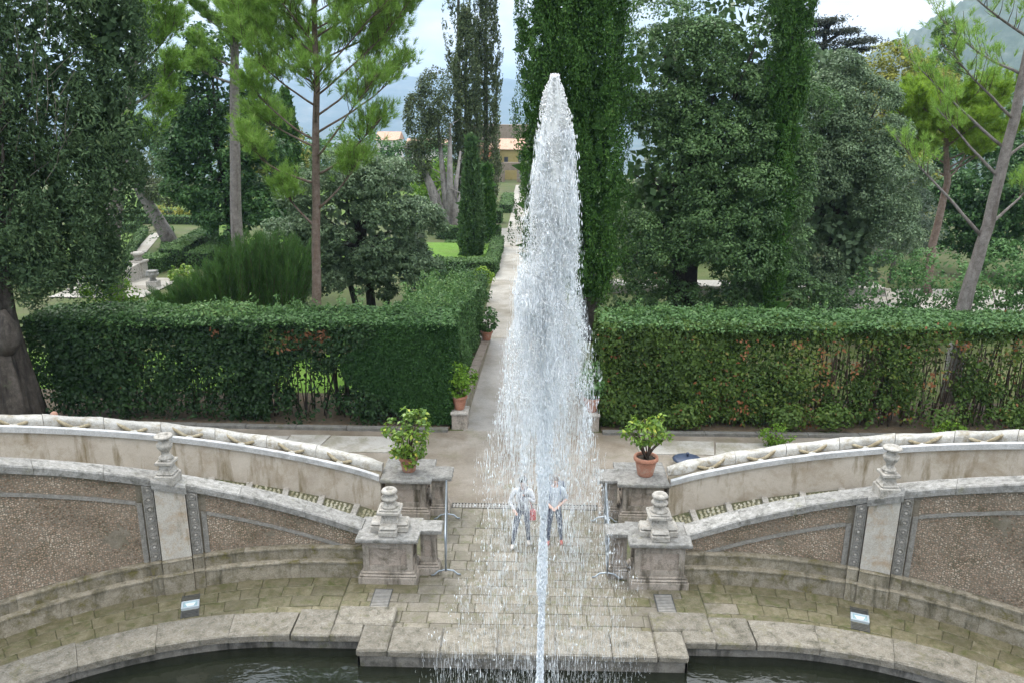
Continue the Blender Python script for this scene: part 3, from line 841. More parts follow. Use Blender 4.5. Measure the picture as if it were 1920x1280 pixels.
def finial(cx, cy, z, label, cross=True, grp='stone finials'):
    f = empty('stone_finial', (cx, cy, z), label, 'finial', grp)
    mb = MB()
    if cross:
        for (hx, hy) in ((.40, .19), (.19, .40)):
            h = .0 if hx > hy else .003
            mb.box(cx - hx, cx + hx, cy - hy, cy + hy, z, z + .13 + h, .015)
            mb.box(cx - hx + .01, cx + hx - .01, cy - hy + .01, cy + hy - .01, z + .134 + h, z + .21 + h, .03)
        mb.build('cross_base', M['marble'], f)
        z2 = z + .21; hb, ht, hh = .19, .15, .2
    else:
        mb.box(cx - .20, cx + .20, cy - .20, cy + .20, z - .085, z + .14, .02)
        mb.box(cx - .17, cx + .17, cy - .17, cy + .17, z + .141, z + .19, .02)
        mb.build('square_base', M['marble'], f)
        z2 = z + .185; hb, ht, hh = .15, .10, .17
    mb = MB()
    v = [(cx + sx * hb, cy + sy * hb, z2) for sx, sy in ((-1, -1), (1, -1), (1, 1), (-1, 1))] + \
        [(cx + sx * (hb * .35 + ht * .65), cy + sy * (hb * .35 + ht * .65), z2 + hh * .45) for sx, sy in ((-1, -1), (1, -1), (1, 1), (-1, 1))] + \
        [(cx + sx * ht, cy + sy * ht, z2 + hh) for sx, sy in ((-1, -1), (1, -1), (1, 1), (-1, 1))]
    mb.add(v, [(0, 1, 5, 4), (1, 2, 6, 5), (2, 3, 7, 6), (3, 0, 4, 7), (4, 5, 9, 8), (5, 6, 10, 9), (6, 7, 11, 10), (7, 4, 8, 11), (8, 9, 10, 11)])
    mb.build('waist', M['marble'], f)
    z3 = z2 + hh - .004
    hs = .245 if cross else .17
    mb = MB(); mb.box(cx - hs, cx + hs, cy - hs, cy + hs, z3, z3 + .075, .015); mb.box(cx - hs + .045, cx + hs - .045, cy - hs + .045, cy + hs - .045, z3 + .076, z3 + .11, .015)
    mb.build('square_cap', M['marble'], f)
    z4 = z3 + .105
    if cross:
        prof = [(.175, 0), (.185, .03), (.165, .06), (.13, .075), (.115, .12), (.125, .15), (.165, .175), (.178, .205), (.165, .235), (.10, .26), (.085, .285), (.10, .31), (.165, .335), (.172, .36), (.15, .395), (.12, .41), (.075, .405), (.07, .36)]
    else:
        prof = [(.135, 0), (.14, .03), (.12, .055), (.09, .075), (.075, .11), (.085, .16), (.13, .22), (.155, .28), (.15, .32), (.10, .365), (.085, .40), (.10, .43), (.175, .455), (.185, .48), (.165, .50), (.10, .505), (.09, .48)]
    mb = MB(); mb.lathe(prof, (cx, cy, z4), 22)
    mb.build('baluster', M['marble'], f)
    return f

for s in (-1, 1):
    who = 'with a potted lemon tree hiding its pot' if s < 0 else 'under the open lemon tree in a bare terracotta pot'
    pin = empty('stone_pedestal', (s * 2.85, 15.2, 0), ('pale panelled pedestal with mossy top slab at the pool end, ' if s < 0 else 'stained panelled pedestal with broken plaster at the pool end, ') + side_txt[s], 'pedestal', 'pedestals at the foot of the ramps')
    X = lambda a, b: (min(s * a, s * b), max(s * a, s * b))
    x0, x1 = X(2.24, 3.49); moulded(None, x0, x1, 14.80, 15.66, 1.10, pin, [M['ped']])
    x0, x1 = X(1.80, 2.30); 
    moulded(None, x0, x1, 15.20, 15.58, 1.096, pin, [M['ped']], inset=.08)
    out = [(2.19, 14.72), (3.50, 14.72), (3.50, 15.72), (2.19, 15.70), (2.19, 15.62), (1.74, 15.60), (1.74, 15.13), (2.19, 15.12)]
    out = [(s * a, b) for a, b in out]
    if s < 0: out = out[::-1]
    rough_slab(out, 1.018, 1.10, M['coping'], pin)
    pout = empty('stone_pedestal', (s * 2.8, 18.2, 0), 'large panelled stone pedestal ' + who, 'pedestal', 'pedestals at the foot of the ramps')
    x0, x1 = X(2.32, 3.50); moulded(None, x0, x1, 17.68, 18.86, 1.04, pout, [M['ped']])
    x0, x1 = X(1.86, 2.38); moulded(None, x0, x1, 17.88, 18.42, 1.036, pout, [M['ped']], inset=.08)
    out = [(2.26, 17.60), (3.52, 17.62), (3.54, 18.95), (2.27, 18.93), (2.26, 18.52), (1.78, 18.48), (1.78, 17.80), (2.26, 17.80)]
    out = [(s * a, b) for a, b in out]
    if s < 0: out = out[::-1]
    rough_slab(out, .958, 1.04, M['coping'], pout)
    finial(s * 2.84, 15.22, 1.10, 'turned stone finial on a cross-shaped base, on the pedestal ' + side_txt[s])
    c = P(s, (PIER0 + PIER1) / 2, 8.80, 0)
    finial(c[0], c[1], z_cop((PIER0 + PIER1) / 2) + .172, 'slim stone vase finial on the ramp wall pier ' + side_txt[s], False, 'pier finials')
# ------------------------------------------------------------------ foliage
def unit(v): return v / np.maximum(np.linalg.norm(v, axis=1), 1e-9)[:, None]
def rdir(n): return unit(rng.normal(size=(n, 3)))

class Leaves:
    """collects leaf quads (base, left, tip, right) in numpy blocks"""
    def __init__(s): s.V, s.T = [], []
    def add(s, C, N, U, L, W, tint):
        C = np.asarray(C, float); n = len(C)
        if n == 0: return
        L = np.broadcast_to(L, (n,))[:, None]; W = np.broadcast_to(W, (n,))[:, None]
        N = unit(N); U = unit(U - N * np.sum(U * N, axis=1)[:, None]); S = np.cross(N, U)
        V = np.empty((n, 4, 3))
        V[:, 0] = C; V[:, 2] = C + U * L - N * (L * .12)
        mid = C + U * (L * .45) + N * (L * .06)
        V[:, 1] = mid + S * (W * .5); V[:, 3] = mid - S * (W * .5)
        s.V.append(V.reshape(-1, 3)); s.T.append(np.repeat(np.clip(tint, 0, 1), 4))
    def count(s): return sum(len(v) for v in s.V) // 4
    def build(s, name, mat, parent=None, kind='stuff'):
        V = np.concatenate(s.V); T = np.concatenate(s.T)
        F = np.arange(len(V), dtype=np.int32)
        return link(name, foreach_mesh(name, V, F, 4, mat, T), parent, kind)

class Needles(Leaves):
    def add(s, C, U, L, W, tint):
        C = np.asarray(C, float); n = len(C)
        if n == 0: return
        U = unit(U); S = unit(np.cross(U, rdir(n)))
        L = np.broadcast_to(L, (n,))[:, None]; W = np.broadcast_to(W, (n,))[:, None]
        V = np.empty((n, 3, 3)); V[:, 0] = C + S * W * .5; V[:, 1] = C - S * W * .5; V[:, 2] = C + U * L
        s.V.append(V.reshape(-1, 3)); s.T.append(np.repeat(np.clip(tint, 0, 1), 3))
    def build(s, name, mat, parent=None, kind='stuff'):
        V = np.concatenate(s.V); T = np.concatenate(s.T)
        return link(name, foreach_mesh(name, V, np.arange(len(V), dtype=np.int32), 3, mat, T), parent, kind)

def G(name, cols, pos=None, **k): M[name] = tinted(name, cols, pos, **k)
G('leaf_oak', [(0.053, 0.103, 0.035), (0.099, 0.179, 0.060), (0.158, 0.265, 0.093), (0.257, 0.384, 0.155)], [0, .45, .85, 1], spec=0.3, rough=.45)
G('leaf_greyoak', [(0.084, 0.131, 0.066), (0.147, 0.218, 0.110), (0.226, 0.313, 0.169), (0.362, 0.469, 0.264)], [0, .4, .8, 1], spec=0.3, rough=.45)
G('leaf_cypress', [(0.027, 0.072, 0.012), (0.054, 0.133, 0.021), (0.092, 0.194, 0.034), (0.141, 0.224, 0.054)], [0, .45, .88, 1])
G('leaf_darkcypress', [(0.035, 0.069, 0.028), (0.066, 0.117, 0.048), (0.108, 0.175, 0.072), (0.164, 0.222, 0.095)], [0, .45, .85, 1])
G('leaf_oldcypress', [(0.050, 0.069, 0.029), (0.088, 0.121, 0.051), (0.138, 0.183, 0.077), (0.193, 0.212, 0.099)], [0, .45, .85, 1])
G('leaf_pine', [(0.132, 0.229, 0.041), (0.218, 0.367, 0.066), (0.312, 0.504, 0.105), (0.418, 0.496, 0.189)], [0, .4, .85, 1], transl=.4)
G('leaf_darkpine', [(0.046, 0.094, 0.022), (0.085, 0.156, 0.031), (0.137, 0.221, 0.048)], None, transl=.3)
G('leaf_limepine', [(0.130, 0.213, 0.022), (0.217, 0.343, 0.035), (0.293, 0.450, 0.055), (0.357, 0.403, 0.106)], [0, .4, .85, 1], transl=.4)
G('leaf_magnolia', [(0.029, 0.075, 0.021), (0.061, 0.140, 0.038), (0.105, 0.213, 0.061), (0.175, 0.306, 0.102)], [0, .5, .9, 1], spec=0.3, rough=.45)
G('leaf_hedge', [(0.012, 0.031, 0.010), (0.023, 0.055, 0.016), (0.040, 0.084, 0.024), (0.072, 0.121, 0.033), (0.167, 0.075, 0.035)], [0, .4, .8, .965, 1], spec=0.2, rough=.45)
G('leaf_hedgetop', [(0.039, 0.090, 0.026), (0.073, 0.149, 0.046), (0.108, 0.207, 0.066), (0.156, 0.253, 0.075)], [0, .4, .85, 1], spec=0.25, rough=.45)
G('leaf_hedge_r', [(0.030, 0.059, 0.012), (0.059, 0.104, 0.021), (0.091, 0.152, 0.030), (0.142, 0.186, 0.038), (.24, .10, .045)], [0, .4, .8, .93, 1], spec=0.2, rough=.45)
G('leaf_yew', [(0.014, 0.046, 0.011), (0.027, 0.077, 0.015), (0.046, 0.110, 0.023)], None)
G('leaf_tamarisk', [(0.043, 0.098, 0.022), (0.071, 0.151, 0.034), (0.108, 0.215, 0.050)], None, transl=.3)
G('leaf_lemon', [(0.078, 0.156, 0.022), (0.143, 0.252, 0.031), (0.247, 0.360, 0.044), (0.494, 0.480, 0.066)], [0, .4, .85, 1], transl=.35, spec=.5, rough=.4)
G('leaf_plane', [(0.146, 0.166, 0.026), (0.220, 0.235, 0.035), (0.305, 0.303, 0.053), (0.342, 0.276, 0.070)], None)
G('leaf_olive', [(0.110, 0.149, 0.100), (0.176, 0.230, 0.158), (0.264, 0.322, 0.231)], None)
G('leaf_shrub', [(0.050, 0.111, 0.031), (0.087, 0.183, 0.054), (0.143, 0.262, 0.084)], None)
G('leaf_box', [(0.040, 0.086, 0.026), (0.070, 0.137, 0.040), (0.106, 0.189, 0.055)], None)
G('leaf_bright', [(.10, .2, .02), (.17, .30, .03), (.28, .4, .05)], None, transl=.4)
G('leaf_cedar', [(.03, .038, .026), (.05, .06, .042), (.075, .09, .06)], None)

G('leaf_cone', [(.045, .095, .03), (.075, .145, .045), (.11, .19, .065)], None)
def clumps_on(ells, n, lo=.72, hi=1.0, zbias=0.0, view=None):
    """clump centres near the surface of a set of ellipsoids; returns centres and outward directions"""
    C, D = [], []
    vol = np.array([e[3] * e[4] + e[3] * e[5] + e[4] * e[5] for e in ells]); vol = vol / vol.sum()
    for e, f in zip(ells, vol):
        k = max(3, int(n * f)); d = rdir(k)
        if view is not None:                      # most clumps where the photograph looks; the far side is thinner
            flip = (d[:, 1] > .25) & (rng.random(k) < view); d[flip, 1] *= -1
        r = rng.uniform(lo, hi, k)[:, None]
        c = np.array(e[:3]) + d * r * np.array(e[3:6])
        C.append(c); D.append(unit(d / np.array(e[3:6])))
    C, D = np.concatenate(C), np.concatenate(D)
    # drop clumps buried deep in a neighbouring ellipsoid
    keep = np.ones(len(C), bool)
    for e in ells:
        q = np.sum(((C - np.array(e[:3])) / np.array(e[3:6])) ** 2, axis=1); keep &= q > .42
    return C[keep], D[keep]

def broadleaf(lv, ells, n_clump, per, leaf, cr=(.5, 1.0), flat=.75, view=.7, tint=(.42, .2), filler=900, droop=.3, lobe=None):
    """boughs (lobes) on the crown envelope, leaf clumps on every bough, leaves on every clump"""
    if lobe:
        LC, LD = clumps_on(ells, lobe[0], .80, 1.0, view=view)
        lr = rng.uniform(lobe[1], lobe[2], len(LC))
        lob = [(*c, r * rng.uniform(.85, 1.25), r * rng.uniform(.85, 1.15), r * rng.uniform(.6, .85)) for c, r in zip(LC - LD * (lr * .35)[:, None], lr)]
        k = max(4, n_clump // len(lob)); Cs, Ds, Lt = [], [], []
        for l, ld in zip(lob, LD):
            d = rdir(k); bad = (d @ ld < -.15) | (d[:, 2] < -.55); d[bad] *= -1
            bad = d @ ld < -.3; d[bad] = unit(d[bad] + 1.2 * ld)
            Cs.append(np.array(l[:3]) + d * np.array(l[3:6]) * rng.uniform(.8, 1.05, k)[:, None]); Ds.append(d); Lt.append(np.full(k, rng.normal(0, .09)))
        C, D, lt = np.concatenate(Cs), np.concatenate(Ds), np.concatenate(Lt)
    else:
        C, D = clumps_on(ells, n_clump, view=view); lt = np.zeros(len(C))
    n = len(C)
    R = rng.uniform(cr[0], cr[1], n)
    ct = rng.normal(0, .10, n) + lt
    idx = np.repeat(np.arange(n), per); m = len(idx)
    d = rdir(m); out = D[idx]
    back = np.sum(d * out, axis=1) < -.25; d[back] *= -1
    rr = R[idx] * (.45 + .55 * rng.random(m) ** .5)
    pos = C[idx] + d * rr[:, None] * np.array([1, 1, flat])
    N = unit(d * .8 + np.array([0, 0, .5]) + rng.normal(0, .45, (m, 3)))
    U = unit(rdir(m) + out * .4 - np.array([0, 0, droop]))
    L = leaf * rng.uniform(.7, 1.3, m)
    lv.add(pos, N, U, L, L * rng.uniform(.45, .7, m), rng.normal(tint[0], tint[1], m) + ct[idx])
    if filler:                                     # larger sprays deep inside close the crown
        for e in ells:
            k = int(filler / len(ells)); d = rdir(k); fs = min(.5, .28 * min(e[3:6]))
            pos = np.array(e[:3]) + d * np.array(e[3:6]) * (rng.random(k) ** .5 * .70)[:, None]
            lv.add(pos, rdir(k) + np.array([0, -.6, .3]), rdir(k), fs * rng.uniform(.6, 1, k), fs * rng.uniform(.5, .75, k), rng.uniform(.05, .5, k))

def cypress(lv, x, y, z0, z1, prof, n_spray, per=34, leaf=.13, spray=.8, lobes=5, lean=(0, 0), view=.75, tint=(.42, .2), filler=500, amp=.16):
    """prof(t) -> radius at height fraction t; sprays stand like flames on the column"""
    t = rng.random(n_spray) ** .95; an = rng.uniform(0, 2 * math.pi, n_spray)
    flip = (np.sin(an) > .3) & (rng.random(n_spray) < view); an[flip] *= -1
    r0 = np.array([prof(q) for q in t])
    ph = rng.uniform(0, 6.28, 6)
    zz = z0 + (z1 - z0) * t
    lob = 1 + amp * np.sin(an * lobes + ph[0] + zz * .35) + amp * .7 * np.sin(an * 3 + ph[1] - zz * .8) + amp * .5 * np.sin(zz * 1.7 + ph[2] + an)
    r = r0 * lob * rng.uniform(.72, 1.04, n_spray)
    cx = x + lean[0] * t; cy = y + lean[1] * t
    base = np.stack([cx + np.cos(an) * r, cy + np.sin(an) * r, zz], 1)
    out = np.stack([np.cos(an), np.sin(an), np.zeros(n_spray)], 1)
    ln = spray * rng.uniform(.55, 1.4, n_spray); wd = ln * rng.uniform(.19, .30, n_spray)
    axis = unit(np.array([0, 0, 1.0]) + out * rng.uniform(.05, .35, n_spray)[:, None] + rng.normal(0, .08, (n_spray, 3)))
    idx = np.repeat(np.arange(n_spray), per); m = len(idx)
    u = rng.random(m)
    w = wd[idx] * np.sqrt(np.clip(1 - u, .03, 1)) * (u * 2.5 + .4).clip(0, 1)
    d = rdir(m); d[np.sum(d * out[idx], axis=1) < -.2] *= -1
    pos = base[idx] + axis[idx] * (ln[idx] * (u - .3))[:, None] + d * w[:, None]
    N = unit(d + rng.normal(0, .35, (m, 3)) + np.array([0, 0, .15]))
    U = unit(axis[idx] + d * .35 + rng.normal(0, .25, (m, 3)))
    L = leaf * rng.uniform(.7, 1.4, m)
    ct = rng.normal(0, .13, n_spray)
    lv.add(pos, N, U, L, L * rng.uniform(.4, .6, m), rng.normal(tint[0], tint[1], m) + ct[idx])
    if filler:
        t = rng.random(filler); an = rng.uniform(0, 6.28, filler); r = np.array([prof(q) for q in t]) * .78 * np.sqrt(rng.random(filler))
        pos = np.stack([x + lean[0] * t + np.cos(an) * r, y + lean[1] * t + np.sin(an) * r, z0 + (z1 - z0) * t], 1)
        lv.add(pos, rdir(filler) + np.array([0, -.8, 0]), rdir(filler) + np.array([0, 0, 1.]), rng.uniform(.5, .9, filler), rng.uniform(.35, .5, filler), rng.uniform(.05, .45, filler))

def tree(name, loc, label, cat='tree', group=None): return empty(name, loc, label, cat, group)

def limb(mb, p0, d, L, r0, r1, n=7, bend=(0, 0, .25), wob=.06, sides=7):
    """a bent limb; returns its points"""
    p0 = Vector(p0); d = Vector(d).normalized(); b = Vector(bend); pts = [p0]
    for i in range(1, n + 1):
        d = (d + b / n + Vector((rnd.gauss(0, wob), rnd.gauss(0, wob), rnd.gauss(0, wob)))).normalized()
        pts.append(pts[-1] + d * (L / n))
    mb.tube(pts, [r0 + (r1 - r0) * i / n for i in range(n + 1)], sides)
    return pts

def tufts(nd_, P0, axis, per, L, W, spread=.9, tint=(.45, .22)):
    """brush-like needle tufts: P0 points, axis directions"""
    P0 = np.asarray(P0, float); axis = unit(np.asarray(axis, float)); n = len(P0)
    idx = np.repeat(np.arange(n), per); m = len(idx)
    U = unit(axis[idx] + rdir(m) * spread)
    ct = rng.normal(0, .13, n)
    nd_.add(P0[idx] + axis[idx] * (rng.uniform(-.12, .1, m))[:, None], U, L * rng.uniform(.7, 1.2, m), W, rng.normal(tint[0], tint[1], m) + ct[idx])

def pine(name, label, trunk, tr, branches, mat_leaf, mat_bark, per=26, nl=.22, nw=.018, sub=9, sublen=(.7, 1.4), up=.55, lab_group=None, tips=5, start=.3, spread=.9):
    """trunk: points; tr: radii; branches: (height fraction, azimuth deg, length, elevation deg, bend z)"""
    t = tree(name, trunk[0], label, 'tree', lab_group)
    mb = MB(); tp = [Vector(p) for p in trunk]
    # resample the trunk
    n = 18; seg = []
    for i in range(n + 1):
        f = i / n * (len(tp) - 1); k = min(int(f), len(tp) - 2); q = tp[k].lerp(tp[k + 1], f - k)
        seg.append(q + Vector((rnd.gauss(0, .012), rnd.gauss(0, .012), 0)))
    rad = [tr[0] + (tr[1] - tr[0]) * (i / n) ** .9 for i in range(n + 1)]; rad[0] *= 1.25
    mb.tube(seg, rad, 12, flute=.02)
    mb.build('trunk', mat_bark, t)
    nd_ = Needles(); bm_ = MB(); tw = MB()
    P0, AX = [], []
    for (h, az, L, el, bz) in branches:
        f = h * n; k = min(int(f), n - 1); p = seg[k].lerp(seg[k + 1], f - k)
        a, e = RAD(az), RAD(el)
        d = (math.cos(a) * math.cos(e), math.sin(a) * math.cos(e), math.sin(e))
        r0 = max(.03, rad[k] * .34)
        pts = limb(bm_, p, d, L, r0, .012, 9, (0, 0, bz), .05)
        for j in range(sub if h > .6 else int(sub * .75)):
            st0 = start if h > .6 else max(start, .58)
            if h > .74: st0 = min(start, .14)
            q = st0 + (1 - st0) * (j + rnd.random() * .6) / sub
            fk = q * 9; kk = min(int(fk), 8); b0 = pts[kk].lerp(pts[kk + 1], fk - kk)
            dirb = (pts[kk + 1] - pts[kk]).normalized()
            sd = dirb.cross(Vector((0, 0, 1))).normalized() * rnd.choice((-1, 1)) * rnd.uniform(.4, 1.1)
            dv = (dirb * rnd.uniform(.3, .9) + sd + Vector((0, 0, rnd.uniform(.1, up))))
            sl = rnd.uniform(*sublen) * (.65 + .35 * (1 - abs(q - .6)))
            sp = limb(tw, b0, dv, sl, .013, .005, 4, (0, 0, .5), .08, 4)
            for m_ in range(tips):
                u = .35 + .65 * (m_ + rnd.random()) / tips
                fk = u * 4; k2 = min(int(fk), 3); c = sp[k2].lerp(sp[k2 + 1], fk - k2)
                off = Vector((rnd.gauss(0, .2), rnd.gauss(0, .2), rnd.gauss(.06, .13)))
                P0.append(c + off); AX.append((sp[k2 + 1] - sp[k2]).normalized() * .7 + Vector((0, 0, .55)) + off)
        P0.append(pts[-1]); AX.append((pts[-1] - pts[-2]).normalized())
    tufts(nd_, P0, AX, per, nl, nw, spread)
    bm_.build('branches', mat_bark, t); tw.build('twigs', M['twig'], t, 'stuff')
    nd_.build('crown', mat_leaf, t)
    return t

# ---- the right-hand group: twin cypress behind the jet, holm oaks, slim cypress
def prof_pts(ps):
    ts = [p[0] for p in ps]; rs = [p[1] for p in ps]
    return lambda q: float(np.interp(q, ts, rs))

t = tree('cypress_tree', (2.8, 34.2, 0), 'broad bright green cypress column right behind the fountain jet', group='cypresses')
mb = MB(); mb.tube([(2.85, 34.3, -.1), (2.75, 34.3, 2.0), (2.4, 34.2, 5), (1.7, 34.2, 14)], [.42, .33, .28, .1], 14, flute=.07)
for dx, dy in ((-1.5, .1), (.2, .1)): mb.tube([(2.7 + dx * .1, 34.2, 1.2), (2.5 + dx * .7, 34.2 + dy, 4), (2.4 + dx, 34.2 + dy, 12)], [.22, .17, .06], 9)
mb.build('trunk', M['bark_dark'], t)
lv = Leaves()
PC = prof_pts([(0, .5), (.06, .95), (.2, 1.12), (.5, 1.22), (.75, 1.12), (.92, .7), (1, .1)])
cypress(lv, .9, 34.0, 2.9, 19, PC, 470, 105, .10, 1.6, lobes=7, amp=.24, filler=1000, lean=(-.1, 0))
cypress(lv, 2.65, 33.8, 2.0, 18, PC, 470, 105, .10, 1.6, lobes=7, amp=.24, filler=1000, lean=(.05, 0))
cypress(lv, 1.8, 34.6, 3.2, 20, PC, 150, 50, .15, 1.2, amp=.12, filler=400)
lv.build('crown', M['leaf_cypress'], t)

def oak(name, loc, label, ells, trunks, nclump, per, leaf, mat, cr=(.5, 1.0), group='holm oaks', **k):
    t = tree(name, loc, label, 'tree', group)
    mb = MB()
    for (pts, r) in trunks: mb.tube(pts, r, 10, flute=.06)
    top = Vector(trunks[0][0][-1])
    for e in ells:                                  # limbs into every lobe of the crown
        for q in range(3):
            tgt = Vector(e[:3]) + Vector((rnd.uniform(-.5, .5) * e[3], rnd.uniform(-.5, .5) * e[4], rnd.uniform(-.3, .5) * e[5]))
            m = top.lerp(tgt, .5) + Vector((rnd.uniform(-.3, .3), rnd.uniform(-.3, .3), -.3))
            mb.tube([top, m, tgt], [.16, .1, .03], 6)
    mb.build('trunk', M['bark_dark'], t)
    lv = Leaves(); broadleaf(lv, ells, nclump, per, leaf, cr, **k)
    lv.build('crown', mat, t)
    return t

oak('holm_oak_tree', (7.3, 37, 0), 'huge dark holm oak with two trunks behind the hedge, between two cypresses',
    [(7.6, 37.5, 8.2, 4.0, 3.4, 4.2), (6.0, 37, 11.8, 2.5, 2.6, 3.0), (8.8, 37.4, 12.3, 2.8, 2.8, 3.6), (10.2, 37.6, 7.5, 2.4, 2.6, 3.6), (5.4, 36.6, 6.0, 1.9, 2.2, 3.4), (8.2, 36.2, 5.2, 3.0, 2.2, 2.2), (11.3, 37.8, 10.2, 1.6, 2.0, 2.6), (5.2, 37.4, 3.0, 1.6, 1.4, 1.9), (10.4, 37.6, 3.4, 1.9, 1.6, 2.0), (9.6, 34.6, 6.4, 1.0, .9, 1.3), (9.3, 34.8, 4.0, 1.0, .9, 1.1), (7.0, 35.6, 8.6, 2.2, 1.2, 2.0), (7.4, 35.8, 10.6, 2.0, 1.2, 1.6)],
    [([(7.0, 37, -.1), (7.0, 37, 3.2), (7.2, 37, 6.5)], [.42, .33, .25]), ([(7.75, 37.2, -.1), (7.7, 37.2, 3.2), (8.0, 37.2, 6.5)], [.36, .3, .2]), ([(10.1, 37.8, -.1), (10.2, 37.8, 3), (10.0, 37.6, 6)], [.3, .25, .16])],
    2500, 54, .135, M['leaf_oak'], (.24, .52), filler=6500, lobe=(120, .8, 1.5))
oak('holm_oak_tree', (16.4, 42, 0), 'grey-green holm oak to the right of the slim cypress',
    [(15.9, 42.4, 8.4, 2.7, 2.6, 4.2), (17.2, 42, 6.6, 2.5, 2.4, 3.4), (14.4, 42, 6.4, 2.4, 2.4, 4.6), (14.6, 42.4, 11.2, 1.7, 1.9, 2.4), (16.4, 41.6, 4.0, 3.2, 2.2, 2.0), (13.8, 41.4, 2.4, 2.0, 1.6, 2.2), (16.6, 41.2, 2.0, 2.4, 1.6, 1.8)],
    [([(16.0, 42.2, -.1), (16.1, 42.2, 3), (15.9, 42.2, 6)], [.4, .32, .2])], 1600, 52, .14, M['leaf_greyoak'], (.24, .52), filler=4500, tint=(.38, .2), lobe=(95, .7, 1.3))
oak('holm_oak_tree', (29.6, 52, 0), 'black-green holm oak at the edge behind the leaning pine',
    [(29.5, 52, 5.2, 3.2, 2.6, 3.2), (32.2, 52.4, 6.6, 2.6, 2.6, 3.2), (27.6, 51.6, 3.8, 1.9, 2, 2.4), (31, 51.4, 3, 3.4, 2.2, 2.2)],
    [([(29.6, 52.2, -.2), (29.6, 52.2, 2), (29.8, 52.2, 4)], [.35, .3, .2])], 700, 32, .24, M['leaf_magnolia'], (.3, .6), filler=1800, tint=(.3, .18), lobe=(60, .8, 1.4))
oak('holm_oak_tree', (-8.0, 38, 0), 'round grey-green holm oak bush behind the forked pine trunk',
    [(-8.0, 38.3, 4.9, 3.2, 2.8, 3.2), (-10.4, 38, 4.2, 1.9, 1.8, 2.6), (-5.9, 38, 4.6, 1.6, 1.8, 2.1), (-8.2, 37.4, 6.4, 2.0, 1.9, 1.8), (-9.4, 37.6, 3.0, 1.5, 1.6, 1.2), (-7.4, 37.2, 2.2, 1.5, 1.2, 1.0), (-5.6, 37.4, 2.6, 1.1, 1.1, 1.1), (-9.8, 37.2, 1.8, 1.2, 1.1, .9)],
    [([(-7.6, 38, -.1), (-7.7, 38, 1.6), (-7.9, 38, 3.6)], [.24, .2, .14]), ([(-7.0, 38.2, -.1), (-6.8, 38.2, 1.6), (-6.5, 38, 3.6)], [.18, .15, .1]), ([(-8.3, 38.2, -.1), (-8.7, 38.2, 1.6), (-9.2, 38, 3.4)], [.16, .13, .09])],
    1400, 42, .145, M['leaf_greyoak'], (.2, .42), filler=2400, lobe=(110, .5, .95))
oak('magnolia_tree', (-20.6, 55, -.2), 'tall dark glossy evergreen behind the bare grey pine trunk',
    [(-20.8, 55.4, 6.0, 3.6, 2.8, 4.4), (-21.4, 55, 10.6, 2.0, 2.0, 3.0), (-20.8, 55, 13.2, 1.2, 1.3, 2.2), (-18.6, 55, 8.2, 1.9, 2.0, 3.0), (-22.6, 54.6, 6.4, 1.8, 1.8, 2.8), (-19.4, 54.2, 3.2, 2.8, 2.0, 1.8)],
    [([(-20.6, 55, -.3), (-20.6, 55, 2), (-20.7, 55, 5)], [.35, .3, .2])], 1150, 36, .25, M['leaf_magnolia'], (.3, .6), group='dark evergreens', filler=2200, lobe=(100, .7, 1.3))

t = tree('cypress_tree', (10.9, 34.5, 0), 'slim leaning cypress standing in front of the holm oaks', group='cypresses')
mb = MB(); mb.tube([(11.0, 34.6, -.1), (10.9, 34.6, 5), (10.4, 34.6, 15)], [.2, .16, .06], 9, flute=.06); mb.build('trunk', M['bark_dark'], t)
lv = Leaves()
cypress(lv, 10.75, 34.5, 1.2, 18, prof_pts([(0, .2), (.1, .36), (.3, .38), (.42, .38), (.55, .55), (.75, .66), (.92, .5), (1, .1)]), 400, 85, .10, 1.0, lean=(-.4, 0), amp=.22, filler=500)
lv.build('crown', M['leaf_cypress'], t)

# ---- the big old cypress at the left
t = tree('cypress_tree', (-16.2, 23.1, 0), 'huge old dark cypress with a thick fluted trunk', group='cypresses')
mb = MB()
mb.tube([(-16.15, 23.1, -.1), (-16.1, 23.1, 1.2), (-16.15, 23.1, 2.4), (-16.3, 23.2, 3.6), (-16.3, 23.4, 5), (-16.2, 23.8, 8), (-16.0, 24.2, 12), (-16, 24.4, 16)], [.98, .80, .66, .60, .52, .42, .3, .18], 72, flute=.10)
for q in range(11):
    z = rnd.uniform(4.6, 10); a = rnd.uniform(-2.2, .4)
    limb(mb, (-16.2, 23.8, z), (math.cos(a), math.sin(a) * .4, .35), rnd.uniform(1.6, 3.2), .13, .03, 6, (0, 0, .9), .12)
mb.tube([(-15.7, 22.75, 2.6), (-15.45, 22.65, 2.95), (-15.4, 22.6, 3.4), (-15.5, 22.6, 3.9)], [.25, .3, .24, .08], 10, flute=.15)
mb.build('trunk', M['bark_old'], t)
lv = Leaves()
lobes = [(-15.4, 23.8, 6.0, 1.7, 1.4, 1.9), (-13.7, 24.2, 6.8, 1.6, 1.5, 2.6), (-12.6, 24.6, 8.6, 1.25, 1.4, 3.0), (-14.2, 24.2, 10.4, 1.9, 1.6, 3.0), (-12.3, 24.8, 11.8, 1.1, 1.3, 2.4), (-16.2, 23.6, 9.4, 1.5, 1.3, 2.6), (-17.4, 23.6, 7.4, 1.2, 1.0, 2.2), (-14.8, 24.4, 13.4, 2.4, 1.8, 2.4), (-13.4, 24.4, 5.2, .85, .9, 1.3), (-14.9, 23.8, 4.9, 1.2, 1.0, .9), (-17.4, 23.8, 12.4, 1.6, 1.4, 2.6), (-15.6, 24.8, 7.6, 1.6, 1.2, 2.6), (-13.2, 25.0, 9.2, 1.4, 1.0, 2.4), (-16.6, 25.0, 11.0, 1.6, 1.2, 2.4), (-12.8, 24.8, 13.6, 1.5, 1.2, 1.8)]
C, D = clumps_on(lobes, 1150, .60, 1.02, view=.75)
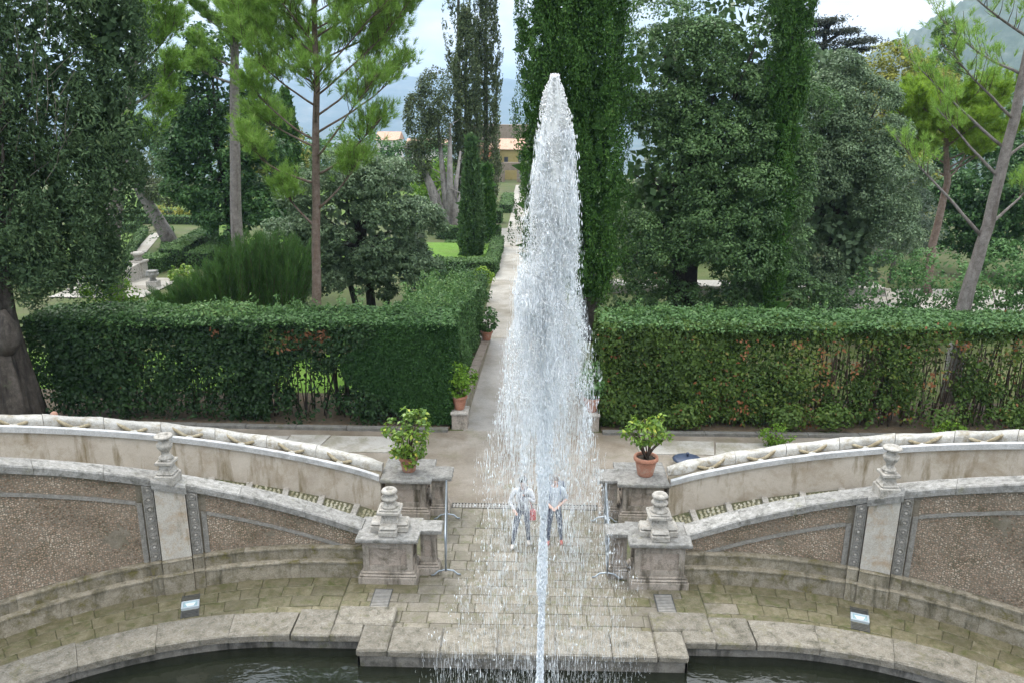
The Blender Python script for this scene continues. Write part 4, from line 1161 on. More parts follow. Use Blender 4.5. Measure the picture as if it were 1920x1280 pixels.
n = len(C); per = 82; idx = np.repeat(np.arange(n), per); m = len(idx)
cr = rng.uniform(.25, .55, n); d = rdir(m); d[np.sum(d * D[idx], axis=1) < -.2] *= -1
pos = C[idx] + d * (cr[idx] * (.4 + .6 * rng.random(m)))[:, None] * np.array([1, 1, 1.6])
ct = rng.normal(0, .14, n)
L = .13 * rng.uniform(.6, 1.5, m)
lv.add(pos, d + rng.normal(0, .5, (m, 3)), np.array([0, 0, .9]) + D[idx] * .7 + d * .4 + rng.normal(0, .3, (m, 3)), L, L * .34, rng.normal(.45, .2, m) + ct[idx])
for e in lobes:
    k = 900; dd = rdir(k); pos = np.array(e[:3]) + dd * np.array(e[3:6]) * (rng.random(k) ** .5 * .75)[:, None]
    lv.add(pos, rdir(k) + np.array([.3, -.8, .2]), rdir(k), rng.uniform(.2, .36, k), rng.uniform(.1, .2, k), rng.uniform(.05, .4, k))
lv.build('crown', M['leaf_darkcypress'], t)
tw = MB()
for q in range(34):                                 # bare dead twigs showing through the foliage
    z = rnd.uniform(7.5, 11.5); tw_p = (-15.2 + rnd.uniform(-.6, 2.0), 23.2 + rnd.uniform(-.4, .3), z)
    limb(tw, tw_p, (rnd.uniform(-.2, .9), -.3, rnd.uniform(.4, 1)), rnd.uniform(.8, 1.7), .014, .004, 5, (0, 0, .3), .12, 4)
tw.build('dead_twigs', plain('dead_grey_twig', (.17, .15, .13), .9, var=.3), t)

# ---- pines
pine('pine_tree', 'umbrella pine with upswept bare boughs in front of the round holm oak', [(-8.25, 30, -.1), (-8.1, 30, 4), (-7.85, 30, 8), (-7.65, 30, 11), (-7.6, 30, 14.5)], (.21, .08),
     [(.44, 200, 3.1, 14, .9), (.46, -20, 3.8, 18, .7), (.50, -40, 4.6, 22, .7), (.53, 150, 3.2, 16, .8), (.55, 175, 3.6, 26, .7), (.57, 10, 4.6, 24, .6), (.60, -75, 2.8, 22, .7), (.62, 25, 4.6, 28, .4), (.65, -150, 3.4, 28, .6), (.68, -10, 4.9, 28, .35), (.70, 95, 3.4, 26, .5), (.71, 190, 3.6, 32, .4), (.73, -35, 4.6, 28, .3), (.75, 170, 3.4, 28, .3), (.77, 5, 4.7, 24, .25), (.79, 160, 3.4, 30, .3), (.81, -110, 3.2, 30, .3), (.83, -20, 4.5, 22, .25), (.85, 30, 4.2, 26, .2), (.87, 205, 3.3, 28, .2), (.89, 60, 3.6, 24, .2), (.90, -60, 3.6, 26, .2), (.92, -10, 4.2, 22, .2), (.94, 150, 3.0, 26, .2), (.96, 15, 3.8, 24, .2), (.97, 230, 2.8, 30, .2), (.98, -40, 3.4, 28, .2), (.38, -28, 2.9, 30, .4), (.34, 190, 1.9, 40, .6)],
     M['leaf_pine'], M['bark_red'], per=34, nl=.27, nw=.0165, sub=27, sublen=(.7, 1.5), tips=7, start=.38, lab_group='pines')
pine('pine_tree', 'pine with a bare pale grey trunk in front of the dark magnolia', [(-18.5, 50, -.3), (-18.3, 50, 4), (-17.8, 50, 10.5), (-17.5, 50, 14), (-17.4, 50, 17)], (.42, .16),
     [(.55, 200, 2.4, 5, .5), (.58, -30, 2.4, 0, .5), (.62, 170, 2.8, 12, .6), (.66, -60, 2.4, 15, .6), (.7, 20, 2.6, 20, .5), (.74, 190, 3.0, 25, .5), (.78, -20, 2.8, 28, .4), (.82, 150, 3.0, 30, .4), (.86, -90, 2.6, 34, .4), (.9, 40, 2.6, 40, .3), (.93, 210, 2.8, 40, .3), (.97, -30, 2.2, 50, .3), (.99, 120, 2, 60, .2)],
     M['leaf_pine'], M['bark_grey'], per=38, nl=.36, nw=.034, sub=20, sublen=(.7, 1.6), tips=6, start=.3, lab_group='pines')
pine('pine_tree', 'pine with light drooping needle brushes beside the huge old cypress', [(-16.1, 30, -.1), (-15.8, 30, 5), (-15.5, 32, 10), (-15, 33, 15)], (.34, .13),
     [(.50, -10, 1.8, 20, .8), (.56, 10, 2.4, 20, .9), (.6, 70, 2.0, 30, .8), (.65, -5, 2.6, 24, .8), (.7, 190, 2, 30, .6), (.74, 20, 2.6, 30, .6), (.8, -30, 2.4, 36, .5), (.86, 60, 2.4, 40, .4), (.92, 10, 2.4, 46, .3), (.97, 150, 2, 50, .3)],
     M['leaf_pine'], M['bark_grey'], per=38, nl=.3, nw=.026, sub=20, sublen=(.6, 1.4), tips=6, start=.25, lab_group='pines')
pine('pine_tree', 'dark dense pine crown against the sky above the old cypress', [(-24.6, 46, -.2), (-24.0, 46, 6), (-21.5, 46, 13), (-19.8, 46, 18.5)], (.4, .16),
     [(.68, 10, 2.4, 10, .6), (.72, 190, 2.6, 10, .6), (.76, -40, 2.8, 16, .5), (.8, 120, 2.4, 20, .5), (.84, 10, 3.0, 24, .5), (.88, 200, 2.8, 30, .4), (.91, -70, 2.6, 34, .4), (.94, 40, 2.8, 40, .3), (.97, 160, 2.6, 44, .3), (.99, -20, 2.4, 54, .2)],
     M['leaf_darkpine'], M['bark_grey'], per=46, nl=.34, nw=.04, sub=20, sublen=(.5, 1.2), tips=7, start=.3, lab_group='pines')
pine('pine_tree', 'lime green young stone pine with a forked leaning trunk', [(22.75, 45, -.1), (22.7, 45, 2.5), (23.0, 45, 6.2), (22.6, 45, 8), (22.5, 45, 9.6)], (.26, .10),
     [(.52, 30, 3.4, 24, .6), (.54, 165, 3.2, 28, .5), (.57, -60, 2.6, 26, .6), (.60, 5, 3.8, 26, .5), (.63, 190, 3.4, 28, .4), (.66, -20, 3.8, 24, .4), (.69, 155, 3.2, 28, .4), (.72, 55, 3.0, 28, .3), (.75, -90, 2.8, 28, .3), (.78, 10, 3.8, 24, .3), (.81, 185, 3.4, 26, .3), (.84, -35, 3.4, 28, .3), (.87, 130, 2.8, 30, .3), (.90, 25, 3.2, 28, .2), (.93, 200, 3.0, 28, .2), (.95, -10, 3.2, 28, .2), (.97, 90, 2.2, 40, .2), (.98, 170, 2.6, 34, .2), (.99, -60, 2.4, 40, .2)],
     M['leaf_limepine'], M['bark_red'], per=38, nl=.30, nw=.03, sub=22, sublen=(.6, 1.4), tips=7, start=.25, lab_group='pines')
tp = pine('pine_tree', 'tall leaning pine with white lichen on the lower trunk, rooted in the hedge', [(15.0, 26.9, -.1), (14.85, 26.8, 3.3), (15.25, 26.8, 6.2), (15.5, 26.8, 10), (15.6, 26.8, 14.5)], (.27, .11),
     [(.46, 165, 4.6, 46, .25), (.50, 20, 2.4, 30, .5), (.60, 175, 3.2, 40, .3), (.64, 15, 2.6, 30, .4), (.66, 150, 4.4, 34, .2), (.72, 185, 3.6, 30, .3), (.8, 160, 3.4, 26, .3), (.86, 190, 3.4, 24, .3), (.92, 170, 3.2, 24, .3), (.95, 20, 2.5, 40, .3), (.98, 185, 3.0, 30, .3)],
     M['leaf_pine'], M['bark_grey'], per=30, nl=.22, nw=.015, sub=14, sublen=(.6, 1.3), tips=5, start=.4, lab_group='pines')
mb = MB(); mb.tube([(14.985, 26.88, -.05), (14.94, 26.86, 1.0), (14.9, 26.83, 1.9), (14.868, 26.805, 2.75)], [.36, .30, .285, .275], 14, flute=.03)
o = mb.build('lichen_bark', M['bark_white'], tp)

# ---- far cypresses round the rotunda, cedar, plane, olive and others
def far_cyp(x, y, z0, z1, prof, n, label, mat='leaf_oldcypress', lean=(0, 0), leaf=.22, spray=1.1, tr=.25, amp=.2, per=26, filler=300, low=0.0):
    t = tree('cypress_tree', (x, y, z_ground(x, y)), label, group='cypresses')
    mb = MB(); mb.tube([(x, y + .1, z_ground(x, y) - .1), (x + lean[0] * .5, y + .1, (z0 + z1) / 2), (x + lean[0], y + .1, z1 - .4)], [tr, tr * .7, .04], 9, flute=.08); mb.build('trunk', M['bark_old'], t)
    lv = Leaves(); cypress(lv, x, y, z0, z1, prof, n, per, leaf, spray, lean=lean, amp=amp, filler=filler)
    lv.build('crown', M[mat], t)
    return t
far_cyp(-5.65, 74, 2.2, 17.8, prof_pts([(0, .5), (.2, 1.0), (.45, 1.25), (.7, 1.1), (.9, .5), (1, .08)]), 620, 'bluish-green cypress spire between the bare-stemmed and the brown cypress')
far_cyp(-4.0, 76, .2, 24, prof_pts([(0, .9), (.15, 1.2), (.4, 1.15), (.7, .9), (.9, .5), (1, .1)]), 900, 'brown-green cypress, tallest of those beside the path', leaf=.2)
far_cyp(-6.6, 78, 11, 24, prof_pts([(0, .5), (.2, 1.1), (.6, 1.2), (.9, .7), (1, .1)]), 260, 'thin see-through cypress on a long bare stem', tr=.22, per=14, filler=0, spray=.9)
far_cyp(-3.95, 56, -.1, 7.8, prof_pts([(0, .65), (.1, .88), (.35, .82), (.65, .55), (.9, .22), (1, .04)]), 620, 'small conical cypress on the lawn by the path', 'leaf_cone', leaf=.15, spray=.6, amp=.08)
far_cyp(-3.2, 62, .0, 5.6, prof_pts([(0, .5), (.3, .6), (.6, .5), (1, .05)]), 300, 'squat dark cypress just behind the small conical one', 'leaf_cypress', leaf=.16, spray=.6, amp=.1)
far_cyp(-20.6, 70, 1.0, 11, prof_pts([(0, 1.2), (.3, 1.2), (.6, .8), (.9, .3), (1, .05)]), 420, 'fresh green conical cypress against the blue hills', 'leaf_cypress', leaf=.24, spray=.9, amp=.1)
t = tree('cypress_tree', (-7.2, 72, z_ground(-7, 72)), 'ancient cypress with a splayed bundle of silver-grey trunks', group='cypresses')
mb = MB()
for (x1, z1, r) in ((-10.4, 7.2, .34), (-9.3, 5.4, .30), (-8.2, 9.6, .26), (-7.0, 8.8, .3), (-6.2, 6.4, .24), (-8.9, 3.6, .36), (-5.9, 3.4, .25), (-7.5, 4.5, .3)):
    x0 = -7.1 + (x1 + 7.6) * .22
    pts = [(x0, 72 + rnd.uniform(-.3, .3), -.8), (x0 + (x1 - x0) * .35, 72 + rnd.uniform(-.3, .3), z1 * .4), (x1 + rnd.uniform(-.2, .2), 72 + rnd.uniform(-.5, .5), z1)]
    mb.tube(pts, [r * 1.3, r, r * .35], 10, flute=.12)
    for q in range(4):
        limb(mb, Vector(pts[1]).lerp(Vector(pts[2]), rnd.random()), (rnd.uniform(-1, 1), -.3, rnd.uniform(.2, 1)), rnd.uniform(.9, 2.2), .07, .015, 5, (0, 0, .3), .2, 5)
mb.build('trunk', stone('silver_dead_wood', [(.14, .125, .115), (.27, .25, .235), (.40, .38, .36)], 3, bump=.8, streak=(.07, .06, .055), streak_amt=.5), t)
lv = Leaves()
broadleaf(lv, [(-9.6, 72, 8.8, 1.1, 1.1, 2.4), (-8.2, 72, 11, 1.3, 1.1, 2.2), (-9.9, 72.3, 5.6, 1.0, 1.0, 1.6), (-7.9, 72, 8.2, .9, .9, 1.2)], 190, 70, .2, (.35, .75), flat=1.2, filler=160)
lv.build('crown', M['leaf_oldcypress'], t)

t = tree('leaning_tree', (-26.8, 60, -.4), 'leaning old tree with a dark slanted trunk over the parterre')
mb = MB(); mb.tube([(-26.8, 60, -.9), (-27.8, 60, 1.2), (-29.0, 60, 3.6), (-29.8, 60, 6)], [.6, .52, .42, .25], 12, flute=.06)
for q in range(12): limb(mb, (-28.9 + rnd.uniform(-.4, .4), 60, 3.4 + rnd.random()), (rnd.uniform(.3, 1.4), rnd.uniform(-.6, .2), rnd.uniform(-.35, .3)), rnd.uniform(1.5, 3.6), .05, .012, 6, (0, 0, -.3), .1, 5)
mb.build('trunk', M['bark_grey'], t)
lv = Leaves(); broadleaf(lv, [(-26.4, 59.6, 3.9, 2.2, 1.2, .9), (-28.8, 59.6, 5.8, 1.6, 1.2, 1.2)], 90, 46, .2, (.3, .6), filler=40)
lv.build('crown', M['leaf_oldcypress'], t)

t = tree('cedar_tree', (28.6, 80, z_ground(28, 80)), 'dark cedar with flat tiered boughs against the white sky')
mb = MB(); mb.tube([(28, 80, -1), (27.8, 80, 9), (27.4, 80, 18)], [.6, .45, .15], 10)
lv = Leaves()
for (z, x0, x1) in ((17.4, 25.2, 30.2), (16.4, 25.5, 32.6), (15.6, 25.2, 31.6), (14.6, 25.4, 30.6), (18.4, 25.6, 28.2)):
    mb.tube([(27.5, 80, z - 1.2), ((27.5 + x1) / 2, 79.6, z - .3), (x1, 79.4, z + .25)], [.2, .12, .03], 6)
    k = 70; xs_ = rng.uniform(x0, x1, k); cz = z - .35 + .10 * (xs_ - 27.5) + rng.normal(0, .14, k)
    c = np.stack([xs_, 79.8 + rng.normal(0, .9, k), cz], 1); idx = np.repeat(np.arange(k), 30); m = len(idx)
    pos = c[idx] + rng.normal(0, 1, (m, 3)) * np.array([.4, .4, .11])
    lv.add(pos, np.array([0, 0, 1.]) + rng.normal(0, .5, (m, 3)), rdir(m), .26, .13, rng.normal(.45, .2, m))
mb.build('trunk', M['bark_dark'], t); lv.build('crown', M['leaf_cedar'], t)

def simple_tree(name, loc, label, ells, n, per, leaf, mat, cr, group=None, filler=500, tr=.3, **k):
    t = tree(name, loc, label, 'tree', group)
    mb = MB(); x, y, z = loc
    c = ells[0]
    mb.tube([(x, y, z - .1), (x + .1, y, (z + c[2]) / 2), (c[0], c[1], c[2])], [tr, tr * .8, tr * .4], 8)
    for e in ells:
        for q in range(4): mb.tube([(c[0], c[1], c[2] - e[5] * .4), (e[0] + rnd.uniform(-.6, .6) * e[3], e[1] + rnd.uniform(-.5, .5) * e[4], e[2] + rnd.uniform(-.2, .6) * e[5])], [tr * .4, .03], 5)
    mb.build('trunk', M['bark_grey'], t)
    lv = Leaves(); broadleaf(lv, ells, n, per, leaf, cr, filler=filler, **k); lv.build('crown', M[mat], t)
    return t
simple_tree('plane_tree', (37, 90, z_ground(37, 90)), 'yellowing plane tree glowing behind the holm oak', [(38.0, 90, 11.8, 4.2, 3.4, 5.2), (42.0, 90, 10.6, 3.4, 3, 4.6), (35, 90, 11, 3, 3, 4.4), (38, 89, 6, 4.5, 3, 3)], 330, 70, .36, 'leaf_plane', (.7, 1.3))
simple_tree('olive_tree', (22.0, 48, -.1), 'pale silvery olive below the lime green pine', [(21.9, 48, 4.6, 1.5, 1.4, 2.4), (22.9, 48, 3.2, 1.3, 1.2, 1.6), (21.2, 47.6, 3.0, 1.1, 1.2, 1.6)], 150, 80, .16, 'leaf_olive', (.35, .7), filler=250, tr=.15)
simple_tree('conifer_tree', (53.6, 110, z_ground(53, 110)), 'dark pointed conifer rising behind the leaning pine', [(53.6, 110, 9, 3.4, 3, 7), (53.2, 110, 16, 1.7, 1.7, 5.5)], 170, 70, .42, 'leaf_darkpine', (.6, 1.2))
for (x, y, e, n_, per_, lf, mt, cr_, tn, lab) in (
    (58, 96, (58, 96, 9, 6, 4, 5), 90, 60, .45, 'leaf_shrub', (.8, 1.5), .42, 'dull green broad tree far behind the lime green pine'),
    (64, 97, (64, 97, 10, 6, 4, 6), 90, 60, .45, 'leaf_shrub', (.8, 1.5), .42, 'tallest dull green tree far behind the leaning pine, at the edge'),
    (52, 96, (52, 96, 6, 4, 3, 4), 70, 60, .45, 'leaf_shrub', (.8, 1.5), .42, 'low dull green tree far below the dark pointed conifer'),
    (25.5, 66, (25.5, 66, 4.6, 3, 2.4, 3.6), 90, 60, .32, 'leaf_plane', (.6, 1.1), .25, 'yellow-green tree in the gap behind the olive'),
    (29.4, 66, (29.4, 66, 4.2, 3, 2.4, 3.4), 90, 60, .32, 'leaf_plane', (.6, 1.1), .25, 'yellow-green tree behind the black-green holm oak'),
    (-36, 118, (-36, 118, 4, 4, 3, 4), 70, 50, .45, 'leaf_plane', (.7, 1.2), .2, 'yellow-green tree far beyond the parterre lawns'),
    (-41, 118, (-41, 118, 3, 3.5, 3, 3), 60, 50, .45, 'leaf_plane', (.7, 1.2), .2, 'lower yellow-green tree beside the old cypress edge, beyond the lawns'),
    (-52, 128, (-52, 128, 3, 8, 4, 5), 80, 46, .5, 'leaf_shrub', (.8, 1.5), .42, 'dark green tree closing the lawns, glimpsed beside the old cypress'),
    (-40, 130, (-40, 130, 2.6, 8, 4, 4.4), 80, 46, .5, 'leaf_shrub', (.8, 1.5), .42, 'dark green tree closing the lawns behind the leaning trunk'),
    (-28, 128, (-28, 128, 2.4, 8, 4, 4.4), 80, 46, .5, 'leaf_shrub', (.8, 1.5), .42, 'dark green tree closing the lawns behind the conical cypress'),
    (-17, 128, (-17, 128, 2, 6, 4, 4), 80, 46, .5, 'leaf_shrub', (.8, 1.5), .42, 'dark green tree closing the lawns above the round holm oak'),
    (5, 58, (5, 58, 2.6, 3, 2, 3.4), 70, 46, .34, 'leaf_oak', (.6, 1.1), .42, 'dim tree glimpsed beside the jet under the bright cypress'),
    (11, 58, (11, 58, 2.8, 3.5, 2, 3.6), 70, 46, .34, 'leaf_oak', (.6, 1.1), .42, 'dim tree glimpsed between the trunks of the huge holm oak'),
    (18, 58, (18, 58, 3, 3.5, 2, 3.8), 70, 46, .34, 'leaf_oak', (.6, 1.1), .42, 'dim tree glimpsed just right of the slim cypress foot'),
    (24, 59, (24, 59, 3.4, 3, 2, 3.6), 70, 46, .34, 'leaf_oak', (.6, 1.1), .42, 'dim tree glimpsed under the lime green pine'),
    (-11, 96, (-11, 96, 1.8, 2.6, 2, 3.0), 50, 50, .34, 'leaf_bright', (.5, 1), .42, 'bright yellow-green tree behind the silver-grey trunks'),
    (-7.2, 96, (-7.2, 96, 2.4, 2.0, 2, 2.6), 50, 50, .34, 'leaf_bright', (.5, 1), .42, 'bright green tree between the silver trunks and the spire')):
    simple_tree('broad_tree', (x, y, z_ground(x, y)), lab, [e], n_, per_, lf, mt, cr_, group='far trees', tint=(tn, .2), tr=.25)

# shrubs with upright feathery sprays (behind the hedge)
t = empty('tamarisk_shrub', (-12.4, 33, 0), 'feathery upright dark green shrub behind the hedge', 'shrub')
nd_ = Needles(); st_ = MB()
for q in range(300):
    bx, by = rng.uniform(-16.0, -9.3), 33 + rng.uniform(-1.1, 1.1)
    h = float(np.interp(bx, [-16, -13.6, -11.6, -9.3], [1.9, 3.1, 4.75, 4.1])) + rng.uniform(-.7, .3)
    top = Vector((bx + rng.uniform(-.5, .7), by + rng.uniform(-.4, .4), h)); base = Vector((bx * .75 - 3.1, by * .5 + 16.5, 0))
    pts = [base.lerp(top, f) + Vector((0, 0, .25 * math.sin(f * 3.1))) for f in (0, .25, .5, .75, 1)]
    st_.tube(pts, [.02, .016, .012, .008, .004], 4)
    k = 300; f = rng.uniform(.3, 1, k); pb = np.array([list(base.lerp(top, x)) for x in f]) + np.stack([np.zeros(k), np.zeros(k), .25 * np.sin(f * 3.1)], 1)
    ax = np.array((top - base).normalized())
    nd_.add(pb + rng.normal(0, .06, (k, 3)), ax + rdir(k) * .5, rng.uniform(.14, .28, k), .022, rng.normal(.4, .2, k) + rng.normal(0, .14))
st_.build('stems', M['twig'], t); nd_.build('foliage', M['leaf_tamarisk'], t)

def bush(name, loc, label, ells, n, per, leaf, mat, cr, cat='shrub', group=None, filler=100, **k):
    t = empty(name, loc, label, cat, group)
    mb = MB()
    for e in ells:
        for q in range(5): mb.tube([(loc[0] + rnd.uniform(-.1, .1), loc[1], loc[2]), (e[0] + rnd.uniform(-.6, .6) * e[3], e[1] + rnd.uniform(-.6, .6) * e[4], e[2] + rnd.uniform(-.2, .6) * e[5])], [.03, .008], 5)
    mb.build('stems', M['twig'], t, 'stuff')
    lv = Leaves(); broadleaf(lv, ells, n, per, leaf, cr, filler=filler, **k); lv.build('foliage', M[mat], t)
    return t
bush('leafy_shrub', (16.2, 34, 0), 'loose blue-green shrub behind the hedge below the grey-green oak', [(15.4, 34, 2.5, 1.5, 1.2, 1.4), (17.4, 34, 2.8, 1.6, 1.2, 1.5), (18.6, 33.6, 2.2, 1, 1, 1)], 120, 55, .14, 'leaf_shrub', (.3, .6), group='shrubs behind the hedge')
bush('leafy_shrub', (22.0, 36, 0), 'loose blue-green shrub behind the hedge right of the leaning pine', [(21.4, 36, 2.8, 1.4, 1.1, 1.5), (23.4, 36, 2.5, 1.6, 1.2, 1.4)], 95, 55, .15, 'leaf_shrub', (.3, .6), group='shrubs behind the hedge')
for (x, w, h_, lab) in ((4.4, 1.5, 1.5, 'dark shrub behind the hedge at the foot of the bright cypress'), (7.2, 1.7, 1.3, 'dark shrub behind the hedge before the huge oak trunks'), (9.6, 1.5, 1.5, 'dark shrub behind the hedge just left of the slim cypress'), (12.6, 1.7, 1.6, 'dark shrub behind the hedge just right of the slim cypress')):
    bush('leafy_shrub', (x, 35.6, 0), lab, [(x, 35.6, h_ * .75, w, .9, h_)], 110, 50, .13, 'leaf_oak', (.2, .4), group='shrubs behind the hedge', filler=160, tint=(.3, .2))
bush('leafy_shrub', (-14.2, 27.6, 0), 'bright creeper leaves hanging under the old cypress', [(-15.0, 27.4, 4.0, .7, .6, 1.1), (-14.6, 27.4, 3.3, .5, .5, .5)], 60, 40, .13, 'leaf_bright', (.25, .5), tint=(.15, .2), group='shrubs behind the hedge')
# ------------------------------------------------------------------ hedges
_lat = np.random.default_rng(5).random((64, 64))
def vnoise(x, y, sc=1.0, off=0.0):
    x = np.asarray(x, float) * sc + off + 100; y = np.asarray(y, float) * sc + off * 1.7 + 100
    xi, yi = np.floor(x).astype(int), np.floor(y).astype(int); fx, fy = x - xi, y - yi
    fx = fx * fx * (3 - 2 * fx); fy = fy * fy * (3 - 2 * fy)
    g = lambda a, b: _lat[a % 64, b % 64]
    return (g(xi, yi) * (1 - fx) + g(xi + 1, yi) * fx) * (1 - fy) + (g(xi, yi + 1) * (1 - fx) + g(xi + 1, yi + 1) * fx) * fy

def face_leaves(lv, O, A, B, N, n, leaf, depth, mask=None, tint=(.42, .2), rough=.6, up=.25, asp=.55):
    """leaves over the rectangle O + u A + v B, pushed in along -N up to depth; mask(u_m, v_m) -> keep probability"""
    O, A, B, N = (np.array(q, float) for q in (O, A, B, N))
    u, v = rng.random(n), rng.random(n)
    la, lb = np.linalg.norm(A), np.linalg.norm(B)
    if mask is not None:
        k = rng.random(n) < mask(u * la, v * lb); u, v = u[k], v[k]; n = len(u)
    bulge = (vnoise(u * la, v * lb, 1.3, 3) - .5) * depth * .9 + (vnoise(u * la, v * lb, 4, 9) - .5) * depth * .6
    dep = depth * rng.random(n) ** 1.6
    pos = O + u[:, None] * A + v[:, None] * B + N * (bulge - dep)[:, None]
    nn = unit(N + rng.normal(0, rough, (n, 3)) + np.array([0, 0, up]))
    U = rdir(n) + np.array([0, 0, -.25]) + N * .4
    L = leaf * rng.uniform(.65, 1.35, n)
    lv.add(pos, nn, U, L, L * rng.uniform(asp * .8, asp * 1.2, n), rng.normal(tint[0], tint[1], n) + (vnoise(u * la, v * lb, 1.0, 7) - .5) * .35)

def stems(mb, x0, x1, y, z1, n, r=.022, lean=.25):
    for q in range(n):
        x = rnd.uniform(x0, x1); yy = y + rnd.uniform(-.45, .5); h = z1 * rnd.uniform(.6, 1)
        p0 = Vector((x, yy, 0)); p1 = Vector((x + rnd.gauss(0, lean), yy + rnd.gauss(0, .15), h))
        mid = p0.lerp(p1, .5) + Vector((rnd.gauss(0, .06), rnd.gauss(0, .06), 0))
        rr = r * rnd.uniform(.5, 1.4); mb.tube([p0, mid, p1], [rr, rr * .85, rr * .5], 5)

HZ = 3.36
# left hedge
def yew_edge(z): return np.interp(z, [0, .3, .9, 1.4, 2.0, 2.6, 3.0, 3.4], [-3.6, -3.8, -4.5, -5.4, -6.0, -5.2, -4.7, -4.5])
def mask_left(u, v):
    x = -15.7 + u; z = v + .05
    keep = .25 + .75 * np.clip((vnoise(x, z, .9, 1) + .55 * vnoise(x, z, 2.6, 2) - .48) * 4, 0, 1)
    keep = np.where((x > -8.2) & (x < -3.6), keep * np.clip((vnoise(x, z, 1.7, 4) - .52) * 5 + .16, .08, .7), keep)
    keep = np.where(z > 2.55, np.maximum(keep, .75), keep)
    keep *= np.where(z < .35, .35, 1) * np.where((z < .7) & (x < -13), .4, 1)
    keep = np.where(x > yew_edge(z) + .15, 0, keep)
    return keep
h = empty('hedge', (-9.8, 24.7, 0), 'long left hedge, loose and gappy, ending in a smooth clipped dark yew corner', 'hedge', 'tall clipped hedges')
lv = Leaves()
face_leaves(lv, (-15.7, 23.66, .05), (13.3, 0, 0), (0, 0, HZ - .05), (0, -1, 0), 56000, .13, .42, mask_left, tint=(.33, .2))
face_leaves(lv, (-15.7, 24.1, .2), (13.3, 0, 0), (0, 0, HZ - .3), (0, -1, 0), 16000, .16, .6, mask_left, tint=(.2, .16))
face_leaves(lv, (-15.7, 25.85, .3), (13.3, 0, 0), (0, 0, HZ - .3), (0, 1, 0), 9000, .15, .5, lambda u, v: mask_left(u, v) * .9, tint=(.35, .2))
face_leaves(lv, (-9.8, 23.68, 2.45), (5.0, 0, 0), (0, 0, .7), (0, -1, 0), 5000, .11, .3, lambda u, v: np.clip((vnoise(u, v, 1.6, 35) - .45) * 2, 0, .4), tint=(1.0, .05))
lv.build('foliage', M['leaf_hedge'], h)
lv = Leaves()
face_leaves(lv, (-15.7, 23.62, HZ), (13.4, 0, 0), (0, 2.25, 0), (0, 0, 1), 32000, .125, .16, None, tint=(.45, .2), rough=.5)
for q in range(46):                                # unclipped shoots standing above the top
    x, y = rnd.uniform(-12.5, -2.7), rnd.uniform(24.6, 25.8); hh = rnd.uniform(.15, .75) * (1.2 if x > -7 else .8)
    k = 34; f = rng.random(k); pos = np.stack([x + rng.normal(0, .05, k), y + rng.normal(0, .05, k), HZ - .1 + f * hh], 1)
    lv.add(pos, rdir(k) + np.array([0, 0, .5]), rdir(k) + np.array([0, 0, .4]), .11, .055, rng.normal(.75, .15, k))
for (x, y, rx, hh) in ((-10.4, 24.7, .9, .5), (-9.4, 25.0, .8, .42)):
    k = 900; d = rdir(k); d[:, 2] = np.abs(d[:, 2]); pos = np.array([x, y, HZ - .1]) + d * np.array([rx, .6, hh]) * (rng.random(k) ** .4)[:, None]
    lv.add(pos, d + rng.normal(0, .4, (k, 3)), rdir(k), .12, .065, rng.normal(.85, .15, k))
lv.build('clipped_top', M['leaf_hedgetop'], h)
lv = Leaves()
face_leaves(lv, (-6.6, 23.62, .12), (4.26, 0, 0), (0, 0, HZ - .12), (0, -1, 0), 46000, .08, .10, lambda u, v: np.where(-6.6 + u > yew_edge(v + .12) + (vnoise(u, v, 3, 5) - .5) * .5, 1, 0), tint=(.42, .24), rough=.75, up=.4)
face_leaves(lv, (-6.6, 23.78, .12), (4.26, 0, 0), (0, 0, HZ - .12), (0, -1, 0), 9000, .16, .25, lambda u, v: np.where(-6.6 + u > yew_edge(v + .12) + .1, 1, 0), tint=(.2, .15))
face_leaves(lv, (-2.36, 23.62, .12), (0, 2.25, 0), (0, 0, HZ - .12), (1, 0, 0), 15000, .085, .10, None, tint=(.5, .22), rough=.75, up=.3)
lv.build('yew_corner', M['leaf_yew'], h)
mb = MB(); stems(mb, -15.6, -4.2, 24.7, 3.1, 150); stems(mb, -6.4, -4.6, 24.6, 3.1, 4, .07, .2); stems(mb, -7.4, -4.4, 24.6, 2.6, 14, .025, .5)
mb.build('stems', M['bark_dark'], h, 'stuff')

# hedge along the path, running back from the yew corner
h = empty('hedge', (-2.6, 30, 0), 'narrow hedge running back along the left edge of the path', 'hedge', 'tall clipped hedges')
lv = Leaves()
v0, v1 = np.array([-2.36, 25.88]), np.array([-1.95, 34.5])
k = 20000; f = rng.random(k); z = rng.random(k) ** .9
top = 3.34 - .9 * f
side = v0 + (v1 - v0) * f[:, None]
dep = .35 * rng.random(k) ** 1.6 - (vnoise(f * 9, z * 3, 1.5, 2) - .5) * .25
pos = np.stack([side[:, 0] - dep, side[:, 1], .1 + z * (top - .1)], 1)
lv.add(pos, np.array([1., -.1, .3]) + rng.normal(0, .5, (k, 3)), rdir(k), .11 * rng.uniform(.7, 1.3, k), .06, rng.normal(.42, .2, k))
k = 14000; f = rng.random(k); w = rng.random(k) * 2.2
side = v0 + (v1 - v0) * f[:, None]
pos = np.stack([side[:, 0] - w, side[:, 1], 3.34 - .9 * f - .1 * rng.random(k) + (vnoise(f * 9, w, 1.5, 6) - .5) * .25], 1)
lv.add(pos, np.array([0, 0, 1.]) + rng.normal(0, .5, (k, 3)), rdir(k), .12 * rng.uniform(.7, 1.3, k), .065, rng.normal(.6, .2, k))
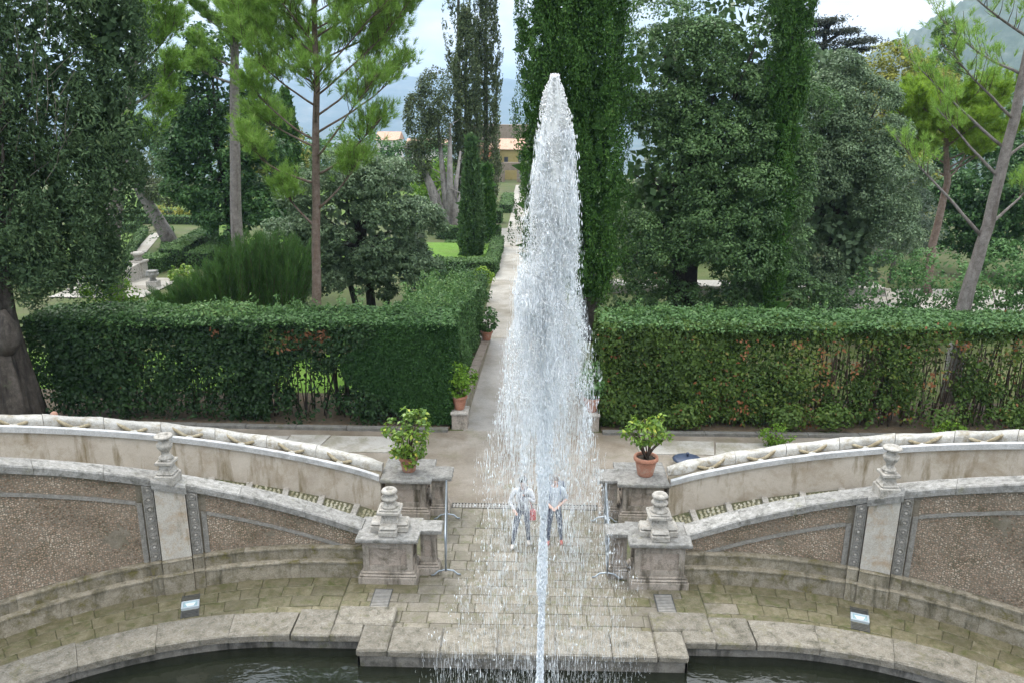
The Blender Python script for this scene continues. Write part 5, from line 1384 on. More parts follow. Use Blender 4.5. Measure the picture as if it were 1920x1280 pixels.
for q in range(60):
    f = rnd.random(); x, y = -2.3 - rnd.random() * 2, 26 + 8.4 * f; hh = rnd.uniform(.2, .8)
    k = 40; g = rng.random(k); lv.add(np.stack([x + rng.normal(0, .07, k), y + rng.normal(0, .07, k), 3.3 - .9 * f + g * hh], 1), rdir(k), rdir(k) + np.array([0, 0, .4]), .12, .06, rng.normal(.8, .2, k))
lv.build('foliage', M['leaf_hedgetop'], h)
mb = MB(); stems(mb, -4.0, -2.7, 27, 2.6, 20); stems(mb, -3.8, -2.5, 31, 2.2, 20); mb.build('stems', M['bark_dark'], h, 'stuff')

# right hedge
def mask_right(u, v, xc=13.35):
    x = 2.4 + u; z = v + .05
    thin = np.clip((x - 6.5) / 3.0, 0, 1) * .9
    keep = 1 - thin * np.clip((.60 - (.6 * vnoise(x, z, 1.0, 11) + .4 * vnoise(x, z, 2.8, 12))) * 7 + .75, 0, 1)
    keep = np.where((z > 1.6) & (z < 2.7) & (vnoise(x, z, .8, 21) > .62), keep * .5, keep)
    keep = np.where(z > 2.9, np.maximum(keep, .8), keep)
    keep *= np.where(z < .3, .35, 1)
    keep *= np.where((np.abs(x - xc - .1 * (1.3 - z)) < .42) & (z < 2.75), .10, 1)      # grown open round the pine trunk
    return keep
h = empty('hedge', (10, 24.9, 0), 'long right hedge with rusty leaves and thin stems showing lawn behind', 'hedge', 'tall clipped hedges')
lv = Leaves()
face_leaves(lv, (2.38, 23.72, .05), (16.4, .55, 0), (0, 0, HZ - .02), (0, -1, 0), 56000, .13, .42, mask_right, tint=(.45, .24))
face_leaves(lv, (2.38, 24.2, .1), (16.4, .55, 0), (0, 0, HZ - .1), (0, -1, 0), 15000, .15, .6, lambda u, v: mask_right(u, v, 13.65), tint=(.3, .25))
face_leaves(lv, (2.38, 26.1, .3), (16.4, .55, 0), (0, 0, HZ - .3), (0, 1, 0), 7000, .15, .5, lambda u, v: mask_right(u, v, 14.5), tint=(.42, .2))
face_leaves(lv, (2.38, 23.72, .1), (0, 2.4, 0), (0, 0, HZ - .1), (-1, 0, 0), 15000, .12, .3, None, tint=(.42, .2))
for (x, n_) in ((5.0, 500), (8.3, 420), (9.6, 400), (13.2, 350)):      # fresh low suckers at the foot
    d = rdir(n_); d[:, 1] = -np.abs(d[:, 1]); pos = np.array([x, 23.6, .55]) + d * np.array([.75, .28, .5]) * (rng.random(n_) ** .4)[:, None]
    lv.add(pos, d + np.array([0, 0, .5]) + rng.normal(0, .3, (n_, 3)), rdir(n_), .14, .075, rng.normal(.62, .15, n_))
face_leaves(lv, (6.5, 23.74, .1), (11.5, .4, 0), (0, 0, 2.9), (0, -1, 0), 16000, .12, .3, lambda u, v: np.clip((vnoise(u, v, .9, 31) * .5 + vnoise(u, v, 3.4, 33) * .5 - .52) * 2.2, 0, .3), tint=(.99, .05))
lv.build('foliage', M['leaf_hedge_r'], h)
lv = Leaves()
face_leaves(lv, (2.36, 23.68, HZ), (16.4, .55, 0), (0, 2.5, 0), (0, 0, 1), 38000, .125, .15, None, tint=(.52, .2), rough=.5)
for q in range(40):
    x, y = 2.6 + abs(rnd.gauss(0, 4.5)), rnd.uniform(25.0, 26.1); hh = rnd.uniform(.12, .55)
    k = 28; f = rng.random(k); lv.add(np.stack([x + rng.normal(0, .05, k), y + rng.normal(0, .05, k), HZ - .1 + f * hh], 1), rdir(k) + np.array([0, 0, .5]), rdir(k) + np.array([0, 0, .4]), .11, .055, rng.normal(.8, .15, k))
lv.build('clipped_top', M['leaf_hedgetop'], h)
mb = MB(); stems(mb, 2.8, 18.5, 24.9, 3.1, 210, .02); stems(mb, 8, 18.5, 24.7, 3.1, 120, .024)
mb.build('stems', M['twig'], h, 'stuff')

# lawns behind the hedges (seen through the gaps) and gravel beyond
sheet('lawn', [(-24, 26.7), (-4.3, 26.7), (-4.3, 31.5), (-24, 31.5)], .0, M['lawn'])
M['shadelawn'] = stone('dull_shaded_lawn', [(.055, .075, .02), (.09, .11, .035), (.13, .14, .06)], 1.5, rough=.9, bump=.5, blotch=(.12, .1, .06), blotch_amt=.4, blotch_scale=.4, fine=20, spec=.15)  # duller lawn copy: shade behind the right hedge is put into its colour
sheet('lawn', [(2.9, 26.7), (26, 26.7), (26, 34.0), (2.9, 34.0)], .0, M['shadelawn'])
sheet('gravel_walk', [(15.5, 39.5), (34, 39.5), (34, 46), (15.5, 46)], .01, M['palepath'])
sheet('gravel_walk', [(-25.5, 41), (-20.5, 41), (-20.5, 46.4), (-25.5, 46.4)], .01, M['palepath'])


# ------------------------------------------------------------------ small bushes in front
bush('leafy_shrub', (16.0, 23.0, 0), 'round green bush at the foot of the right hedge by the picture edge', [(15.9, 23.1, .9, 1.2, .5, .95), (16.9, 23.2, 1.2, 1, .5, 1.1), (15.0, 23.2, .55, .6, .4, .55)], 110, 60, .11, 'leaf_hedge_r', (.2, .4), filler=160, tint=(.5, .2))
bush('rose_shrub', (7.6, 22.6, .01), 'small rose bush with red buds on the cross walk', [(7.6, 22.6, .38, .4, .3, .28), (7.35, 22.6, .3, .22, .2, .2)], 34, 26, .075, 'leaf_bright', (.1, .18), filler=0, tint=(.2, .2))
bush('low_shrub', (13.2, 23.0, .01), 'low fresh green plant behind the channel wall by the leaning pine', [(13.1, 23.0, .32, .5, .3, .3)], 34, 26, .08, 'leaf_bright', (.1, .2), filler=0, tint=(.3, .2))

# ------------------------------------------------------------------ potted plants
def pot(cx, cy, z, r, hh, parent):
    mb = MB()
    mb.lathe([(r * .62, 0), (r * .66, .02), (r * .80, hh * .45), (r * .9, hh * .74), (r * .92, hh * .78), (r * 1.03, hh * .80), (r * 1.06, hh * .86), (r * 1.04, hh * .97), (r, hh), (r * .86, hh), (r * .84, hh * .9), (r * .82, hh * .86)], (cx, cy, z), 26)
    mb.build('pot', M['terracotta'], parent)
    mb = MB(); mb.lathe([(r * .01, hh * .86), (r * .5, hh * .88), (r * .83, hh * .87)], (cx, cy, z), 16); mb.build('soil', M['soil'], parent)

def lemon(cx, cy, z, r, hh, label, ells, n, per, leaf, mat='leaf_lemon', group='potted plants', stemn=6, cr=(.1, .2), tint=(.45, .25), name='potted_lemon_tree'):
    t = empty(name, (cx, cy, z), label, 'potted plant', group)
    pot(cx, cy, z, r, hh, t)
    mb = MB(); zs = z + hh * .85
    for e in ells:
        for q in range(max(1, stemn // len(ells))):
            tgt = Vector((e[0] + rnd.uniform(-.7, .7) * e[3], e[1] + rnd.uniform(-.6, .6) * e[4], e[2] + rnd.uniform(-.1, .8) * e[5]))
            b0 = Vector((cx + rnd.uniform(-.05, .05), cy + rnd.uniform(-.05, .05), zs)); m_ = b0.lerp(tgt, .45) + Vector((rnd.uniform(-.05, .05), 0, .06))
            mb.tube([b0, m_, tgt], [.022, .014, .005], 6)
    mb.build('stems', M['twig'], t)
    lv = Leaves(); broadleaf(lv, ells, n, per, leaf, cr, filler=0, view=.2, tint=tint); lv.build('crown', M[mat], t)
    return t
lemon(-2.88, 18.2, 1.04, .24, .40, 'bushy yellow-green potted lemon tree overhanging its pot', [(-2.88, 18.15, 1.82, .40, .36, .40), (-2.7, 18.2, 2.25, .30, .26, .32), (-3.15, 18.2, 2.15, .26, .22, .22), (-2.95, 18.05, 1.5, .30, .25, .18), (-2.62, 18.2, 2.45, .12, .12, .16), (-2.93, 18.2, 2.5, .08, .08, .16)], 95, 13, .12, stemn=18)
lemon(2.99, 18.2, 1.04, .29, .50, 'open potted lemon tree with bare stems above a clean terracotta pot', [(2.95, 18.2, 2.2, .38, .34, .27), (3.2, 18.2, 2.42, .20, .2, .16), (2.62, 18.2, 2.15, .22, .22, .16), (3.38, 18.15, 1.95, .13, .14, .2), (2.95, 18.2, 2.48, .24, .2, .12)], 62, 12, .12, stemn=15)
# pots on the low walls along the path
for s in (-1, 1):
    lw = empty('low_wall', (s * 2.0, 28, 0), 'low mossy wall with a pot-bearing end block at the foot of the %s hedge' % ('yew-cornered' if s < 0 else 'rusty-leaved'), 'wall', 'low walls beside the path')
    mb = MB()
    q = [(s * 1.92, 24.15), (s * 1.58, 33.9), (s * 1.9, 33.9), (s * 2.3, 24.15)]
    if s > 0: q = q
    z0, z1 = .52, .12
    v = [(*p, -.05) for p in q] + [(q[0][0], q[0][1], z0), (q[1][0], q[1][1], z1), (q[2][0], q[2][1], z1), (q[3][0], q[3][1], z0)]
    mb.add(v, [(4, 5, 6, 7), (0, 1, 5, 4), (1, 2, 6, 5), (2, 3, 7, 6), (3, 0, 4, 7)]); mb.build('wall_body', M['plinth'], lw)
    for i in range(40):                              # brick course along the top
        f0, f1 = i / 40 + .0012, (i + 1) / 40 - .0012
        L = lambda f, a, b: (a[0] + (b[0] - a[0]) * f, a[1] + (b[1] - a[1]) * f)
        c = [L(f0, q[0], q[1]), L(f1, q[0], q[1]), L(f1, q[3], q[2]), L(f0, q[3], q[2])]
        zz = [z0 + (z1 - z0) * f for f in (f0, f1, f1, f0)]
        mbb = MB(); mbb.add([(*p, z + .001) for p, z in zip(c, zz)] + [(*p, z + .05 + rnd.uniform(-.004, .004)) for p, z in zip(c, zz)], [(4, 5, 6, 7), (0, 1, 5, 4), (1, 2, 6, 5), (2, 3, 7, 6), (3, 0, 4, 7)])
        mbb.build('brick', M['brick'], lw)
    x0, x1 = sorted((s * 1.80, s * 2.36))
    mb = MB(); mb.box(x0 + .03, x1 - .03, 23.56, 24.14, -.05, .46, .015); mb.build('end_block', M['ped'], lw)
    mb = MB(); mb.box(x0, x1, 23.5, 24.16, .461, .56, .02, jit=.006); mb.build('block_cap', M['marble'], lw)
lemon(-2.1, 23.85, .56, .24, .46, 'potted lemon on the end block beside the yew corner', [(-2.1, 23.85, 1.35, .36, .34, .34), (-1.9, 24.0, 1.6, .28, .25, .2), (-2.2, 23.9, 1.75, .18, .18, .3)], 80, 14, .11, 'leaf_bright', stemn=9, tint=(.15, .25))
lemon(2.1, 23.85, .56, .26, .46, 'potted lemon half hidden by the falling water', [(2.1, 23.85, 1.5, .42, .36, .38), (2.05, 24.0, 1.9, .26, .25, .2)], 80, 14, .11, 'leaf_shrub', stemn=9)
lemon(-1.72, 33.2, .20, .26, .4, 'dark potted shrub at the far end of the low wall', [(-1.66, 33.2, 1.0, .36, .34, .34), (-1.6, 33.2, 1.35, .2, .2, .25)], 50, 14, .13, 'leaf_shrub', stemn=6, name='potted_shrub', tint=(.25, .2))
for (x, y, lab) in ((4.35, 44.5, 'terracotta pot with yellow-green lemon far behind the hedge beside the bright cypress'), (7.6, 44.8, 'potted lemon glimpsed between the trunks of the huge oak'), (13.2, 45.2, 'potted lemon just left of the slim cypress, far behind the hedge')):
    lemon(x, y, .45, .36, .55, lab, [(x, y, 1.7, .7, .6, .6)], 36, 16, .2, stemn=6, cr=(.2, .35))
mb = MB(); mb.box(3.0, 20, 43.9, 45.6, -.1, .45, .03); tag(mb.build('stone_ledge', M['marble']), 'long pale stone ledge carrying pots behind the right hedge', 'wall')
bush('leafy_shrub', (-3.4, 39, 0), 'tangle of loose green shrubs between the path hedge and the low box hedge', [(-3.6, 36.6, 1.4, 1.2, 1.4, 1.5), (-3.2, 39.5, 1.0, 1.1, 1.6, 1.2), (-4.8, 38.5, 1.5, 1.2, 1.6, 1.5), (-3.2, 42.5, .7, 1.0, 1.4, .9)], 150, 60, .13, 'leaf_hedgetop', (.3, .55), filler=300)
bush('low_shrub', (-2.5, 45.6, 0), 'yellow-green bush by the path just before the low box hedge', [(-2.6, 45.6, .45, .5, .5, .6)], 30, 40, .12, 'leaf_bright', (.2, .3), filler=20, tint=(.6, .2))

# ------------------------------------------------------------------ clipped box hedges and lawns of the lower garden
def box_hedge(pts, h, label, w=None, n=5000, leaf=.15, mat='leaf_box'):
    """pts: outline quad (x, y) in order"""
    cx = sum(p[0] for p in pts) / 4; cy = sum(p[1] for p in pts) / 4; zg = min(z_ground(*p) for p in pts)
    o = empty('box_hedge', (cx, cy, zg), label, 'hedge', 'clipped box hedges')
    mb = MB(); ins = [(p[0] + (cx - p[0]) * .02, p[1] + (cy - p[1]) * .02) for p in pts]
    v = [(*p, zg - .1) for p in ins] + [(*p, zg + h - .06) for p in ins]
    mb.add(v, [(4, 5, 6, 7), (0, 1, 5, 4), (1, 2, 6, 5), (2, 3, 7, 6), (3, 0, 4, 7)])
    mb.build('inner_growth', M['leaf_core'], o)
    lv = Leaves()
    P4 = [np.array([*p, 0.]) for p in pts]
    ar = []
    for i in range(4):
        a, b = P4[i], P4[(i + 1) % 4]; ar.append(np.linalg.norm(b - a) * h)
    top = np.linalg.norm(P4[1] - P4[0]) * np.linalg.norm(P4[3] - P4[0]); tot = sum(ar) + top
    for i in range(4):
        a, b = P4[i], P4[(i + 1) % 4]; d = b - a; nn = np.array([d[1], -d[0], 0]); nn = nn / np.linalg.norm(nn)
        if nn @ (a - np.array([cx, cy, 0])) < 0: nn = -nn
        face_leaves(lv, a + np.array([0, 0, zg]), d, (0, 0, h), nn, int(n * ar[i] / tot), leaf, .05, None, tint=(.35, .2), rough=.5)
    k = int(n * top / tot); u, w_ = rng.random((k, 1)), rng.random((k, 1))
    pos = (P4[0] * (1 - u) + P4[1] * u) * (1 - w_) + (P4[3] * (1 - u) + P4[2] * u) * w_; pos[:, 2] = zg + h + rng.normal(0, .015, k)
    lv.add(pos, np.array([0, 0, 1.]) + rng.normal(0, .35, (k, 3)), rdir(k), leaf * rng.uniform(.7, 1.3, k), leaf * .6, rng.normal(.75, .2, k))
    lv.build('foliage', M[mat], o)
M['leaf_core'] = plain('hedge_inner_growth', (.018, .032, .012), .9, var=.4, scale=12)
B = box_hedge
B([(-7.4, 48.4), (-2.0, 48.4), (-2.0, 50.0), (-7.4, 50.0)], .95, 'low clipped box hedge crossing in front of the small conical cypress', n=7000)
B([(-2.75, 50.1), (-1.9, 50.1), (-1.9, 62), (-2.75, 62)], .9, 'narrow box hedge edging the path beside the small conical cypress', n=5000)
B([(-7.6, 66.4), (-4.9, 64.6), (-4.6, 65.6), (-7.4, 67.4)], 1.15, 'angled box hedge below the silver-grey trunks', n=4000)
B([(-4.8, 64.6), (-2.3, 66.0), (-2.3, 67.0), (-4.6, 65.7)], 1.15, 'box hedge closing the lawn behind the small conical cypress', n=4000)
B([(-6.4, 61.4), (-3.0, 61.4), (-3.0, 62.2), (-6.4, 62.2)], .45, 'very low box border on the far edge of the small lawn', n=2500)
B([(-5.8, 79), (-2.6, 79), (-2.6, 81), (-5.8, 81)], 1.3, 'box hedge at the foot of the brown-green cypress', n=3500)
B([(-3.2, 90), (-1.9, 90), (-1.9, 104), (-3.2, 104)], 1.3, 'bluish box hedge on the far stretch of the path', n=3500, leaf=.22)
sheet('lawn', [(-8.5, 50.1), (-2.8, 50.1), (-2.8, 61.3), (-8.5, 61.3)], -.02, M['lawn'])
sheet('lawn', [(-22, 50), (-9.5, 50), (-9.5, 64), (-22, 64)], -.05, M['lawn'])
# parterre at the left
B([(-27.5, 48.2), (-22.8, 48.2), (-22.8, 50.0), (-27.5, 50.0)], .95, 'near box hedge of the parterre behind the stone post', n=7000)
B([(-23.7, 50.3), (-22.2, 50.2), (-24.0, 61.5), (-25.2, 62.5)], 1.5, 'long tall box hedge slanting back through the parterre', n=10000)
B([(-21.7, 49.8), (-20.3, 49.8), (-20.9, 58), (-22.2, 58)], 1.25, 'second slanting box hedge beside the bare grey pine trunk', n=7000)
B([(-28.5, 55.5), (-27.9, 55.5), (-32.7, 68), (-33.4, 68)], .65, 'thin box border on the left of the parterre path', n=4000)
B([(-26.6, 57), (-25.9, 57), (-30.5, 68), (-31.3, 68)], .65, 'thin box border on the right of the parterre path', n=3500)
B([(-40, 68.2), (-33.8, 68.2), (-33.8, 69.4), (-40, 69.4)], .8, 'box hedge square at the far left of the parterre', n=4000)
B([(-42, 75), (-25, 75), (-25, 76.2), (-42, 76.2)], .75, 'long straight box hedge across the parterre', n=5000, leaf=.2)
B([(-44, 81), (-24, 81), (-24, 82.2), (-44, 82.2)], .75, 'farther straight box hedge across the parterre', n=5000, leaf=.2)
B([(-44, 99), (-37.5, 99), (-37.5, 101), (-44, 101)], 1.3, 'dark bluish box hedge on the far lawn', n=3000, leaf=.25)
M['farlawn'] = stone('muted_lawn', [(.065, .115, .022), (.09, .155, .03), (.115, .185, .045)], 1.2, rough=.9, bump=.5, blotch=(.12, .14, .05), blotch_amt=.4, blotch_scale=.25, fine=12, spec=.1)
def lawn_sheet(q):
    mb = MB(); mb.add([(x, y, z_ground(x, y) + .03) for x, y in q], [(0, 1, 2, 3)]); tag(mb.build('lawn', M['farlawn']), kind='structure')
lawn_sheet([(-40, 50.4), (-26.6, 50.4), (-32.5, 67.8), (-44, 67.8)]); lawn_sheet([(-56, 83), (-8, 83), (-10, 124), (-60, 124)]); lawn_sheet([(-26.0, 51), (-24.0, 51), (-26.5, 74.8), (-30.2, 74.8)])
mb = MB(); mb.add([(x, y, z_ground(x, y) + .045) for x, y in ((-26.5, 51), (-25.6, 51), (-31.5, 68), (-32.4, 68))], [(0, 1, 2, 3)]); tag(mb.build('path', M['palepath']), kind='structure')
bush('flowering_shrub', (-34, 78.6, -.8), 'orange and yellow flower bed bush in the far parterre', [(-35.5, 78.6, -.2, 1.6, 1, .8), (-32.5, 78.6, -.3, 1.2, 1, .6)], 40, 40, .25, 'leaf_plane', (.3, .5), filler=40)

# stone posts, steps and pots at the left
def post(x, y, z, label, hh=1.5, urn=False):
    t = empty('stone_post', (x, y, z), label, 'post', 'stone posts by the garden steps')
    mb = MB()
    if not urn:
        mb.box(x - .36, x + .36, y - .36, y + .36, z, z + hh * .6, .02); mb.build('shaft', M['marble'], t)
        mb = MB(); mb.box(x - .44, x + .44, y - .44, y + .44, z + hh * .6 + .001, z + hh * .7, .03); mb.build('cap', M['marble'], t)
        mb = MB(); mb.lathe([(.2, 0), (.26, .1), (.2, .2), (.3, .3), (.38, .36), (.38, .46), (.2, .52)], (x, y, z + hh * .7), 14); mb.build('finial', M['marble'], t)
    else:
        mb.box(x - .3, x + .3, y - .3, y + .3, z, z + .35, .02); mb.build('shaft', M['marble'], t)
        mb = MB(); mb.lathe([(.2, 0), (.14, .12), (.34, .3), (.36, .42), (.28, .5), (.34, .56), (.2, .58)], (x, y, z + .35), 14); mb.build('urn', M['coping'], t)
post(-23.2, 46.6, 0, 'pale stone post with round finial above the garden steps', 1.45)
post(-21.2, 44.0, 0, 'small stone urn on a block near the garden steps', urn=True)
ws = empty('garden_steps', (-23.5, 44, 0), 'white stone steps and sloping parapet left of the feathery shrub', 'steps')
for i in range(5): MB().box(-25.4, -23.9, 42.6 + .5 * i, 43.1 + .5 * i - .004, -.05, .12 + .14 * i, .01).build('step', M['marble'], ws)
mb = MB(); mb.add([(-23.8, 41.8, -.05), (-23.4, 41.8, -.05), (-22.9, 46.2, -.05), (-23.3, 46.2, -.05), (-23.8, 41.8, .35), (-23.4, 41.8, .35), (-22.9, 46.2, .95), (-23.3, 46.2, .95)], [(4, 5, 6, 7), (0, 1, 5, 4), (1, 2, 6, 5), (2, 3, 7, 6), (3, 0, 4, 7)]); mb.build('parapet', M['marble'], ws)
lemon(-19.9, 37.6, 0.35, .32, .5, 'potted lemon on the steps left of the feathery shrub', [(-19.9, 37.6, 1.4, .5, .45, .42)], 40, 14, .15, stemn=6)
mb = MB(); mb.box(-20.6, -19.3, 37.2, 38.2, -.05, .35, .02); tag(mb.build('stone_block', M['marble']), 'white stone block carrying a potted lemon behind the left hedge', 'block')
lemon(-18.4, 41.5, 0.0, .36, .6, 'potted lemon farther back beside the feathery shrub', [(-18.4, 41.5, 1.3, .6, .5, .5)], 40, 14, .17, stemn=6)
# the glimpse of a terracotta pot rim behind the channel wall
# ------------------------------------------------------------------ drains, floodlights, barriers
def grate(x0, x1, y0, y1, z, bars, label, along='x', name='drain_grate', group='drain grates'):
    g = empty(name, ((x0 + x1) / 2, (y0 + y1) / 2, z), label, 'drain', group)
    mb = MB(); b = .018
    for (a, c, d, e) in ((x0, x1, y0, y0 + b), (x0, x1, y1 - b, y1), (x0, x0 + b, y0 + b, y1 - b), (x1 - b, x1, y0 + b, y1 - b)): mb.box(a, c, d, e, z - .03, z + .012, .002)
    mb.build('rim', M['iron'], g)
    mb = MB(); mb.box(x0 + b, x1 - b, y0 + b, y1 - b, z - .05, z - .018); mb.build('gutter', M['soil'], g)
    mb = MB()
    for i in range(bars):
        f = (i + .5) / bars
        if along == 'x': c = x0 + b + (x1 - x0 - 2 * b) * f; w = (x1 - x0) / bars * .28; mb.box(c - w, c + w, y0 + b + .001, y1 - b - .001, z - .016, z + .009)
        else: c = y0 + b + (y1 - y0 - 2 * b) * f; w = (y1 - y0) / bars * .28; mb.box(x0 + b + .001, x1 - b - .001, c - w, c + w, z - .016, z + .009)
    if along == 'x': mb.box(x0 + b, x1 - b, (y0 + y1) / 2 - .012, (y0 + y1) / 2 + .012, z - .015, z + .0105)
    mb.build('bars', M['metal_worn'], g, 'stuff')
    return g
M['metal_worn'] = plain('worn_grey_grating', (.26, .25, .23), .6, .2, var=.25)
grate(-1.84, 1.95, 18.27, 18.53, .0, 46, 'long grey trench drain across the passage behind the visitors', name='trench_drain')
for s in (-1, 1):
    grate(min(s * 2.72, s * 3.1), max(s * 2.72, s * 3.1), 13.95, 14.62, .006, 12, 'small slatted drain below the pedestal ' + side_txt[s], 'y')
    # sunk floodlight with a slatted cover strip, set along the radius
    a = 7.06; t0 = (a - CX) / 8.8
    fl = empty('floodlight', P(s, a, 7.95, .0), 'square glass-fronted floodlight sunk in the walk ' + side_txt[s], 'floodlight', 'floodlights by the pool')
    ct, sn = math.cos(t0), math.sin(t0)
    def loc(u, w, z): 
        x, y, _ = P(s, a, 7.95 + w, 0); return (x + s * ct * u, y - sn * u, z)
    def obox(mb, u0, u1, w0, w1, z0, z1, mi=0):
        v = [loc(u, w, z) for z in (z0, z1) for w in (w0, w1) for u in (u0, u1)]
        mb.add(v, [(0, 2, 3, 1), (4, 5, 7, 6), (0, 1, 5, 4), (2, 6, 7, 3), (0, 4, 6, 2), (1, 3, 7, 5)], mi)
    mb = MB(); b = .035
    for (u0, u1, w0, w1) in ((-.17, .17, -.125, -.13 + b), (-.17, .17, .13 - b, .125), (-.17, -.17 + b, -.13 + b, .13 - b), (.17 - b, .17, -.13 + b, .13 - b)): obox(mb, u0, u1, w0, w1, -.01, .05)
    mb.build('frame', plain('pale_grey_aluminium', (.5, .56, .6), .4, .3), fl)
    mb = MB(); obox(mb, -.134, .134, -.094, .094, -.01, .03); mb.build('reflector_glass', plain('pale_blue_glass', (.30, .42, .45), .12, .0, .6), fl)
    mb = MB(); v = [loc(-.10, .06, .034), loc(.10, .06, .034), loc(.06, -.055, .034), loc(-.06, -.055, .034)]; mb.add(v, [(0, 1, 2, 3)]); mb.build('reflector', plain('white_reflector', (.62, .68, .69), .3), fl)
    mb = MB()
    for i in range(16):
        w = -.40 + .8 * (i + .5) / 16
        if abs(w) < .145: continue
        obox(mb, -.15, .15, w - .013, w + .013, -.01, .012)
    obox(mb, -.17, -.152, -.41, -.14, -.01, .014); obox(mb, .152, .17, -.41, -.14, -.01, .014); obox(mb, -.17, -.152, .14, .41, -.01, .014); obox(mb, .152, .17, .14, .41, -.01, .014)
    mb.build('slatted_cover', M['iron'], fl, 'stuff')

def barrier(x0, y0, x1, y1, label):
    b = empty('crowd_barrier', ((x0 + x1) / 2, (y0 + y1) / 2, 0), label, 'barrier', 'metal crowd barriers')
    p = lambda f, z: Vector((x0 + (x1 - x0) * f, y0 + (y1 - y0) * f, z))
    d = Vector((x1 - x0, y1 - y0, 0)).normalized(); sd = Vector((-d.y, d.x, 0))
    mb = MB()
    fr = [p(0, .16), p(0, .95), p(.02, 1.02), p(.05, 1.05), p(.95, 1.05), p(.98, 1.02), p(1, .95), p(1, .16)]
    mb.tube(fr, .021, 8); mb.tube([p(0, .18), p(1, .18)], .017, 8)
    mb.build('frame', M['metal'], b)
    for i in range(15):
        f = (i + 1) / 16; mb = MB(); mb.tube([p(f, .18), p(f, 1.05)], .0085, 6); mb.build('bar', M['metal'], b)
    for f in (.03, .97):
        mb = MB(); c = p(f, 0)
        pts = [c + sd * u + Vector((0, 0, z)) for u, z in ((-.32, .018), (-.25, .035), (-.16, .12), (0, .15), (.16, .12), (.25, .035), (.32, .018))]
        mb.tube(pts, .019, 7); mb.tube([c + Vector((0, 0, .15)), c + Vector((0, 0, .2))], .019, 7); mb.build('foot', M['metal'], b)
barrier(-1.66, 15.1, -1.90, 17.75, 'grey steel crowd barrier seen end-on beside the mossy-topped pedestal')
barrier(1.80, 15.1, 1.98, 17.75, 'grey steel crowd barrier seen end-on beside the stained pedestal')
# dark blue lidded drum top behind the right channel wall
lid = empty('lidded_bin', (4.62, 21.0, 0), 'low dark blue round lid with a knob behind the channel wall', 'bin')
mb = MB(); mb.lathe([(.26, 0), (.28, .1), (.30, .19)], (4.62, 21.0, -.01), 20); mb.build('body', M['bluelid'], lid)
mb = MB(); mb.lathe([(.40, .20), (.42, .22), (.34, .26), (.16, .30), (.05, .32)], (4.62, 21.0, 0), 22); mb.build('lid', M['bluelid'], lid)
mb = MB(); mb.lathe([(.03, .32), (.03, .36), (.05, .38), (.045, .42), (.01, .43)], (4.62, 21.0, 0), 10); mb.build('knob', M['bluelid'], lid)

# ------------------------------------------------------------------ people
def skin_body(name, joints, edges_, face_mat, mats, label, loc):
    """joints: {key: (x, y, z, r)}; one continuous skinned surface, baked to a mesh, materials by region"""
    keys = list(joints); idx = {k: i for i, k in enumerate(keys)}
    me = bpy.data.meshes.new(name)
    me.from_pydata([joints[k][:3] for k in keys], [(idx[a], idx[b]) for a, b in edges_], [])
    o = bpy.data.objects.new(name, me); COL.objects.link(o)
    sk = o.modifiers.new('skin', 'SKIN'); sk.use_smooth_shade = True; sk.branch_smoothing = .4
    for i, k in enumerate(keys):
        sv = me.skin_vertices[0].data[i]; r = joints[k][3]
        sv.radius = r if isinstance(r, tuple) else (r, r); sv.use_root = (k == 'pelvis')
    ss_ = o.modifiers.new('sub', 'SUBSURF'); ss_.levels = 2; ss_.render_levels = 2
    dg = bpy.context.evaluated_depsgraph_get()
    nm = bpy.data.meshes.new_from_object(o.evaluated_get(dg))
    bpy.data.objects.remove(o); bpy.data.meshes.remove(me)
    nm.name = name
    for m in mats: nm.materials.append(m)
    J = {k: Vector(joints[k][:3]) for k in keys}
    for p_ in nm.polygons:
        p_.use_smooth = True
        c = p_.center
        best, bk = 1e9, None
        for (a, b) in edges_:
            A, Bv = J[a], J[b]; ab = Bv - A; t_ = max(0, min(1, (c - A).dot(ab) / max(ab.length_squared, 1e-9))); dd = (c - (A + ab * t_)).length - .3 * min(joints[a][3] if not isinstance(joints[a][3], tuple) else joints[a][3][0], .12)
            if dd < best: best, bk = dd, (a, b, t_)
        p_.material_index = face_mat(bk, c)
    o = bpy.data.objects.new(name, nm); COL.objects.link(o)
    o.location = loc
    tag(o, label, 'person', 'visitors')
    return o

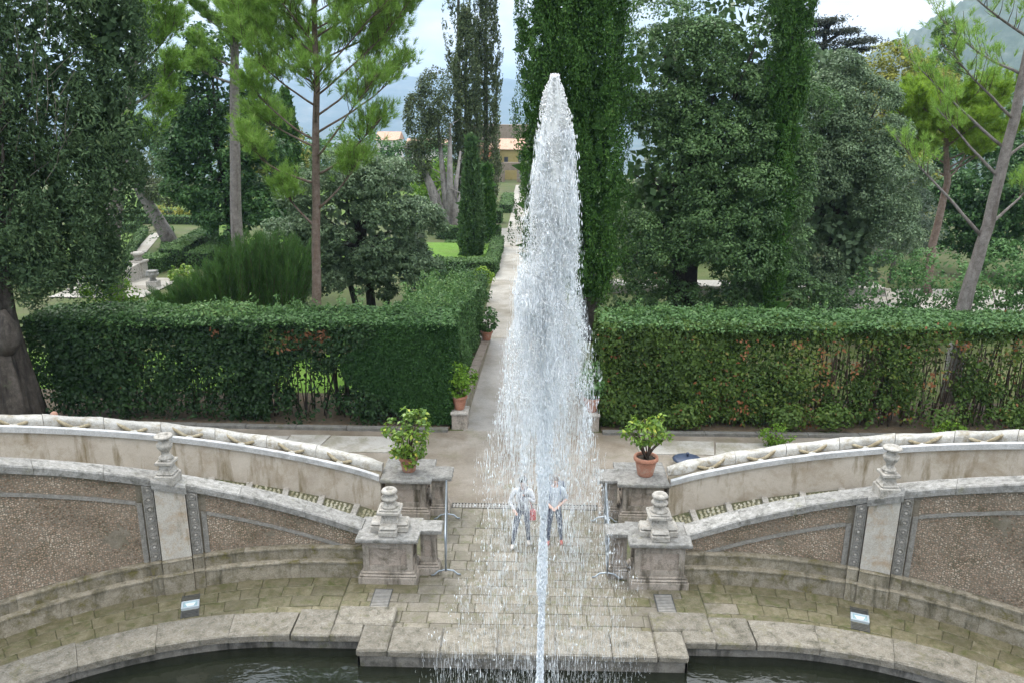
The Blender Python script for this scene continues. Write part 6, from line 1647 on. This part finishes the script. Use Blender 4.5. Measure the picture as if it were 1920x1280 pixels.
def person(loc, face_y, pose, cols, label):
    """figure standing at loc, looking along -y (towards the pool), head tipped up"""
    J = {'pelvis': (0, 0, .93, (.155, .115)), 'waist': (0, 0, 1.06, (.135, .105)), 'chest': (0, .01, 1.25, (.165, .12)), 'upper': (0, .02, 1.39, (.13, .095)), 'neck': (0, .02, 1.48, .052),
         'jaw': (0, .0, 1.535, (.06, .07)), 'head': (0, .02, 1.61, (.078, .095)), 'crown': (0, .04, 1.685, (.06, .07))}
    E_ = [('pelvis', 'waist'), ('waist', 'chest'), ('chest', 'upper'), ('upper', 'neck'), ('neck', 'jaw'), ('jaw', 'head'), ('head', 'crown')]
    for sd, k in ((-1, 'L'), (1, 'R')):
        fx, fy = pose['foot' + k]
        J['hip' + k] = (sd * .085, 0, .88, .095); J['knee' + k] = (sd * .10 + fx * .5, -.02 + fy * .5, .49, .062); J['ank' + k] = (sd * .10 + fx, .03 + fy, .10, .043)
        J['heel' + k] = (sd * .10 + fx, .05 + fy, .042, .042); J['toe' + k] = (sd * .11 + fx * 1.05, -.13 + fy, .035, (.045, .034))
        E_ += [('pelvis', 'hip' + k), ('hip' + k, 'knee' + k), ('knee' + k, 'ank' + k), ('ank' + k, 'heel' + k), ('heel' + k, 'toe' + k)]
        J['sho' + k] = (sd * .175, .02, 1.40, .068); e, w = pose['elbow' + k], pose['wrist' + k]
        J['elb' + k] = (*e, .043); J['wri' + k] = (*w, .029)
        h = Vector(w) + (Vector(w) - Vector(e)).normalized() * .07; J['palm' + k] = (*h, (.036, .018))
        E_ += [('upper', 'sho' + k), ('sho' + k, 'elb' + k), ('elb' + k, 'wri' + k), ('wri' + k, 'palm' + k)]
        d = (Vector(w) - Vector(e)).normalized(); sdv = d.cross(Vector((0, 0, 1))); sdv = sdv.normalized() if sdv.length > .1 else Vector((1, 0, 0))
        for fi, (off, ln) in enumerate(((-.028, .062), (-.010, .072), (.010, .068), (.027, .052))):
            b0 = h + sdv * off * .9; b1 = b0 + d * ln * .6 + Vector((0, -.008, .0)); b2 = b1 + d * ln * .4 + Vector((0, -.014, -.012))
            J['f%d%sa' % (fi, k)] = (*b1, .0095); J['f%d%sb' % (fi, k)] = (*b2, .008)
            E_ += [('palm' + k, 'f%d%sa' % (fi, k)), ('f%d%sa' % (fi, k), 'f%d%sb' % (fi, k))]
        th = Vector(w) + d * .03 - sdv * sd * .045; J['th' + k] = (*th, .0115); J['tt' + k] = (*(th + d * .035 - sdv * sd * .008), .009)
        E_ += [('wri' + k, 'th' + k), ('th' + k, 'tt' + k)]
    def fm(b, c):
        a, e, t_ = b
        if a.startswith(('hip', 'knee')) or (a == 'pelvis' and (e.startswith('hip') or c.z < pose.get('hem', .9))): return 1
        if a.startswith(('ank', 'heel')): return 2
        if a in ('neck', 'jaw', 'head') or e in ('neck',) and t_ > .5: return 3
        if a.startswith(('wri', 'palm', 'f', 'th')): return 3
        if pose.get('short') and a.startswith('elb'): return 3
        if a == 'pelvis' and e == 'waist' and c.z < pose.get('hem', .9): return 1
        return 0
    o = skin_body('person', J, E_, fm, cols[:4], label, loc)
    # face and hair are children
    hx, hy, hz = 0, .02, 1.61
    def child(nm, mb, mat): 
        c = link(nm, mb.mesh(nm, mat)); c.parent = o; return c
    mb = MB()
    v, F = [], []; n1_, n2_ = 16, 9
    for i in range(n2_):
        ph = math.pi * (.0 + .62 * i / (n2_ - 1))
        for j in range(n1_):
            th = 2 * math.pi * j / n1_; yy = math.sin(ph) * math.sin(th)
            cut = 1.0 if yy > -.45 or ph < .85 else .86
            v.append((hx + .093 * math.sin(ph) * math.cos(th) * cut, hy + .012 + .108 * yy * cut, hz + .028 + .108 * math.cos(ph)))
    for i in range(n2_ - 1):
        for j in range(n1_): q = (j + 1) % n1_; F.append((i * n1_ + j, i * n1_ + q, (i + 1) * n1_ + q, (i + 1) * n1_ + j))
    mb.add(v, F, 0, True); child('hair', mb, cols[4])
    mb = MB(); mb.tube([(hx, hy - .088, hz + .015), (hx, hy - .112, hz - .022), (hx, hy - .098, hz - .032)], [.010, .016, .009], 7); child('nose', mb, cols[3])
    for sd in (-1, 1):
        mb = MB(); mb.lathe([(.001, -.012), (.010, -.006), (.011, 0), (.008, .007), (.001, .010)], (hx + sd * .032, hy - .088, hz + .012), 8); child('eye', mb, plain('dark_eye', (.03, .025, .02), .2))
        mb = MB(); mb.lathe([(.001, -.03), (.014, -.02), (.018, .0), (.014, .022), (.001, .03)], (hx + sd * .083, hy + .01, hz), 8, sx=.6, sy=1); child('ear', mb, cols[3])
    mb = MB(); mb.tube([(hx - .026, hy - .085, hz - .058), (hx, hy - .093, hz - .06), (hx + .026, hy - .085, hz - .058)], [.004, .007, .004], 6); child('mouth', mb, plain('lips', (.32, .12, .1), .5))
    return o
SKIN = plain('skin', (.50, .30, .22), .55, var=.1)
whitetop = stone('white_patterned_blouse', [(.12, .12, .14), (.6, .6, .62), (.78, .78, .8)], 22, bump=.1, rough=.8)
jeans = plain('dark_jeans', (.035, .045, .075), .85, var=.35, scale=14)
jeans2 = plain('slate_blue_jeans', (.06, .075, .11), .85, var=.35, scale=14)
shoe_w = plain('pale_shoes', (.6, .55, .5), .6); shoe_r = plain('red_trainers', (.42, .10, .07), .6)
hair_d = plain('dark_hair', (.02, .016, .013), .6, var=.3, scale=40); hair_g = plain('thin_grey_brown_hair', (.2, .16, .13), .6, var=.3, scale=40)
shirt = stone('pale_blue_checked_shirt', [(.3, .34, .4), (.5, .55, .6), (.62, .66, .7)], 16, bump=.1, rough=.85)
pA = person((-.03, 16.5, 0), 0, {'footL': (-.12, -.10), 'footR': (.04, .1), 'elbowL': (-.30, .0, 1.13), 'wristL': (-.19, -.17, 1.00), 'elbowR': (.26, -.1, 1.16), 'wristR': (.06, -.22, 1.36), 'hem': .86}, [whitetop, jeans, shoe_w, SKIN, hair_d], 'dark-haired visitor in a white patterned top and dark jeans, behind the spray')
pB = person((.70, 16.62, 0), 0, {'footL': (-.03, -.02), 'footR': (.07, .02), 'elbowL': (-.28, .02, 1.14), 'wristL': (-.10, -.22, 1.06), 'elbowR': (.28, .03, 1.13), 'wristR': (.06, -.22, 1.05), 'hem': .92, 'short': True}, [shirt, jeans2, shoe_r, SKIN, hair_g], 'visitor with a backpack in a pale shirt and slate jeans, behind the jet')
pC = person((-12.8, 20.0, 0), 0, {'footL': (-.02, 0), 'footR': (.02, .03), 'elbowL': (-.26, .03, 1.12), 'wristL': (-.27, -.06, .88), 'elbowR': (.26, .03, 1.12), 'wristR': (.27, -.06, .88), 'hem': .92}, [plain('brown_jacket', (.12, .09, .065), .85, var=.3), jeans, shoe_w, SKIN, plain('shaved_scalp', (.42, .235, .165), .5, var=.1)], 'person whose bald head just shows above the left channel wall')
# scarf, bag, backpack
mb = MB(); mb.tube([(-.11, 16.49, 1.47), (-.03, 16.40, 1.40), (.05, 16.49, 1.47), (-.03, 16.58, 1.50), (-.11, 16.49, 1.47)], [.035] * 5, 8); mb.tube([(-.04, 16.38, 1.40), (-.05, 16.36, 1.2), (-.04, 16.36, 1.0)], [.045, .06, .05], 7)
sc = mb.build('scarf', plain('grey_scarf', (.16, .155, .17), .9, var=.5, scale=30)); tag(sc, 'grey patterned scarf hanging on the white-topped visitor', 'scarf')
bag = empty('handbag', (.20, 16.46, .78), 'small red shoulder bag at the hip of the white-topped visitor', 'bag')
mb = MB(); mb.box(.13, .27, 16.40, 16.52, .68, .94, .03); mb.build('body', plain('red_leather', (.42, .06, .05), .5, var=.2), bag)
mb = MB(); mb.tube([(.2, 16.42, .93), (.12, 16.38, 1.2), (-.06, 16.42, 1.45), (-.12, 16.5, 1.48), (-.05, 16.62, 1.35), (.12, 16.6, 1.1), (.2, 16.5, .93)], .009, 6); mb.build('strap', plain('red_strap', (.3, .05, .04), .6), bag)
bk = empty('backpack', (.74, 16.82, 1.0), 'dark blue-grey backpack worn by the visitor in the pale shirt', 'backpack')
mb = MB(); mb.box(.55, .95, 16.74, 16.97, .96, 1.46, .06); mb.build('body', plain('slate_nylon', (.07, .085, .12), .75, var=.3), bk)
mb = MB(); mb.box(.60, .90, 16.971, 17.02, 1.0, 1.22, .02); mb.build('pocket', plain('black_nylon', (.03, .035, .045), .75, var=.3), bk)
for sd in (-1, 1):
    mb = MB(); mb.tube([(.70 + sd * .11, 16.75, 1.42), (.70 + sd * .115, 16.62, 1.475), (.70 + sd * .12, 16.49, 1.36), (.70 + sd * .14, 16.50, 1.15), (.70 + sd * .16, 16.66, 1.02), (.74 + sd * .14, 16.76, 1.0)], .018, 6); mb.build('strap', plain('grey_strap', (.16, .2, .27), .8), bk)
ph = MB(); ph.box(.00, .12, 16.17, 16.21, 1.39, 1.47, .01); ph.lathe([(.028, 0), (.03, .02), (.026, .03)], (.06, 16.165, 1.43), 10); tag(ph.build('camera', plain('black_camera', (.02, .02, .022), .4)), 'small black camera held up by the white-topped visitor', 'camera')

# ------------------------------------------------------------------ far buildings
def house(x0, x1, y0, y1, z0, z1, wallm, label, roof_h=1.6, win=(), roofm=None, ridge='x'):
    h_ = empty('house', ((x0 + x1) / 2, y0, z0), label, 'building', 'houses beyond the garden')
    mb = MB(); mb.box(x0, x1, y0, y1, z0, z1); mb.build('wall', wallm, h_)
    if roof_h:
        mb = MB(); o = .35
        if ridge == 'x':
            ym = (y0 + y1) / 2; v = [(x0 - o, y0 - o, z1), (x1 + o, y0 - o, z1), (x1 + o, y1 + o, z1), (x0 - o, y1 + o, z1), (x0 - o, ym, z1 + roof_h), (x1 + o, ym, z1 + roof_h)]
            mb.add(v, [(0, 1, 5, 4), (2, 3, 4, 5), (0, 4, 3), (1, 2, 5), (3, 2, 1, 0)])
        else:
            xm = (x0 + x1) / 2; v = [(x0 - o, y0 - o, z1), (x1 + o, y0 - o, z1), (x1 + o, y1 + o, z1), (x0 - o, y1 + o, z1), (xm, y0 - o, z1 + roof_h), (xm, y1 + o, z1 + roof_h)]
            mb.add(v, [(0, 1, 4), (2, 3, 5), (0, 4, 5, 3), (1, 2, 5, 4), (3, 2, 1, 0)])
        mb.build('roof', roofm or M['roof'], h_)
    for (wx, wz, w, hh) in win:
        mb = MB(); mb.box(wx - w / 2, wx + w / 2, y0 - .06, y0 + .1, wz, wz + hh); f = mb.build('window', plain('shutter', (.10, .09, .07), .6), h_)
        mb = MB(); mb.box(wx - w / 2 + .1, wx + w / 2 - .1, y0 - .075, y0 - .061, wz + .1, wz + hh - .1); mb.build('pane', plain('pane_glass', (.04, .05, .06), .1), f)
    return h_
M['roof'] = stone('pale_roof_tiles', [(.34, .19, .13), (.5, .31, .22), (.62, .45, .36)], 3, bump=.4)  # pale tile colour mottled by noise
ochre = stone('ochre_render', [(.26, .21, .08), (.34, .28, .11), (.4, .34, .16)], .8, bump=.1)
orange = stone('orange_render', [(.40, .15, .08), (.5, .21, .12), (.56, .28, .18)], .8, bump=.1)
brickw = stone('brown_stone_wall', [(.16, .12, .09), (.25, .2, .155), (.33, .27, .22)], 1.5, bump=.3)
whitew = stone('white_render', [(.5, .48, .45), (.62, .6, .57), (.7, .69, .67)], .8, bump=.1)
zf = -4
house(-5.6, -.6, 158, 166, zf, 3.0, ochre, 'ochre house with a pale tiled roof at the end of the path', 1.9, [(-4.4, -.2, .8, 1.8), (-1.6, .2, .9, 1.9)])
house(-10.5, -7.0, 156, 164, zf, 3.2, orange, 'orange house with a narrow front at the end of the path', 1.4, [], ridge='y')
MB_ = MB(); MB_.box(-6.75, -5.95, 156, 157, zf, 6.4); ch = tag(MB_.build('brick_chimney', brickw), 'tall brick chimney stack between the orange and the ochre house', 'chimney')
house(-14, 12, 186, 194, zf - 2, 7.2, brickw, 'long brown stone building behind the ochre house', 0)
house(-22.5, -15.2, 150, 158, zf, 3.4, whitew, 'white house with an orange roof behind the silver-grey trunks', 1.6, [(-20.5, 0, .8, 1.6), (-17.0, 0, .8, 1.6)])
house(-33.2, -28.6, 178, 186, zf - 2, 3.9, whitew, 'pale house with a wide tiled roof behind the umbrella pine', 1.7, [(-32, .6, 1, 1.6), (-30, .6, 1, 1.6)])
gw = empty('garden_gate_wall', (-2, 150, -3), 'grey garden wall with a dark archway closing the path', 'wall')
for (x0, x1, z1) in ((-12, -4.4, 1.0), (-2.2, 10, 1.0)): 
    mb = MB(); mb.box(x0, x1, 150, 151, -4, z1); mb.build('wall_part', brickw, gw)
mb = MB(); mb.box(-4.4, -2.2, 150.02, 150.98, -.4, 1.0); mb.build('arch_lintel', brickw, gw)
simple_tree('broad_tree', (-8, 140, -2.6), 'bright lime shrub tree against the orange house', [(-7.6, 140, 0, 1.6, 1.6, 2.4)], 50, 40, .4, 'leaf_bright', (.4, .8), group='far trees', tr=.12, filler=60)
simple_tree('broad_tree', (.4, 132, -2.4), 'ivy-grey tree on the right of the path end, by the jet', [(1.4, 132, 3, 2.2, 2, 5.5), (.6, 124, 0, 1.8, 2, 3)], 120, 46, .4, 'leaf_olive', (.5, 1.0), group='far trees', tint=(.1, .15))

# ------------------------------------------------------------------ hills
def ridge(name, pts, depth, base_z, mat, rough=.12, n=90, rows=26, seed=3):
    """pts: (x, y, crest z); a wide slope rising away from the viewer to the crest, falling behind"""
    r = np.random.default_rng(seed)
    xs_ = np.interp(np.linspace(0, 1, n), np.linspace(0, 1, len(pts)), [p[0] for p in pts]); ys_ = np.interp(np.linspace(0, 1, n), np.linspace(0, 1, len(pts)), [p[1] for p in pts]); zs = np.interp(np.linspace(0, 1, n), np.linspace(0, 1, len(pts)), [p[2] for p in pts])
    v, F = [], []
    for j in range(rows):
        f = j / (rows - 1)
        for i in range(n):
            amp = (zs[i] - base_z)
            nz = (vnoise(i * .35, j * .55, 1, seed) - .5) * rough * amp + (vnoise(i * 1.1, j * 1.5, 1, seed + 2) - .5) * rough * .45 * amp
            prof = math.sin(min(f / .62, 1) * math.pi / 2) ** 1.15 if f < .62 else math.cos((f - .62) / .38 * math.pi / 2)
            d = (f - .62) * depth
            sc = 1 + d / math.hypot(xs_[i], ys_[i])
            v.append((xs_[i] * sc, ys_[i] * sc, base_z + amp * prof + nz * prof))
    for j in range(rows - 1):
        for i in range(n - 1): F.append((j * n + i, j * n + i + 1, (j + 1) * n + i + 1, (j + 1) * n + i))
    mb = MB(); mb.add(v, F, 0, True)
    tag(mb.build(name, mat), kind='structure')
M['farhill'] = stone('wooded_far_hill', [(.03, .05, .03), (.06, .085, .05), (.12, .13, .09)], .004, rough=1, bump=0, blotch=(.22, .2, .15), blotch_amt=.25, blotch_scale=.0025, fine=.03)
M['rockhill'] = stone('rocky_grey_hill', [(.05, .075, .045), (.09, .115, .075), (.22, .225, .20)], .03, rough=1, bump=0, blotch=(.055, .08, .045), blotch_amt=.6, blotch_scale=.02, fine=.2)
ridge('hills', [(-6000, 5000, 170), (-3600, 6300, 200), (-2200, 6600, 250), (-1000, 6900, 300), (-250, 7000, 290), (400, 7000, 230), (1500, 6900, 190), (3500, 6300, 200)], 3600, -205, M['farhill'], .10)
ridge('hills', [(-5200, 2600, -60), (-2600, 3600, -90), (-900, 4000, -75), (200, 4000, -95), (1800, 3600, -80)], 1400, -205, M['farhill'], .2, seed=8)
ridge('mountain', [(380, 1760, -60), (560, 1720, 40), (650, 1700, 105), (741, 1700, 162), (832, 1700, 219), (923, 1690, 287), (1059, 1650, 366), (1350, 1450, 470), (1750, 1150, 540), (2200, 700, 500)], 1100, -170, M['rockhill'], .07, seed=12, n=140, rows=40)

# ------------------------------------------------------------------ the fountain jet
M['spray'], nd, lk, out = nodes_of('white_water_drops')
p = nd.new('ShaderNodeBsdfPrincipled'); p.inputs['Base Color'].default_value = (.60, .61, .62, 1); p.inputs['Roughness'].default_value = .5
p.inputs['Specular IOR Level'].default_value = .5
tr = nd.new('ShaderNodeBsdfTranslucent'); tr.inputs['Color'].default_value = (.38, .40, .42, 1)
tp_ = nd.new('ShaderNodeBsdfTransparent')
m1 = nd.new('ShaderNodeAddShader'); lk.new(p.outputs[0], m1.inputs[0]); lk.new(tr.outputs[0], m1.inputs[1])
m2 = nd.new('ShaderNodeMixShader'); m2.inputs[0].default_value = .2; lk.new(m1.outputs[0], m2.inputs[1]); lk.new(tp_.outputs[0], m2.inputs[2])
lk.new(m2.outputs[0], out.inputs[0])
M['foam'], nd, lk, out = nodes_of('white_foam')
d_ = nd.new('ShaderNodeBsdfDiffuse'); d_.inputs['Color'].default_value = (.62, .625, .63, 1)
t_ = nd.new('ShaderNodeBsdfTranslucent'); t_.inputs['Color'].default_value = (.37, .37, .37, 1)
a_ = nd.new('ShaderNodeAddShader'); lk.new(d_.outputs[0], a_.inputs[0]); lk.new(t_.outputs[0], a_.inputs[1]); lk.new(a_.outputs[0], out.inputs[0])
JX, JY = .27, 10.0
def drops(C, L, W, tilt=.05):
    """stretched octahedra: C centres, L half length, W half width"""
    n = len(C); ax = unit(np.stack([rng.normal(0, tilt, n), rng.normal(0, tilt, n), np.ones(n)], 1))
    s1 = unit(np.cross(ax, rdir(n))); s2 = np.cross(ax, s1)
    V = np.empty((n, 6, 3)); L = L[:, None]; W = W[:, None]
    V[:, 0] = C + ax * L; V[:, 5] = C - ax * L * .8
    V[:, 1] = C + s1 * W; V[:, 2] = C + s2 * W; V[:, 3] = C - s1 * W; V[:, 4] = C - s2 * W
    tri = np.array([[0, 1, 2], [0, 2, 3], [0, 3, 4], [0, 4, 1], [5, 2, 1], [5, 3, 2], [5, 4, 3], [5, 1, 4]]).ravel()
    F = ((np.arange(n) * 6)[:, None] + tri[None, :]).ravel()
    return V.reshape(-1, 3), F
def spray_part(name, C, L, W, tilt, parent, mat='spray'):
    V, F = drops(C, L, W, tilt)
    link(name, foreach_mesh(name, V, F, 3, M[mat], None, True), parent, 'stuff')
jet = empty('water_jet', (JX, JY, -.6), 'tall white fountain jet rising from the pool and falling as spray', 'fountain')
# outline of the plume: height -> (centre x, radius)
ZS = [-.6, 1.5, 2.6, 3.6, 4.5, 5.6, 6.6, 7.5, 8.4, 9.0, 9.5, 9.85, 10.08]
RS = [1.4, 1.34, 1.2, .92, .72, .585, .48, .385, .31, .25, .20, .135, .04]
XS = [.27, .27, .27, .27, .27, .26, .28, .30, .31, .32, .31, .30, .29]
def in_plume(n, zlo, zhi, power, zpow=1.0, scale=1.0, drift=0.0):
    z = zlo + (zhi - zlo) * rng.random(n) ** zpow
    a = rng.uniform(0, 2 * math.pi, n)
    rag = .80 + .5 * vnoise(np.cos(a) * 1.6 + 9, np.sin(a) * 1.6 + z * 1.1, 1.5, 21) * np.clip((10.2 - z) * 1.2, .2, 1) + .22 * (vnoise(np.cos(a) * 4 + 9, z * 3.2, 1.5, 27) - .5)
    r = np.interp(z, ZS, RS) * rng.random(n) ** power * scale * rag
    return np.stack([np.interp(z, ZS, XS) + r * np.cos(a) + drift * (6 - z), JY + r * np.sin(a), z], 1)
def core_mesh(zlo, zhi, k, nz_, ns_, rough):
    v, F = [], []
    for i in range(nz_ + 1):
        z = zlo + (zhi - zlo) * i / nz_; r0 = np.interp(z, ZS, RS) * k * min(1, (i + 1) / 14)
        for j in range(ns_):
            a = 2 * math.pi * j / ns_
            rr = r0 * (.82 + rough * (vnoise(math.cos(a) * 2 + 5, math.sin(a) * 2 + z * 2.2, 1.6, 3) - .3) + rough * .8 * (vnoise(math.cos(a) * 7 + 5, math.sin(a) * 7 + z * 5, 1.3, 8) - .5) + rnd.uniform(-.05, .05))
            v.append((np.interp(z, ZS, XS) + rr * math.cos(a), JY + rr * math.sin(a), z))
    for i in range(nz_):
        for j in range(ns_): q = (j + 1) % ns_; F.append((i * ns_ + j, i * ns_ + q, (i + 1) * ns_ + q, (i + 1) * ns_ + j))
    F.append(tuple(range(nz_ * ns_, nz_ * ns_ + ns_)))
    mb = MB(); mb.add(v, F, 0, True); return mb
def tiny(C, L, W, tilt, name, mat):
    """fine drops as stretched four-sided slivers"""
    n = len(C); ax = unit(np.stack([rng.normal(0, tilt, n), rng.normal(0, tilt, n), np.ones(n)], 1)); s1 = unit(np.cross(ax, rdir(n))); s2 = np.cross(ax, s1)
    V = np.empty((n, 4, 3)); L = L[:, None]; W = W[:, None]
    V[:, 0] = C + ax * L; V[:, 1] = C - ax * L * .6 + s1 * W; V[:, 2] = C - ax * L * .6 - s1 * W * .5 + s2 * W * .87; V[:, 3] = C - ax * L * .6 - s1 * W * .5 - s2 * W * .87
    tri = np.array([[0, 1, 2], [0, 2, 3], [0, 3, 1], [1, 3, 2]]).ravel()
    link(name, foreach_mesh(name, V.reshape(-1, 3), ((np.arange(n) * 4)[:, None] + tri[None, :]).ravel(), 3, M[mat], None, True), jet, 'stuff')
core_mesh(8.2, 10.04, .62, 120, 30, .9).build('foam_core', M['foam'], jet)
def broken(C, sx, sz, seed, lo, hi): return C[(vnoise(C[:, 0] * sx, C[:, 2] * sz, 1, seed) * .65 + .35 * vnoise(C[:, 0] * sx * 3, C[:, 2] * sz * 2.4 + C[:, 1] * 4, 1, seed + 1)) > rng.uniform(lo, hi, len(C))]
C = broken(in_plume(36000, 6.0, 10.05, .55, .9, 1.0), 8, 2.6, 2, .1, .8); n = len(C)
tiny(C, rng.uniform(.008, .032, n), rng.uniform(.004, .012, n), .4, 'foam_column', 'foam')
C = broken(in_plume(60000, 4.6, 9.4, .6, .85, 1.05), 9, 1.3, 5, .26, .78); C = C[rng.random(len(C)) < np.clip((C[:, 2] - 4.3) / 3.0, .10, 1)]; n = len(C)
tiny(C, rng.uniform(.02, .10, n), rng.uniform(.002, .0062, n), .06, 'falling_water', 'spray')
C = broken(in_plume(36000, -.3, 6.6, .6, .85, 1.05), 6, .9, 15, .34, .84); C = C[rng.random(len(C)) < np.where(C[:, 2] < 3.6, .38, np.where(C[:, 2] < 5.2, .55, 1))]; n = len(C)
tiny(C, rng.uniform(.03, .12, n), rng.uniform(.0016, .0045, n), .035, 'falling_drops', 'spray')
C = broken(in_plume(22000, -.3, 7.4, .5, .8, 1.12), 5, .5, 25, .3, .8); C = C[rng.random(len(C)) < np.where(C[:, 2] < 5.4, .36, 1)]; n = len(C)
tiny(C, rng.uniform(.08, .24, n), rng.uniform(.0008, .0019, n), .02, 'water_veil', 'spray')
C = in_plume(17000, -.2, 8.8, .45, .75, 1.18); n = len(C)
tiny(C, rng.uniform(.01, .05, n), rng.uniform(.001, .0026, n), .06, 'fine_mist', 'spray')
n = 1300; C = in_plume(n, 2.4, 9.6, .10, .9, 1.12, -.01)
spray_part('stray_drops', C, rng.uniform(.012, .045, n), rng.uniform(.004, .010, n), .06, jet)
# the rising stem: a solid rope of water with a broken surface
v, F = [], []; nz_, ns_ = 150, 12
for i in range(nz_ + 1):
    z = -.5 + 8.9 * i / nz_; r0 = np.interp(z, [-.6, 1.5, 4, 6, 7.6], [.014, .018, .03, .07, .12])
    for j in range(ns_):
        a = 2 * math.pi * j / ns_; rr = r0 * (1 + .35 * (vnoise(j * 1.0, z * 3.0, 1, 3) - .5) + rnd.uniform(-.08, .08))
        v.append((JX + .02 * math.sin(z * .9) + rr * math.cos(a), JY + rr * math.sin(a), z))
for i in range(nz_):
    for j in range(ns_): q = (j + 1) % ns_; F.append((i * ns_ + j, i * ns_ + q, (i + 1) * ns_ + q, (i + 1) * ns_ + j))
mb = MB(); mb.add(v, F, 0, True); mb.build('rising_stem', M['foam'], jet)
n = 9000; z = rng.uniform(-.5, 7.6, n); r = np.interp(z, [-.6, 4, 7.6], [.042, .07, .2]) * rng.random(n) ** .6 * (.6 + .9 * vnoise(z * 2.2, z * .7, 1, 4)); a = rng.uniform(0, 6.28, n)
spray_part('stem_drops', np.stack([JX + r * np.cos(a), JY + r * np.sin(a), z], 1), rng.uniform(.02, .07, n), rng.uniform(.003, .009, n), .06, jet)
mb = MB(); mb.lathe([(.10, -1.2), (.10, -.66), (.07, -.6), (.05, -.58), (.03, -.58)], (JX, JY, 0), 14); mb.build('nozzle', M['iron'], jet)

# ------------------------------------------------------------------ haze: even air round the whole place
hz = MB(); hz.box(-9500, 9500, -2500, 9500, -210, 620)
M['haze'], nd, lk, out = nodes_of('thin_blue_air')
pv = nd.new('ShaderNodeVolumePrincipled'); pv.inputs['Color'].default_value = (.52, .73, 1.0, 1); pv.inputs['Density'].default_value = .00017
lk.new(pv.outputs[0], out.inputs['Volume'])
tag(hz.build('haze', M['haze']), kind='stuff')
